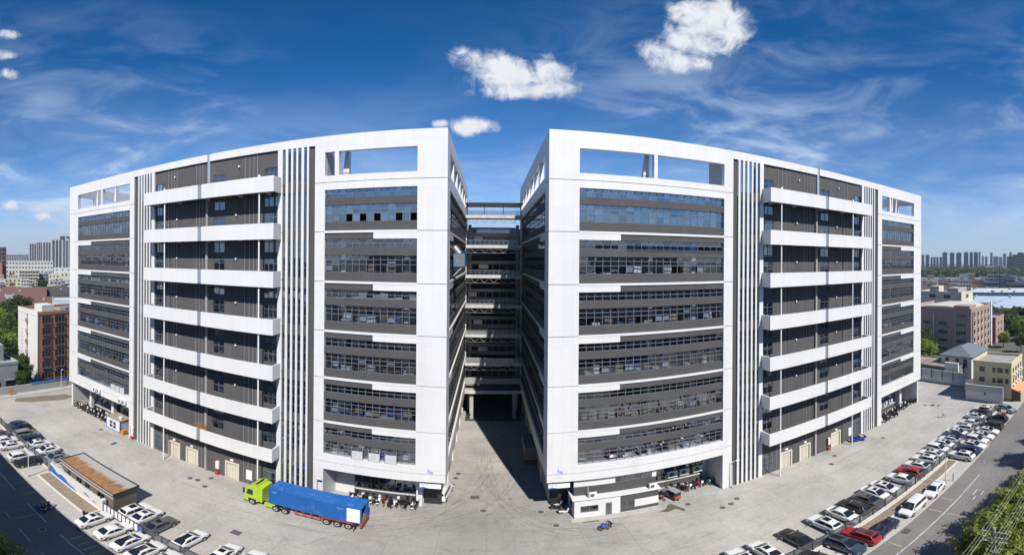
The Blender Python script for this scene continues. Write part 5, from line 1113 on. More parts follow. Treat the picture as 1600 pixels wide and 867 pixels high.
# cartons behind the glazing, storey by storey
CM = [CARD, CARD2, BROWNL, flat('carton_blue', (.03, .10, .28), .7), flat('carton_white', (.6, .6, .6), .7)]
bxm = [MB().box(-.5, .5, -.45, .45, 0, .95).mesh('carton', m) for m in CM]
def goods(k, x0, x1, n, blk, side, wts, hmax=2):
    zf = FLOORS[k] - 5.95
    for i in range(n):
        x = x0 + (x1 - x0) * (i + J.uniform(.2, .8)) / n; y = 48.75 + J.random() * .8
        st = ('top', 'second-highest', 'third-highest', 'fourth-highest', 'second-lowest', 'lowest')[k]
        for q in range(J.choice((1, hmax, hmax))):
            ci = J.choices(range(5), wts)[0]; o = link('carton', bxm[ci], None, (x, y, zf + q * .955), R(J.uniform(-6, 6)))
            o.scale = (J.uniform(.8, 1.15), 1, 1); tag(o, '%s %s carton of the %s stack behind the %s %s windows of block %s' % (('bottom', 'second', 'third')[q], ('brown', 'pale', 'dark', 'blue', 'white')[ci], ORD[i], st, 'lane-side' if abs(x0) < 25 else 'far-end', {'3': 'three', '5': 'five'}[blk]), 'carton', 'cartons behind the %s windows of block %s' % (st, blk))
goods(4, -20, -9, 10, '3', -1, (4, 4, 1, 2, 3)); goods(3, -20, -9, 7, '3', -1, (2, 1, 3, 2, 2)); goods(2, -19, -10, 5, '3', -1, (2, 2, 2, 3, 3)); goods(1, -17, -9.5, 4, '3', -1, (3, 2, 3, 0, 1))
goods(5, 23.5, 30.8, 7, '5', 1, (6, 6, 1, 0, 0), 3); goods(4, 11.5, 30.5, 17, '5', 1, (6, 3, 2, 0, 0), 2); goods(3, 11.5, 30.5, 14, '5', 1, (3, 3, 3, 3, 4)); goods(2, 12, 30, 10, '5', 1, (2, 2, 3, 2, 3)); goods(1, 11.5, 30, 7, '5', 1, (4, 3, 1, 0, 2)); goods(5, -20, -9, 7, '3', -1, (2, 1, 3, 1, 3))
goods(4, -76, -60, 10, '3', -1, (4, 3, 3, 1, 2)); goods(3, -76, -60, 8, '3', -1, (2, 2, 4, 3, 4)); goods(2, -76, -60, 7, '3', -1, (2, 2, 2, 3, 3)); goods(3, 71, 83, 6, '5', 1, (2, 2, 4, 0, 2))
# box truck parked in the shade of the lane
t = thing('box_truck', 'dark box truck parked in the lane shade beside the block marked five', 'truck', (7.15, 64.2, 0))
MB().box(-1.15, 1.05, 0, 6.2, 1.0, 3.6).build('cargo_box', flat('truck_box_grey', (.16, .17, .18), .6), t); MB().box(-1.1, 1.0, 6.3, 8.0, .5, 2.7).build('cab', flat('truck_cab_dark', (.03, .04, .07), .4), t); MB().box(-1.1, 1.0, -.05, 8, .7, .95).build('frame', TRIM, t)
MB().box(-1.12, 1.02, -.1, -.04, .6, .8).build('tail_bar', flat('tail_orange', (.5, .15, .03), .5), t)
wm = MB().tube((-.13, 0, 0), (.13, 0, 0), .45, n=16).mesh('wheel', BLACKR)
for y in (1.2, 7.0):
    for x in (-.95, .85): link('wheel', wm, t, (x, y, .45))
# ------------------------------------------------------------------ guardhouse
GW = mat('guardhouse_wall', (.155, .13, .115), .7, var=.08, vscale=1); BLK = mat('black_metal', (.02, .02, .022), .5)
RUST = mat('rusty_roof_sheet', (.47, .48, .46), .7, var=.06, vscale=.8, dirt=None)
def rust_mat():
    m = bpy.data.materials.new('rust_stained_roof'); m.use_nodes = True; nt = m.node_tree; N, L = nt.nodes, nt.links; p = N['Principled BSDF']; p.inputs['Roughness'].default_value = .8
    tc_ = N.new('ShaderNodeTexCoord'); sp = N.new('ShaderNodeSeparateXYZ'); L.new(tc_.outputs['Object'], sp.inputs[0])
    mp = N.new('ShaderNodeMapping'); mp.inputs['Scale'].default_value = (1.1, .5, 1); mp.inputs['Rotation'].default_value = (0, 0, R(-14)); L.new(tc_.outputs['Object'], mp.inputs[0])
    nz = N.new('ShaderNodeTexNoise'); nz.inputs['Scale'].default_value = 1.6; nz.inputs['Detail'].default_value = 9; nz.inputs['Roughness'].default_value = .7; L.new(mp.outputs[0], nz.inputs['Vector'])
    a = N.new('ShaderNodeMath'); a.operation = 'MULTIPLY_ADD'; a.inputs[1].default_value = 3.2; L.new(nz.outputs[0], a.inputs[0]); L.new(sp.outputs[1], a.inputs[2])
    mr = N.new('ShaderNodeMapRange'); mr.inputs[1].default_value = 3.6; mr.inputs[2].default_value = 4.2; mr.inputs[3].default_value = 1; mr.inputs[4].default_value = 0; L.new(a.outputs[0], mr.inputs[0])
    n2_ = N.new('ShaderNodeTexNoise'); n2_.inputs['Scale'].default_value = 1.2; n2_.inputs['Detail'].default_value = 8; L.new(mp.outputs[0], n2_.inputs['Vector'])
    rp = N.new('ShaderNodeValToRGB'); rp.color_ramp.elements[0].position = .35; rp.color_ramp.elements[0].color = (.19, .085, .032, 1); rp.color_ramp.elements[1].position = .68; rp.color_ramp.elements[1].color = (.36, .20, .085, 1); L.new(n2_.outputs[0], rp.inputs[0])
    mx = N.new('ShaderNodeMix'); mx.data_type = 'RGBA'; mx.inputs[6].default_value = (.33, .33, .315, 1); L.new(mr.outputs[0], mx.inputs[0]); L.new(rp.outputs[0], mx.inputs[7]); L.new(mx.outputs[2], p.inputs['Base Color'])
    return m
t = thing('guardhouse', 'brown guardhouse with a flat rust-stained roof inside the gate', 'guardhouse', (-52.0, 29.45, 0))
Wd, Dp, Hh = 12.7, 3.75, 3.25
MB().box(0, Wd, Dp - .2, Dp, 0, Hh).build('wall', GW, t); MB().box(0, .2, .2, Dp - .2, 0, Hh).build('wall', GW, t); MB().box(Wd - .2, Wd, .2, Dp - .2, 0, Hh).build('wall', GW, t)
ops = [(1.6, 2.4, 0.05, 2.2, 'door'), (4.0, 5.4, .9, 2.2, 'window'), (6.2, 7.4, .9, 2.2, 'window'), (9.2, 10.8, .9, 2.2, 'window')]
x = 0
for a, b, z0, z1, nm in ops:
    MB().box(x, a, 0, .2, 0, Hh).build('wall', GW, t); MB().box(a, b, 0, .2, z1, Hh).build('wall', GW, t)
    if z0 > .1: MB().box(a, b, 0, .2, 0, z0).build('wall', GW, t)
    window_band(t, a, b, [z0, z1], 2, .1, single=(0,), gm=GLASS_D, name=nm); x = b
MB().box(x, Wd, 0, .2, 0, Hh).build('wall', GW, t); MB().box(.2, Wd - .2, 1.6, 1.7, 0, Hh).build('inner_wall', INNER, t)
MB().box(-.1, Wd + .1, -.1, Dp + .1, Hh, Hh + .12).build('roof', rust_mat(), t)
pp = MB(); pp.box(-.22, Wd + .22, -.24, -.1, Hh - .1, Hh + .26); pp.box(-.22, Wd + .22, Dp + .1, Dp + .24, Hh - .1, Hh + .26); pp.box(-.22, -.1, -.1, Dp + .1, Hh - .1, Hh + .26); pp.box(Wd + .1, Wd + .22, -.1, Dp + .1, Hh - .1, Hh + .26); pp.build('roof_edge', BLK, t)
MB().box(-.2, Wd + .2, -.27, -.245, Hh + .02, Hh + .2).build('fascia', mat('fascia_beige', (.5, .47, .42), .6), t); MB().box(-.02, Wd, -.06, -.003, 2.5, 2.62).build('band', mat('fascia_beige', (.5, .47, .42)), t)
# mural wall with blue wave and raised white characters
MW = mat('mural_wall_white', (.58, .57, .54), .7, var=.05, vscale=1)
t = thing('mural_wall', 'low white wall with a blue wave and raised white letters by the gravel strip', 'wall', (-54.2, 28.6, 0))
MB().box(0, 13.4, 0, .28, 0, 1.85).build('wall', MW, t)
ZS = 1.5; wv = MB(); top_ = [(.0, .98), (.6, 1.0), (1.3, .88), (2.0, .62), (2.7, .60), (3.3, .78), (4.0, .80), (4.7, .66), (5.4, .42), (6.1, .40), (6.8, .38), (7.5, .22), (8.2, .02)]
wv.prism([(.0, .02)] + [(8.2, .02)] + [(a, b * ZS) for a, b in top_[::-1][1:]], 'y', -.012, 0); wv.prism([(a, b * ZS) for a, b in ((9.3, .72), (9.9, .84), (10.6, .72), (11.0, .52), (10.2, .60))], 'y', -.012, 0); wv.prism([(a, b * ZS) for a, b in ((11.5, .52), (11.9, .62), (12.5, .42), (12.0, .44))], 'y', -.012, 0); wv.build('wave_mural', flat('mural_blue', (.010, .12, .42), .6), t)
lt = MB()
for i in range(30):                          # raised letters along the coping, too small to read
    x = .3 + i * .43; h = .34 if i > 8 else .62
    lt.box(x, x + .05, .10, .18, 1.85, 1.85 + h); lt.box(x + .05, x + .26, .10, .18, 1.85 + h * (.8 if i % 2 else .45), 1.85 + h * (.98 if i % 2 else .62)); 
    if i % 3: lt.box(x + .21, x + .26, .10, .18, 1.85, 1.85 + h * .8)
tag(lt.build('raised_lettering', flat('letter_white', (.75, .75, .75), .5), t), kind='stuff')
MB().box(-.5, -.05, -.1, .5, 0, 2.1).build('pier', mat('pier_grey', (.22, .22, .23), .7), t); MB().box(13.4, 13.9, -.1, .5, 0, 2.1).build('pier', WHITE, t)
# gravel strips
GRV = ground_mat('gravel_soil', (.25, .205, .15), None, (.16, .13, .10), .5, fine=.35)
def strip_bed(x0, x1, y0, y1, lab):
    t = thing('gravel_bed', lab, 'planter'); MB().box(x0 + .2, x1 - .2, y0 + .2, y1 - .2, .0, .12).build('gravel', GRV, t)
    e = mat('bed_kerb', (.60, .57, .52), .8, var=.1, vscale=2)
    for a in ((x0, x1, y0, y0 + .2), (x0, x1, y1 - .2, y1), (x0, x0 + .2, y0 + .2, y1 - .2), (x1 - .2, x1, y0 + .2, y1 - .2)): MB().box(*a, .0, .2).build('edging', e, t)
    b = MB(); rr = random.Random(3)
    for i in range(900):
        x, y, s = rr.uniform(x0 + .25, x1 - .25), rr.uniform(y0 + .25, y1 - .25), rr.uniform(.02, .055); b.box(x - s, x + s, y - s, y + s * .7, .1, .12 + s)
    tag(b.build('pebbles', mat('pebble', (.33, .27, .20), .9, var=.4, vscale=8), t), kind='stuff')
strip_bed(-54.0, -40.6, 26.3, 28.58, 'gravel bed with pale edging under the blue wave mural wall'); strip_bed(36.8, 61.3, 26.4, 28.3, 'long gravel bed with pale edging outside the long fence')
# fences
def mesh_mat():
    m = bpy.data.materials.new('fence_mesh'); m.use_nodes = True; nt = m.node_tree; N, L = nt.nodes, nt.links; p = N['Principled BSDF']; p.inputs['Base Color'].default_value = (.13, .135, .145, 1); p.inputs['Roughness'].default_value = .5
    tr = N.new('ShaderNodeBsdfTransparent'); mx = N.new('ShaderNodeMixShader'); mx.inputs[0].default_value = .68; L.new(p.outputs[0], mx.inputs[1]); L.new(tr.outputs[0], mx.inputs[2]); L.new(mx.outputs[0], N['Material Output'].inputs[0]); return m
FM = mesh_mat(); FPOST = mat('fence_post_grey', (.07, .075, .085), .5)
pm = MB().box(-.08, .08, -.08, .08, 0, 1.8).mesh('post', FPOST)
def fence(x0, x1, y, lab, pitch=2.6):
    t = thing('fence', lab, 'fence', (x0, y, 0)); n = max(1, round((x1 - x0) / pitch)); w = (x1 - x0) / n
    rl = MB(); rl.box(0, w - .12, -.035, .035, 1.54, 1.64); rl.box(0, w - .12, -.025, .025, .30, .37)
    pass
    rl = rl.mesh('rail', FPOST); pn = MB().box(.02, w - .14, -.004, .004, .38, 1.54).mesh('mesh_panel', FM)
    bs = MB().box(0, w, -.14, .14, 0, .22).mesh('base_kerb', mat('bed_kerb', (.60, .57, .52)))
    for i in range(n + 1): link('post', pm, t, (w * i, 0, 0))
    for i in range(n): link('rail', rl, t, (w * i + .06, 0, 0)); link('mesh_panel', pn, t, (w * i + .06, 0, 0)); link('base_kerb', bs, t, (w * i, 0, 0))
fence(22.0, 93.2, 28.62, 'long dark mesh fence along the parking row before the block marked five'); fence(-94, -54.9, 28.8, 'dark mesh fence beyond the mural wall in front of the block marked three'); fence(-32.6, -14, 28.7, 'dark mesh fence on the lane side of the poster gate')
# sliding gate with posters
t = thing('sliding_gate', 'dark sliding gate hung with white poster panels beside the guardhouse', 'gate', (-40.3, 28.7, 0))
fr = MB(); fr.box(0, 7.4, -.04, .04, 0.1, .18); fr.box(0, 7.4, -.04, .04, 1.62, 1.70)
for i in range(11): fr.box(i * .73, i * .73 + .10, -.045, .045, .1, 1.66)
fr.build('gate_frame', FPOST, t)
for i in range(10): MB().box(i * .73 + .16, i * .73 + .66, -.06, -.045, .35, 1.5).build('poster', flat('poster_white', (.74, .75, .78), .6) if i < 9 else flat('poster_blue', (.02, .16, .60), .5), t)
MB().box(7.5, 8.0, -.35, .35, 0, 1.1).build('gate_motor', BLK, t)
# lamp posts
def lamp(x, y, h, lab, ax=1.2, ay=0):
    t = thing('lamp_post', lab, 'lamp post', (x, y, 0)); MB().tube((0, 0, 0), (0, 0, h), .09, .05, n=10).build('pole', flat('pole_white', (.66, .67, .68), .4), t); MB().tube((0, 0, h - .1), (ax, ay, h + .25), .04, n=8).build('arm', flat('pole_white', (.66, .67, .68)), t)
    MB().box(ax - .3, ax + .3, ay - .12, ay + .12, h + .2, h + .3).build('lamp_head', flat('pole_white', (.66, .67, .68)), t); MB().tube((0, 0, 0), (0, 0, .35), .16, .12, n=10).build('base', flat('pole_grey', (.3, .3, .3)), t); return t
lamp(53.3, 24.9, 5.6, 'pale lamp post beside the gravel bed and the white sedan', .3, 1.6); lamp(-54.1, 24.9, 5.4, 'pale lamp post on the pavement beside the black sedan', -.3, 1.5); lamp(-93.4, 52.5, 5.2, 'thin lamp post on the end wall before the brick building', .6, 0); lamp(-21.2, 47.1, 4.8, 'short wall-side lamp at the column behind the container truck', .5, -.4); lamp(32.6, 47.1, 5.0, 'lamp on the white column beside the scooter row of the block marked five', .7, -.4)
t = thing('bike_rack', 'small grey rail rack on the pavement beside the lamp post', 'rack', (51.2, 24.9, 0)); b = MB()
for i in range(5): b.tube((i * .45, 0, 0), (i * .45, 0, .8), .02, n=6); b.tube((i * .45, 0, .8), (i * .45 + .3, 0, .8), .02, n=6)
b.tube((0, 0, .45), (2.1, 0, .45), .02, n=6); b.build('rail', STEEL, t)
tag(MB().tube((54.6, 24.3, 0), (54.6, 24.3, 1.6), .07, n=8).build('bollard_post', flat('post_dark', (.08, .07, .06), .6)), 'dark upright post at the kerb beside the lamp post', 'post')
# end walls of the yard
WG = mat('yard_wall_grey', (.42, .42, .42), .8, var=.10, vscale=.5); WP = mat('yard_wall_pale', (.56, .56, .56), .8, var=.08, vscale=.6); BP = flat('coping_blue', (.03, .12, .45), .5)
t = thing('end_wall', 'grey yard wall with blue coping in front of the brick building', 'wall')
MB().box(-94.3, -94.0, 29, 66, 0, 2.2).build('wall', WG, t); MB().box(-94.5, -93.9, 44, 66, 2.2, 2.4).build('coping', BP, t); MB().box(-94.0, -91.6, 29, 66, 0, .14).build('footing', PAVE, t)
o = thing('orange_stand', 'orange warning stand at the foot of the grey yard wall', 'stand', (-93.3, 38.0, 0)); MB().box(-.3, .3, -.2, .2, .14, .5).build('base', flat('warn_orange', (.62, .14, .02), .5), o); MB().box(-.2, .2, -.15, .15, .5, 2.0).build('column', flat('warn_orange', (.62, .14, .02)), o)
t = thing('end_wall', 'tall two-tone grey yard wall with dark posts beyond the block marked five', 'wall')
for i in range(7):
    y = 43.2 + i * 3.4; MB().box(104.4, 104.7, y, y + 3.4, 0, 2.0).build('wall_panel', WP, t); MB().box(104.42, 104.68, y, y + 3.4, 2.0, 4.0).build('wall_panel', WG, t); MB().box(104.25, 104.4, y - .1, y + .1, 1.2, 4.4).build('post', FPOST, t)
t = thing('end_wall', 'pale yard wall closing the end of the parking row before the yellow house', 'wall')
MB().box(94.0, 94.3, 28.7, 38.4, 0, 2.6).build('wall_panel', WP, t); MB().box(93.95, 94.35, 28.7, 38.4, 2.6, 4.4).build('wall_panel', WG, t); MB().box(93.85, 93.95, 33.2, 33.5, 1.9, 2.7).build('bracket', BLK, t)
jw = MB(); jw.prism([(94.3, 38.1), (104.4, 42.9), (104.4, 43.2), (94.0, 38.4)], 'z', 0, 4.2); jw.build('return_wall', WG, t)
# ------------------------------------------------------------------ trees
def leaf_mat(name, c):
    m = bpy.data.materials.new(name); m.use_nodes = True; nt = m.node_tree; N, L = nt.nodes, nt.links; p = N['Principled BSDF']; p.inputs['Roughness'].default_value = .55; p.inputs['Specular IOR Level'].default_value = .3
    geo = N.new('ShaderNodeNewGeometry'); nz = N.new('ShaderNodeTexNoise'); nz.inputs['Scale'].default_value = .8; nz.inputs['Detail'].default_value = 5; L.new(geo.outputs['Position'], nz.inputs['Vector'])
    rp = N.new('ShaderNodeValToRGB'); rp.color_ramp.elements[0].position = .32; rp.color_ramp.elements[0].color = (*[x * .62 for x in c], 1); rp.color_ramp.elements[1].position = .68; rp.color_ramp.elements[1].color = (c[0] * 1.55, c[1] * 1.35, c[2] * 1.2, 1); L.new(nz.outputs[0], rp.inputs[0])
    rnd = N.new('ShaderNodeMix'); rnd.data_type = 'RGBA'; rnd.blend_type = 'MULTIPLY'; rnd.inputs[0].default_value = 1; L.new(rp.outputs[0], rnd.inputs[6])
    mr = N.new('ShaderNodeMapRange'); mr.inputs[3].default_value = .7; mr.inputs[4].default_value = 1.3; L.new(geo.outputs['Random Per Island'], mr.inputs[0]); L.new(mr.outputs[0], rnd.inputs[7])
    L.new(rnd.outputs[2], p.inputs['Base Color'])
    tl = N.new('ShaderNodeBsdfTranslucent'); L.new(rnd.outputs[2], tl.inputs[0]); mx = N.new('ShaderNodeMixShader'); mx.inputs[0].default_value = .35; L.new(p.outputs[0], mx.inputs[1]); L.new(tl.outputs[0], mx.inputs[2]); L.new(mx.outputs[0], N['Material Output'].inputs[0])
    return m
LEAF = leaf_mat('leaf_green', (.185, .245, .042)); LEAF_D = leaf_mat('leaf_dark', (.062, .095, .028)); BARK = mat('bark', (.12, .095, .07), .9, var=.3, vscale=4)
def crown_mesh(seed, rx, ry, rz, nclump, nleaf, size, m, cr=.34):
    r = random.Random(seed); v, f = [], []
    for i in range(nclump):
        while True:
            p = Vector((r.uniform(-1, 1), r.uniform(-1, 1), r.uniform(-.8, 1)))
            if .30 < p.length < 1.0: break
        k = .72 + .28 * r.random(); c = Vector((p.x * rx * k, p.y * ry * k, p.z * rz * k)); cs = cr * r.uniform(.65, 1.25) * min(rx, rz)
        for j in range(nleaf):
            d = Vector((r.gauss(0, 1), r.gauss(0, 1), r.gauss(0, 1))).normalized() * (r.random() ** .45) * cs; d.z *= .75
            q = c + d; nrm = (d.normalized() * .8 + Vector((r.gauss(0, .5), r.gauss(0, .5), r.gauss(.5, .5)))).normalized(); a = nrm.orthogonal().normalized(); b = nrm.cross(a); t = r.uniform(0, 6.28); a, b = a * math.cos(t) + b * math.sin(t), b * math.cos(t) - a * math.sin(t)
            s = size * r.uniform(.6, 1.3); n = len(v); v += [tuple(q - a * s * .5), tuple(q + b * s * .32), tuple(q + a * s * .6), tuple(q - b * s * .32)]; f.append((n, n + 1, n + 2, n + 3))
    me = bpy.data.meshes.new('crown'); me.from_pydata(v, [], f); me.materials.append(m); return me
def trunk_mesh(seed, h, r0, spread, z1):
    r = random.Random(seed); b = MB(); p = Vector((0, 0, 0)); pts = [p]
    for i in range(4): p = p + Vector((r.uniform(-.15, .15), r.uniform(-.15, .15), h / 4)); pts.append(p)
    for i in range(4): b.tube(pts[i], pts[i + 1], r0 * (1 - i * .16), r0 * (1 - (i + 1) * .16), n=9, cap=False)
    for i in range(7):
        a = i * 2.4; s = pts[2 + i % 3]; e = s + Vector((math.cos(a) * spread * r.uniform(.5, .9), math.sin(a) * spread * r.uniform(.5, .9), (z1 - s.z) * r.uniform(.5, .95))); mid = (s + e) / 2 + Vector((0, 0, -.25)); b.tube(s, mid, r0 * .38, r0 * .26, n=6, cap=False); b.tube(mid, e, r0 * .26, r0 * .08, n=6, cap=False)
    return b.mesh('trunk', BARK)
CN = [crown_mesh(20 + i, 3.6, 3.6, 2.9, 85, 120, .34, LEAF) for i in range(3)]; TN = [trunk_mesh(30 + i, 4.0, .22, 2.6, 7.5) for i in range(2)]
CF = [crown_mesh(50 + i, 3.5, 3.5, 3.2, 62, 64, .52, LEAF_D if i % 2 else LEAF, .42) for i in range(4)]; TF = trunk_mesh(60, 4, .25, 2, 6)
JT = random.Random(5)
def tree(x, y, s, lab, near=True, zc=5.6, group=None, name='tree', v=None, base=0.0):
    t = thing(name, lab, 'tree', (x, y, base), JT.uniform(0, 6.28), group); t.scale = (s, s, s * JT.uniform(.9, 1.1))
    c = link('crown', (CN[JT.randrange(3)] if near else CF[JT.randrange(4) if v is None else v]), t, (0, 0, zc)); link('trunk', TN[JT.randrange(2)] if near else TF, t); return t
for i, (x, y, s) in enumerate(((29.5, 9.6, .95), (33.8, 11.0, 1.05), (38.6, 10.2, 1.12), (43.6, 11.2, 1.0), (48.0, 10.6, .95), (52.6, 10.2, .9), (58.5, 10.5, .85), (66.5, 11.5, .95), (75.0, 10.5, .9))):
    tree(x, y, s, '%s broad green street tree from the camera along the far side of the sunlit road' % ORD[i], True, 5.6, 'street trees beyond the sunlit road')
for i, (x, y, s) in enumerate(((-32.2, 10.6, .95), (-38.6, 9.6, .95), (-26.8, 10.0, .9))): tree(x, y, s, '%s green street tree on the far side of the shaded road' % ORD[i], True, 5.6, 'street trees beyond the shaded road')
# power pole and wires
t = thing('power_pole', 'concrete power pole with cross arms rising through the street trees', 'power pole', (31.4, 10.3, 0)); MB().tube((0, 0, 0), (0, 0, 10.6), .19, .12, n=10).build('pole', mat('pole_concrete', (.36, .35, .33), .8, var=.15, vscale=2), t)
for z in (10.0, 9.3, 8.7):
    MB().box(-.05, .05, -1.1, 1.1, z - .05, z + .05).build('cross_arm', mat('arm_pale', (.33, .33, .32), .6), t)
    for y in (-1.0, -.45, .45, 1.0): MB().tube((0, y, z + .05), (0, y, z + .28), .05, .03, n=8).build('insulator', mat('insulator', (.55, .5, .45), .3), t)
tf = MB().box(-.45, .45, -.4, .2, 6.6, 7.6).build('transformer', STEEL, t)
WIRE = mat('power_wire', (.42, .42, .40), .5); wn_ = 0
for z in (10.28, 9.58, 8.98):
    for y in (-1.0, -.45, .45, 1.0):
        if (z, y) in ((8.98, .45), (8.98, -.45), (9.58, .45)): continue
        b = MB(); xs = [-98.6, -33.6, 31.4, 96.4]
        for a, c in zip(xs[:-1], xs[1:]):
            pr = None
            for i in range(15):
                u = i / 14; p = (a + (c - a) * u, 10.3 + y, z - 2.6 * u * (1 - u) * 1.0)
                if pr: b.tube(pr, p, .010, n=5, cap=False)
                pr = p
        wn_ += 1; tag(b.build('power_line', WIRE), '%s pale overhead wire on the power poles above the street trees' % ORD[wn_ - 1], 'power line', 'overhead wires')
t = thing('power_pole', 'power pole on the far side of the shaded road', 'power pole', (-33.6, 10.3, 0)); MB().tube((0, 0, 0), (0, 0, 10.6), .19, .12, n=10).build('pole', MATS['pole_concrete'], t); MB().box(-.05, .05, -1.1, 1.1, 9.95, 10.05).build('cross_arm', MATS['arm_pale'], t)
# apartment slab across the street, behind the viewpoint: its shade lies on the road
t = thing('apartment_slab', 'tall apartment slab across the street that shades the road', 'building'); MB().box(-170, -12, -14, 1.5, 0, 24.6).build('wall', mat('slab_render', (.42, .41, .39), .8, var=.1, vscale=.3), t); MB().box(-170.3, -11.7, -14.3, 1.8, 24.6, 25.2).build('parapet', WHITE, t)
wm_ = MB().box(-.8, .8, -.02, .05, 0, 1.5).mesh('window', CARGLASS)
for i in range(26):
    for k in range(6): link('window', wm_, t, (-166 + i * 6, 1.53, 2.2 + k * 3.9))

# ------------------------------------------------------------------ unseen town blocks added behind the viewpoint to darken reflections in the glazing
wm2 = MB().box(-1.0, 1.0, -.02, .05, 0, 1.6).mesh('window', CARGLASS)
for i, (x0, x1, y, h) in enumerate(((-8, 22, -62, 27), (28, 62, -58, 31), (70, 104, -64, 26), (110, 150, -56, 30), (-60, -14, -95, 38), (0, 40, -120, 40), (60, 110, -120, 42), (-170, -80, -80, 34), (160, 230, -70, 30))):
    t = thing('reflected_block', '%s plain unseen housing block added behind the viewpoint for reflections' % ORD[i], 'building', (0, 0, 0), 0, 'unseen housing added for reflections')
    MB().box(x0, x1, y - 14, y, 0, h).build('wall', mat('town_render', (.30, .29, .28), .8, var=.15, vscale=.2), t); MB().box(x0 - .3, x1 + .3, y - 14.3, y + .3, h, h + .8).build('parapet', CONC, t)
    for a in range(int((x1 - x0) / 5)):
        for k in range(int(h / 5)): link('window', wm2, t, (x0 + 2.5 + a * 5, y + .03, 2 + k * 5))

# ------------------------------------------------------------------ neighbouring buildings
BG = {}
def fm(n, c, **k): return mat('far_' + n, c, .8, var=.10, vscale=.15, **k)
GLD = mat('far_window_glass', (.03, .035, .045), .12, spec=.7)
def bld(name, label, x0, x1, y0, y1, h, wall, roofm=None, para=.6, win=None, group=None, base=0.0, cat='building', faces=('s', 'i')):
    """box building; win=(pitch, width, rows, row height, win height, first sill); faces s = towards -y, i = towards the yard"""
    t = thing(name, label, cat, (0, 0, 0), 0, group)
    MB().box(x0, x1, y0, y1, base, h).build('wall', wall, t); p = MB(); q = .25
    p.box(x0 - .1, x1 + .1, y0 - .1, y0 + q, h, h + para); p.box(x0 - .1, x1 + .1, y1 - q, y1 + .1, h, h + para); p.box(x0 - .1, x0 + q, y0 + q, y1 - q, h, h + para); p.box(x1 - q, x1 + .1, y0 + q, y1 - q, h, h + para); p.build('parapet', wall, t)
    if roofm: MB().box(x0 + q, x1 - q, y0 + q, y1 - q, h, h + .05).build('roof', roofm, t)
    if win:
        pit, w, rows, rh, wh, sill = win
        mes = {}
        for fc in faces:
            a, b = (x0, x1) if fc == 's' else (y0, y1); n = max(1, int((b - a - .6) / pit)); off = (b - a - (n - 1) * pit) / 2
            for i in range(n):
                for k in range(rows):
                    c = a + off + i * pit; z = base + sill + k * rh
                    if fc == 's': m, loc = 's', (c, y0 - .02, z)
                    else: m, loc = 'i', ((x1 + .02) if x1 < 0 else (x0 - .02), c, z)
                    if m not in mes:
                        mes[m] = (MB().box(-w / 2, w / 2, -.03, .05, 0, wh) if m == 's' else MB().box(-.04, .04, -w / 2, w / 2, 0, wh)).mesh('window', GLD)
                        bb = MB()
                        if m == 's':
                            bb.box(-w / 2 - .08, w / 2 + .08, -.07, .02, -.12, 0); bb.box(-w / 2 - .08, w / 2 + .08, -.07, .02, wh, wh + .08); bb.box(-.04, .04, -.06, 0, 0, wh)
                        else:
                            bb.box(-.08, .08, -w / 2 - .08, w / 2 + .08, -.12, 0); bb.box(-.08, .08, -w / 2 - .08, w / 2 + .08, wh, wh + .08); bb.box(-.07, .07, -.04, .04, 0, wh)
                        mes[m + 'f'] = bb.mesh('frame', fm('frame', (.5, .5, .5)))
                    wo_ = link('window', mes[m], t, loc); link('frame', mes[m + 'f'], wo_)
    return t
ROOFG = fm('roof_grey', (.30, .295, .28), dirt=((.14, .13, .11), .3, .5, .7, .6)); CRM = fm('cream', (.60, .55, .42)); PINK = fm('pink', (.37, .255, .215)); GREY = fm('grey', (.36, .36, .36)); BRICK = fm('brick', (.44, .21, .145), dirt=((.33, .16, .115), 1.2, .5, .7, .5)); OFFW = fm('offwhite', (.62, .61, .57)); YELL = fm('yellow', (.58, .52, .31), dirt=((.40, .37, .26), .6, .55, .75, .5))
# left: brick building with a white end wall
t = bld('brick_building', 'six-storey brick building with a tall white end wall beyond the grey yard wall', -113, -99.7, 48.7, 75, 19.9, BRICK, ROOFG, .9)
rows = [1.2 + k * 3.25 for k in range(6)]
for k, z in enumerate(rows):
    for y0, y1 in ((49.9, 52.6), (53.9, 57.0), (58.4, 61.5), (63, 66)):
        MB().box(-99.70, -99.55, y0, y1, z, z + 2.0).build('window', GLD, t); b = MB(); b.box(-99.6, -99.35, y0 - .15, y1 + .15, z - .18, z); 
        for j in range(4): b.box(-99.58, -99.48, y0 + (y1 - y0) * j / 3 - .04, y0 + (y1 - y0) * j / 3 + .04, z, z + 2.0)
        b.build('window_frame', fm('frame_brown', (.20, .14, .12)), t)
MB().box(-113.1, -106.9, 48.45, 48.69, 0, 19.4).build('end_panel', OFFW, t); MB().box(-105.9, -99.6, 48.45, 48.69, 0, 19.4).build('end_panel', OFFW, t); MB().box(-113.1, -99.6, 48.4, 48.69, 19.5, 20.9).build('end_cornice', OFFW, t)
for k in range(6): MB().box(-106.85, -105.95, 47.9, 48.68, 1.5 + k * 3.1, 2.6 + k * 3.1).build('balcony', BRICK if k % 2 else GREY, t)
lt = MB()
for i in range(8):                           # vertical lettering, too small to read
    z = 17.2 - (0 if i == 0 else 1.6) - i * 1.15; lt.box(-110.2, -109.7, 48.43, 48.45, z, z + .12); lt.box(-110.0, -109.9, 48.43, 48.45, z - .45, z); lt.box(-110.2, -109.75, 48.43, 48.45, z - .3, z - .22)
tag(lt.build('vertical_lettering', INK, t), kind='stuff'); MB().box(-109, -104, 52, 56, 19.95, 22).build('roof_room', OFFW, t); MB().box(-104, -101, 58, 61, 19.95, 21.4).build('water_tank', STEEL, t)
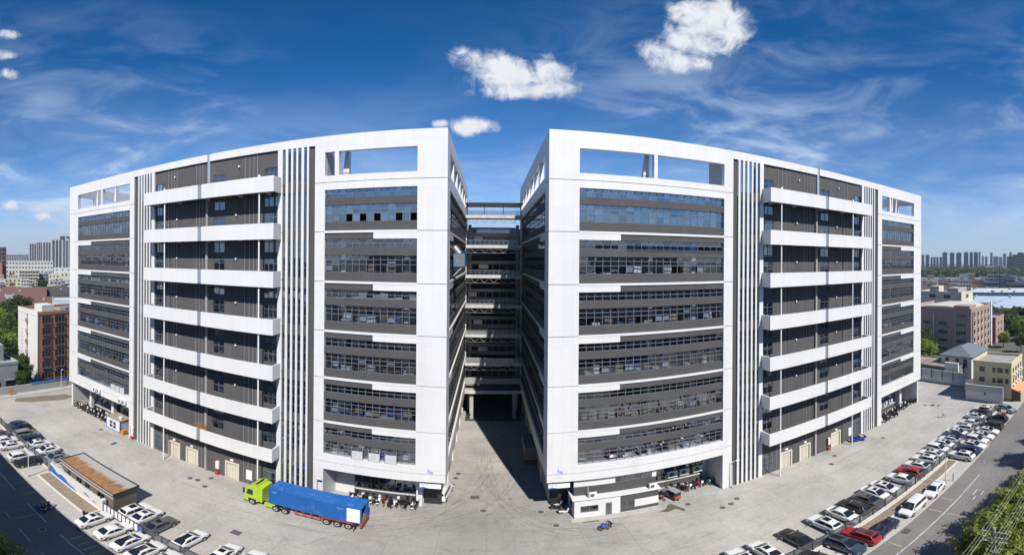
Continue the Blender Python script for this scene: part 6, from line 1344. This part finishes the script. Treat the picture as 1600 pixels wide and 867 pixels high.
t = bld('grey_house', 'plain grey flat-roofed house at the picture edge beyond the yard wall', -112, -97.2, 33, 41.6, 7.4, GREY, ROOFG, .7); MB().box(-112, -101, 30, 39, 7.4, 12).build('upper_storey', GREY, t); MB().box(-97.22, -97.1, 38.2, 40.6, 1.2, 2.8).build('window', GLD, t); MB().box(-97.22, -97.1, 34.5, 36.6, 1.2, 2.8).build('window', GLD, t); MB().box(-97.4, -96.9, 37.9, 40.9, 3.0, 3.15).build('window_hood', GREY, t)
def shed(name, label, pA, pB, depth, eave, ridge, roofm, wallm, cat='shed', group=None):
    """gable shed whose near long eave runs from pA to pB"""
    a, b = Vector((pA[0], pA[1], 0)), Vector((pB[0], pB[1], 0)); d = (b - a); Ln = d.length; t = thing(name, label, cat, (a.x, a.y, 0), math.atan2(d.y, d.x), group)
    MB().box(0, Ln, .3, depth - .3, 0, eave).build('wall', wallm, t); r = MB()
    r.prism([(-.4, eave), (depth / 2, ridge), (depth + .4, eave), (depth + .4, eave + .2), (depth / 2, ridge + .25), (-.4, eave + .2)], 'x', -.4, Ln + .4); r.build('roof', roofm, t)
    vn = MB().box(-.6, .6, -.5, .5, 0, .9).mesh('roof_vent', OFFW)
    for i in range(int(Ln / 14)): link('roof_vent', vn, t, (7 + i * 14, depth * .3, eave + (ridge - eave) * .6))
    return t
REDR = fm('red_roof', (.15, .075, .06)); BLUR = fm('blue_roof', (.36, .45, .53)); PALER = fm('pale_roof', (.50, .51, .50))
def GP(px, py, z): p = G(px, py, z); return (p.x, p.y)
shed('factory_shed', 'long brown-red roofed factory shed in front of the other sheds beyond the brick building', GP(-20, 476, 7), GP(118, 474.5, 7), 24, 7, 10.2, REDR, OFFW, group='red-roofed sheds')
shed('factory_shed', 'brown-red roofed factory shed behind the front shed, one end at the picture edge', GP(-20, 464, 8.5), GP(72, 465, 8.5), 46, 8.5, 13.5, REDR, OFFW, group='red-roofed sheds')
shed('factory_shed', 'dark roofed shed with white edge beside the taller red-roofed shed', GP(68, 463, 8), GP(125, 460, 8), 40, 8, 13, fm('dark_roof', (.07, .06, .06)), OFFW, group='red-roofed sheds')
def yblock(name, label, px0, px1, ptop, r, wall, win=None, depth=18, roofm=None, group=None, cat='building', para=.8):
    """building squarely facing the yard at ground distance r, spanning pixel columns px0..px1 up to row ptop"""
    c = (px0 + px1) / 2; th = (c - PX) / PF; w = (px1 - px0) / PF * r * 1.0; h = D(c, ptop, r).z; t = thing(name, label, cat, (r * math.sin(th), r * math.cos(th), 0), -th, group)
    MB().box(-w / 2, w / 2, 0, depth, 0, h).build('wall', wall, t)
    if roofm: MB().box(-w / 2 + .3, w / 2 - .3, .3, depth - .3, h, h + .06).build('roof', roofm, t)
    p = MB(); p.box(-w / 2 - .1, w / 2 + .1, -.1, .2, h, h + para); p.box(-w / 2 - .1, -w / 2 + .2, .2, depth, h, h + para); p.box(w / 2 - .2, w / 2 + .1, .2, depth, h, h + para); p.build('parapet', wall, t)
    if win:
        nc, nr, ww, wh = win; m = MB().box(-ww / 2, ww / 2, -.12, .1, -wh / 2, wh / 2).mesh('window', GLD)
        for i in range(nc):
            for k in range(nr): link('window', m, t, (-w / 2 + w * (i + .5) / nc, 0, h * (k + .55) / nr))
    return t
yblock('white_building', 'long white office building with small windows below the towers', 4, 83, 408.5, 660, OFFW, (16, 4, 2.6, 2.2), 40)
yblock('brick_tower', 'dark red tower at the picture edge beside the white office building', -12, 10, 387, 560, fm('tower_red', (.16, .085, .07)), (3, 8, 4.5, 4.0), 20); yblock('orange_wing', 'orange-red low wing below the dark red tower', -14, 3.5, 411, 540, fm('orange_wing', (.42, .18, .09)), None, 20)
yblock('apartment_block', 'cream balconied apartment block before the white office building', 30, 60, 423, 430, CRM, (7, 6, 2.4, 1.9), 16, ROOFG); yblock('apartment_block', 'grey apartment block beside the balconied one', 61, 75, 428, 440, GREY, (4, 5, 2.0, 1.9), 14, ROOFG)
for i, (a, b, tp, r, m) in enumerate(((13, 33, 436, 400, CRM), (0, 12, 437, 410, CRM), (76, 93, 429, 420, CRM), (95, 112, 427, 450, CRM), (84, 112, 419, 520, OFFW), (78, 96, 440, 370, GREY), (33, 45, 437, 395, OFFW), (98, 112, 436, 390, OFFW), (0, 9, 445, 350, GREY))):
    yblock('old_house', '%s small weathered house among the red-roofed sheds and apartment blocks' % ORD[i], a, b, tp, r, m, (3, 4, 1.8, 1.5), 12, ROOFG, 'weathered houses')
for i in range(26):
    px = JT.uniform(-6, 108); r_ = JT.uniform(330, 560); w_ = JT.uniform(7, 15); t_ = PH + PF * math.atan((CZ - JT.uniform(9, 19)) / r_)
    yblock('town_house', '%s small flat-roofed house in the crowded low-rise quarter beyond the red-roofed sheds' % ORD[i], px, px + w_, t_, r_, JT.choice((CRM, OFFW, GREY, PINK, CRM)), (max(2, int(w_ / 3)), JT.choice((3, 4)), 1.8, 1.5), JT.uniform(9, 16), ROOFG, 'crowded low-rise quarter')
yblock('small_house', 'little white house in front of the red-roofed shed', 8, 21, 463, 232, OFFW, (2, 2, 1.6, 1.4), 8); yblock('low_hall', 'low white hall with blue trim behind the brick building', 82, 112, 470, 215, fm('pale_blue', (.55, .60, .66)), (3, 1, 3, 1.6), 16, PALER)
shed('tiled_roof_house', 'orange tiled roof between the trees and the red-roofed sheds', GP(45, 486, 5), GP(90, 484, 5), 12, 5, 7.2, fm('orange_tile', (.33, .17, .10)), OFFW, 'house')
TW = fm('tower_dark', (.055, .07, .10)); TWL = fm('tower_light', (.50, .47, .45))
def tower(px0, px1, ptop, r, label, group, strips=3):
    c = (px0 + px1) / 2; th = (c - PX) / PF; w = (px1 - px0) / PF * r; h = D(c, ptop, r).z; t = thing('tower_block', label, 'tower', (r * math.sin(th), r * math.cos(th), 0), -th, group)
    MB().box(-w / 2, w / 2, 0, 24, 0, h).build('wall', TW, t)
    for i in range(strips + 1):
        x = -w / 2 + w * i / strips; MB().box(x - w * .045, x + w * .045, -.6, 0, 0, h + 1.0).build('pier', TWL, t)
    b = MB()
    for k in range(int(h / 3.2)): b.box(-w / 2, w / 2, -.35, 0, k * 3.2 + 2.6, k * 3.2 + 3.2)
    b.build('balcony_band', fm('band_grey', (.12, .135, .165)), t); MB().box(-w * .2, w * .2, 6, 16, h, h + 5).build('roof_room', TWL, t)
for i, (a, b, tp) in enumerate(((46, 57, 381), (57.5, 66, 379), (67, 79.5, 379), (81, 97, 375), (98, 111, 376))): tower(a, b, tp, 1000, '%s tall residential tower from the picture edge, above the white office building' % ORD[i], 'residential towers beyond the white office building', 3)
tower(93, 112, 369, 1150, 'bluish glass-topped tower rising behind the residential towers', None, 2); yblock('grey_block', 'pale grey mid-rise between the dark red tower and the residential towers', 10, 45, 398, 1050, fm('midrise', (.45, .47, .50)), (9, 8, 5, 3.0), 20)
# trees on the left
for i, (px, py, z, s) in enumerate(((4, 500, 9, 1.5), (14, 520, 9, 1.4), (22, 535, 8, 1.3), (8, 540, 8, 1.3), (30, 528, 8, 1.2), (2, 525, 9, 1.4), (18, 505, 9, 1.4), (26, 512, 8, 1.2), (40, 590, 2.5, .7), (36, 575, 3, .8), (33, 598, 2, .6))):
    p = G(px, py, z); tree(p.x, p.y, s, '%s green tree in the clump between the grey house and the brick building' % ORD[i], False, 5.6, 'trees beside the brick building')
for i, (px, py, z, s) in enumerate(((25, 476, 12, 2.0), (33, 474, 12, 1.9), (5, 482, 11, 1.7), (14, 486, 11, 1.7), (45, 485, 6, 1.0), (55, 485, 6, 1.0), (64, 486, 6, 1.0), (72, 487, 6, .9), (60, 447, 5, 1.4), (68, 448, 5, 1.4), (95, 449, 5, 1.4), (103, 449, 5, 1.4), (38, 480, 10, 1.5))):
    p = G(px, py, z); tree(p.x, p.y, s, '%s dark tree among the red-roofed sheds' % ORD[i], False, 5.6, 'trees among the red-roofed sheds', v=JT.choice((1, 3)))
# right: yellow house
t = bld('yellow_house', 'three-storey pale yellow house with a flat roof behind the pale yard wall', 97, 107.6, 27.4, 37.6, 9.6, YELL, ROOFG, .7)
for z in (1.5, 5.0, 7.4) if False else (4.6, 7.4):
    for y, w in ((35.2, 1.4), (32.0, .8), (30.4, 1.4), (28.6, .9)):
        MB().box(96.95, 97.02, y - w / 2, y + w / 2, z, z + 1.3).build('window', GLD, t); MB().box(96.88, 96.95, y - w / 2 - .1, y + w / 2 + .1, z - .12, z).build('sill', YELL, t)
for z in (1.2, 4.4, 7.2):
    for x in (98.8, 101.2, 103.6, 106): MB().box(x - .6, x + .6, 27.35, 27.42, z, z + 1.3).build('window', GLD, t); MB().box(x - .5, x + .5, 26.9, 27.38, z - .9, z - .3).build('window_unit', ACW, t)
aw = MB(); aw.prism([(27.3, 3.6), (24.6, 2.6), (24.6, 2.5), (27.3, 3.4)], 'x', 96.5, 104); aw.build('awning', mat('awning_orange', (.62, .30, .12), .6), t); MB().box(96.8, 97.0, 25.0, 27.3, 0, 3).build('shop_side', REDR, t)
for i in range(2): ac((96.7, 30.2 + i * 3, 2.9), ('outdoor unit on the yellow house beside the hooded window', 'second outdoor unit on the yellow house, nearer the corner')[i], R(-90), 1)
# hip-roofed white house
t = thing('hip_roof_house', 'white house with a slate-blue hip roof behind the yellow house', 'house', (118, 44, 0), R(0)); MB().box(-6, 8, 0, 10, 0, 7.0).build('wall', OFFW, t)
r_ = MB(); z0, z1 = 7.0, 9.4; r_.face([(-6.6, -.6, z0), (8.6, -.6, z0), (4, 5, z1), (-2, 5, z1)]); r_.face([(8.6, -.6, z0), (8.6, 10.6, z0), (4, 5, z1)]); r_.face([(8.6, 10.6, z0), (-6.6, 10.6, z0), (-2, 5, z1), (4, 5, z1)]); r_.face([(-6.6, 10.6, z0), (-6.6, -.6, z0), (-2, 5, z1)]); r_.box(-6.6, 8.6, -.6, 10.6, z0 - .2, z0 - .01); r_.build('roof', fm('slate_blue', (.13, .16, .19)), t)
for y in (2, 4.6, 8): MB().box(-6.06, -5.95, y - .6, y + .6, 3.6, 6.2).build('window', GLD, t)
for x in (-3, 1, 5): MB().box(x - .7, x + .7, -.06, .05, 3.8, 5.4).build('window', GLD, t)
t = bld('low_store', 'low flat-roofed store with a weathered roof behind the tall yard wall', 106.5, 117, 46.5, 64, 4.3, fm('store_wall', (.20, .19, .18)), fm('weathered_roof', (.30, .26, .20), dirt=((.12, .10, .08), .4, .45, .65, .8)), .4)
tag(MB().box(105.6, 106.3, 45.6, 49.8, 3.6, 6.4).build('white_tarpaulin', OFFW), 'white stained sheet panel beside the low store roof', 'panel')
# pink building
t = bld('pink_building', 'pink four-storey building with a curved pale roof end beyond the yellow house', 139.5, 162.7, 55, 82, 17.4, PINK, ROOFG, 1.0)
for k in range(5):
    z = 1.6 + k * 3.3
    for y0, y1 in ((57, 61), (64.5, 68.5), (72, 75), (77.5, 80.5)):
        if k == 4 and y0 > 60: continue
        MB().box(139.40, 139.52, y0, y1, z, z + 1.6).build('window', GLD, t); b = MB()
        for j in range(5): b.box(139.34, 139.42, y0 + (y1 - y0) * j / 4 - .06, y0 + (y1 - y0) * j / 4 + .06, z, z + 1.6)
        b.box(139.34, 139.42, y0, y1, z + 1.5, z + 1.62); b.box(139.34, 139.42, y0, y1, z - .1, z); b.build('window_frame', fm('frame', (.5, .5, .5)), t)
    for x in (143, 147, 151, 155, 159): MB().box(x - .7, x + .7, 54.92, 55.05, z, z + 1.9).build('window', GLD, t); MB().box(x - .9, x + .9, 54.6, 54.92, z - .3, z - .1).build('sill', OFFW, t)
MB().box(140.2, 141.2, 54.8, 54.98, 0, 17).build('glass_strip', GLASS_D, t); MB().box(161.4, 162.9, 54.6, 55, 0, 19.5).build('stair_strip', OFFW, t)
MB().tube((139.2, 70.4, 0), (139.2, 70.4, 16), .25, n=8).build('downpipe', OFFW, t)
rf = MB(); rf.prism([(57, 17.45), (60, 18.3), (66, 18.9), (74, 18.6), (81, 17.5)], 'x', 141, 162); rf.build('vault_roof', fm('cream_roof', (.50, .48, .40)), t); MB().box(139.3, 146, 55.5, 62, 17.5, 19.4).build('stair_room', PINK, t)
bld('pink_annexe', 'small pink annexe between the pink building and the palms', 166, 178, 54, 62, 11, PINK, ROOFG, .8, (4, 1.4, 3, 3.3, 1.6, 1.4))
t = bld('cream_building', 'cream flat-roofed works building with a roof room behind the pink building', 211.9, 229.6, 89.5, 117, 17.5, CRM, ROOFG, .9, (9.5, 4.2, 4, 4.2, 2.0, 2.0)); MB().box(212.4, 219, 104, 110, 17.5, 21.5).build('roof_room', CRM, t); MB().box(213, 226, 92, 99, 17.5, 20.5).build('roof_room', GREY, t)
p0, p1 = GP(1521, 479, 8), GP(1640, 484, 8)
def roofblock(name, label, px0, px1, pyn, pyf, z, roofm, wallm, cat='shed', group=None):
    a, b, c, d = [G(px0, pyn, z), G(px1, pyn, z), G(px1, pyf, z), G(px0, pyf, z)]; t = thing(name, label, cat, (0, 0, 0), 0, group)
    MB().prism([(q.x, q.y) for q in (a, b, c, d)], 'z', z, z + .3).build('roof', roofm, t); s = .985; cx = (a + b + c + d) / 4; MB().prism([((q.x - cx.x) * s + cx.x, (q.y - cx.y) * s + cx.y) for q in (a, b, c, d)], 'z', 0, z).build('wall', wallm, t)
    vn = MB().box(-1.0, 1.0, -.8, .8, 0, 1.3).mesh('roof_vent', GREY); rr = random.Random(px0)
    for i in range(14):
        u, v_ = rr.random(), rr.random(); q = a.lerp(b, u).lerp(d.lerp(c, u), v_); link('roof_vent', vn, t, (q.x, q.y, z + .3))
roofblock('blue_roof_shed', 'wide pale-blue metal roofed shed beyond the pink building', 1517, 1640, 482, 459, 8, BLUR, fm('shed_wall', (.42, .46, .52)))
roofblock('pale_roof_shed', 'long pale grey roofed shed behind the pale-blue roof', 1517, 1640, 457, 450.5, 11, PALER, fm('shed_blue_wall', (.12, .20, .30)))
roofblock('blue_awning_shed', 'small bright blue roofed lean-to before the pale-blue shed', 1549, 1570, 477, 472.5, 7, fm('bright_blue', (.05, .20, .55)), GREY)
for i, (a, b, tp, r, m, wn2) in enumerate(((1544, 1564, 429.5, 470, CRM, (5, 5, 2.2, 1.8)), (1564, 1571.5, 430, 465, OFFW, (2, 6, 2.0, 1.6)), (1537, 1560, 441, 420, GREY, (6, 3, 2.4, 1.6)), (1573, 1612, 443, 430, GREY, (8, 2, 3, 1.8)), (1440, 1456, 438, 470, CRM, (4, 3, 2, 1.6)), (1453, 1466, 436.5, 500, OFFW, None), (1466, 1482, 439, 450, PINK, (4, 2, 2, 1.5)), (1480, 1500, 436, 520, OFFW, (6, 2, 2, 1.5)), (1500, 1518, 438, 480, CRM, (4, 3, 2, 1.5)), (1518, 1538, 438.5, 490, PINK, (5, 2, 2, 1.5)), (1570, 1600, 437, 560, OFFW, (6, 2, 3, 1.6)), (1484, 1497, 444, 380, GREY, None), (1441, 1450, 444, 370, PINK, None))):
    yblock('old_house', '%s weathered low-rise among the roofs beyond the cream works building' % ORD[i], a, b, tp, r, m, wn2, 14, ROOFG, 'low-rises beyond the works building')
for i in range(26):
    px = JT.uniform(1436, 1600); r_ = JT.uniform(430, 700); w_ = JT.uniform(6, 14); t_ = PH + PF * math.atan((CZ - JT.uniform(7, 14)) / r_)
    yblock('town_house', '%s small flat-roofed house in the low-rise quarter before the elevated road' % ORD[i], px, px + w_, t_, r_, JT.choice((CRM, OFFW, GREY, PINK)), (max(2, int(w_ / 3)), 2, 1.8, 1.5), JT.uniform(9, 16), ROOFG, 'low-rise quarter before the elevated road')
# viaduct
t = thing('viaduct', 'long pale elevated road crossing before the tree belt', 'viaduct'); a, b = D(1395, 434, 760), D(1640, 431.5, 820); d = b - a; ang = math.atan2(d.y, d.x); vt = link('deck_root', None, t, (a.x, a.y, 0), ang); 
MB().box(0, d.length, 0, 12, 2.2, 3.8).build('deck', fm('viaduct', (.45, .46, .47)), vt)
for i in range(int(d.length / 30)): MB().box(i * 30, i * 30 + 2.5, 4, 8, 0, 2.2).build('pier', GREY, vt)
# tree belt: too far to tell the trees apart
r = random.Random(9); v_, f_ = [], []
for i in range(2600):
    px = r.uniform(1395, 1660); rr = r.uniform(830, 1500); p = D(px, 420, rr); h = r.uniform(9, 17) * (.8 + .4 * math.sin(px * .13) ** 2); R0 = r.uniform(5, 9)
    for j in range(14):
        q = Vector((p.x + r.gauss(0, R0 * .5), p.y + r.gauss(0, R0 * .5), h * (.35 + .6 * r.random()))); s = r.uniform(2.0, 4.0); nrm = Vector((r.gauss(0, 1), r.gauss(-.5, 1), r.gauss(.6, .7))).normalized(); a_ = nrm.orthogonal().normalized(); b_ = nrm.cross(a_); n = len(v_)
        v_ += [tuple(q - a_ * s), tuple(q + b_ * s * .7), tuple(q + a_ * s), tuple(q - b_ * s * .7)]; f_.append((n, n + 1, n + 2, n + 3))
me = bpy.data.meshes.new('tree_belt'); me.from_pydata(v_, [], f_); me.materials.append(LEAF_D); tag(link('tree_belt', me), 'dark wooded belt below the skyline towers', 'trees', None, 'stuff')
for i, (a, b, tp) in enumerate(((1440, 1444, 398.5), (1446, 1452, 398.5), (1454, 1457, 402), (1458, 1462, 402), (1463, 1466.5, 402), (1468, 1472, 402), (1472.5, 1480, 394.5), (1484, 1491, 395), (1494, 1502, 395), (1506, 1513, 394.5), (1515, 1520, 394.5), (1521.5, 1528, 394.5))): tower(a, b, tp, 1750, '%s residential tower of the skyline cluster, counted away from the factory block' % ORD[i], 'skyline tower cluster', 1)
for i, (a, b, tp) in enumerate(((1529, 1532, 394), (1534, 1537, 400), (1539, 1543, 401), (1547, 1551, 395), (1552, 1560, 401), (1567, 1572, 396.5), (1577, 1581, 394.5), (1561, 1566, 402))): tower(a, b, tp, 2900, '%s faint distant tower beyond the skyline cluster' % ORD[i], 'faint distant towers', 1)
BRN = fm('hill_brown', (.30, .22, .15))
for i, (a, b, tp) in enumerate(((1573, 1582, 401), (1582, 1590, 398), (1590, 1598, 394.5), (1597, 1612, 396))): yblock('terraced_block', '%s brown terraced apartment block stepping up at the picture edge' % ORD[i], a, b, tp, 1350, BRN, (4, 7, 5, 3.5), 40, None, 'brown terraced blocks')
# palms and trees beyond the pink building
PALM = bpy.data.meshes.new('palm_crown'); vv, ff = [], []
for i in range(16):
    a = i * 2.399; dr = Vector((math.cos(a), math.sin(a), 0)); pr = None
    for j in range(6):
        u = j / 5; c = dr * (3.0 * u) + Vector((0, 0, 1.3 * u - 2.6 * u * u * (1.0 + .3 * math.sin(i)))); sd = Vector((-dr.y, dr.x, 0)) * (.5 * math.sin(min(1, u + .15) * 2.8)); n = len(vv); vv += [tuple(c - sd + Vector((0, 0, -.2))), tuple(c), tuple(c + sd + Vector((0, 0, -.2)))]
        if pr is not None: ff += [(pr, pr + 1, n + 1, n), (pr + 1, pr + 2, n + 2, n + 1)]
        pr = n
PALM.from_pydata(vv, [], ff); PALM.materials.append(LEAF_D)
for i, (px, py) in enumerate(((1556, 481), (1563, 484), (1571, 482), (1581, 487), (1588, 480), (1577, 492), (1594, 486), (1597, 498))):
    p = G(px, py, 9); t = thing('palm_tree', '%s palm tree in the row before the pale-blue roof' % ORD[i], 'palm', (p.x, p.y, 0), i, 'palm trees'); k = JT.uniform(.9, 1.25); link('crown', PALM, t, (0, 0, 9.2)); MB().tube((0, 0, 0), (0, 0, 9.2), .22, .14, n=8).build('trunk', BARK, t)
for i, (px, py, z, s) in enumerate(((1445, 543, 4, 1.2), (1443, 556, 3, 1.0), (1453, 552, 3, .9), (1578, 500, 5, 1.2), (1592, 508, 5, 1.2), (1572, 512, 4, 1.0), (1585, 523, 3, .9), (1598, 518, 4, 1.1), (1568, 533, 2.5, .8), (1595, 540, 2.5, .8), (1600, 495, 6, 1.4), (1480, 432, 6, 2.0))):
    p = G(px, py, z); tree(p.x, p.y, s, '%s small green tree among the neighbouring houses beyond the pink building' % ORD[i], False, 5.6, 'trees among the neighbouring houses')
for i, (px, py, c) in enumerate(((1574, 540, 'white'), (1580, 531, 'red'), (1588, 522, 'white'), (1594, 545, 'silver'))): pass
# ------------------------------------------------------------------ air
hz = MB().box(-3200, 3200, -300, 3200, -1.5, 140).build('haze', None or [bpy.data.materials.new('haze_air')]); tag(hz, None, None, None, 'stuff')
hm = hz.data.materials[0]; hm.use_nodes = True; nt = hm.node_tree; nt.nodes.clear()
vo = nt.nodes.new('ShaderNodeVolumePrincipled'); vo.inputs['Color'].default_value = (.72, .84, 1.0, 1); vo.inputs['Density'].default_value = .00011; vo.inputs['Anisotropy'].default_value = 0.2
ho = nt.nodes.new('ShaderNodeOutputMaterial'); nt.links.new(vo.outputs[0], ho.inputs['Volume'])
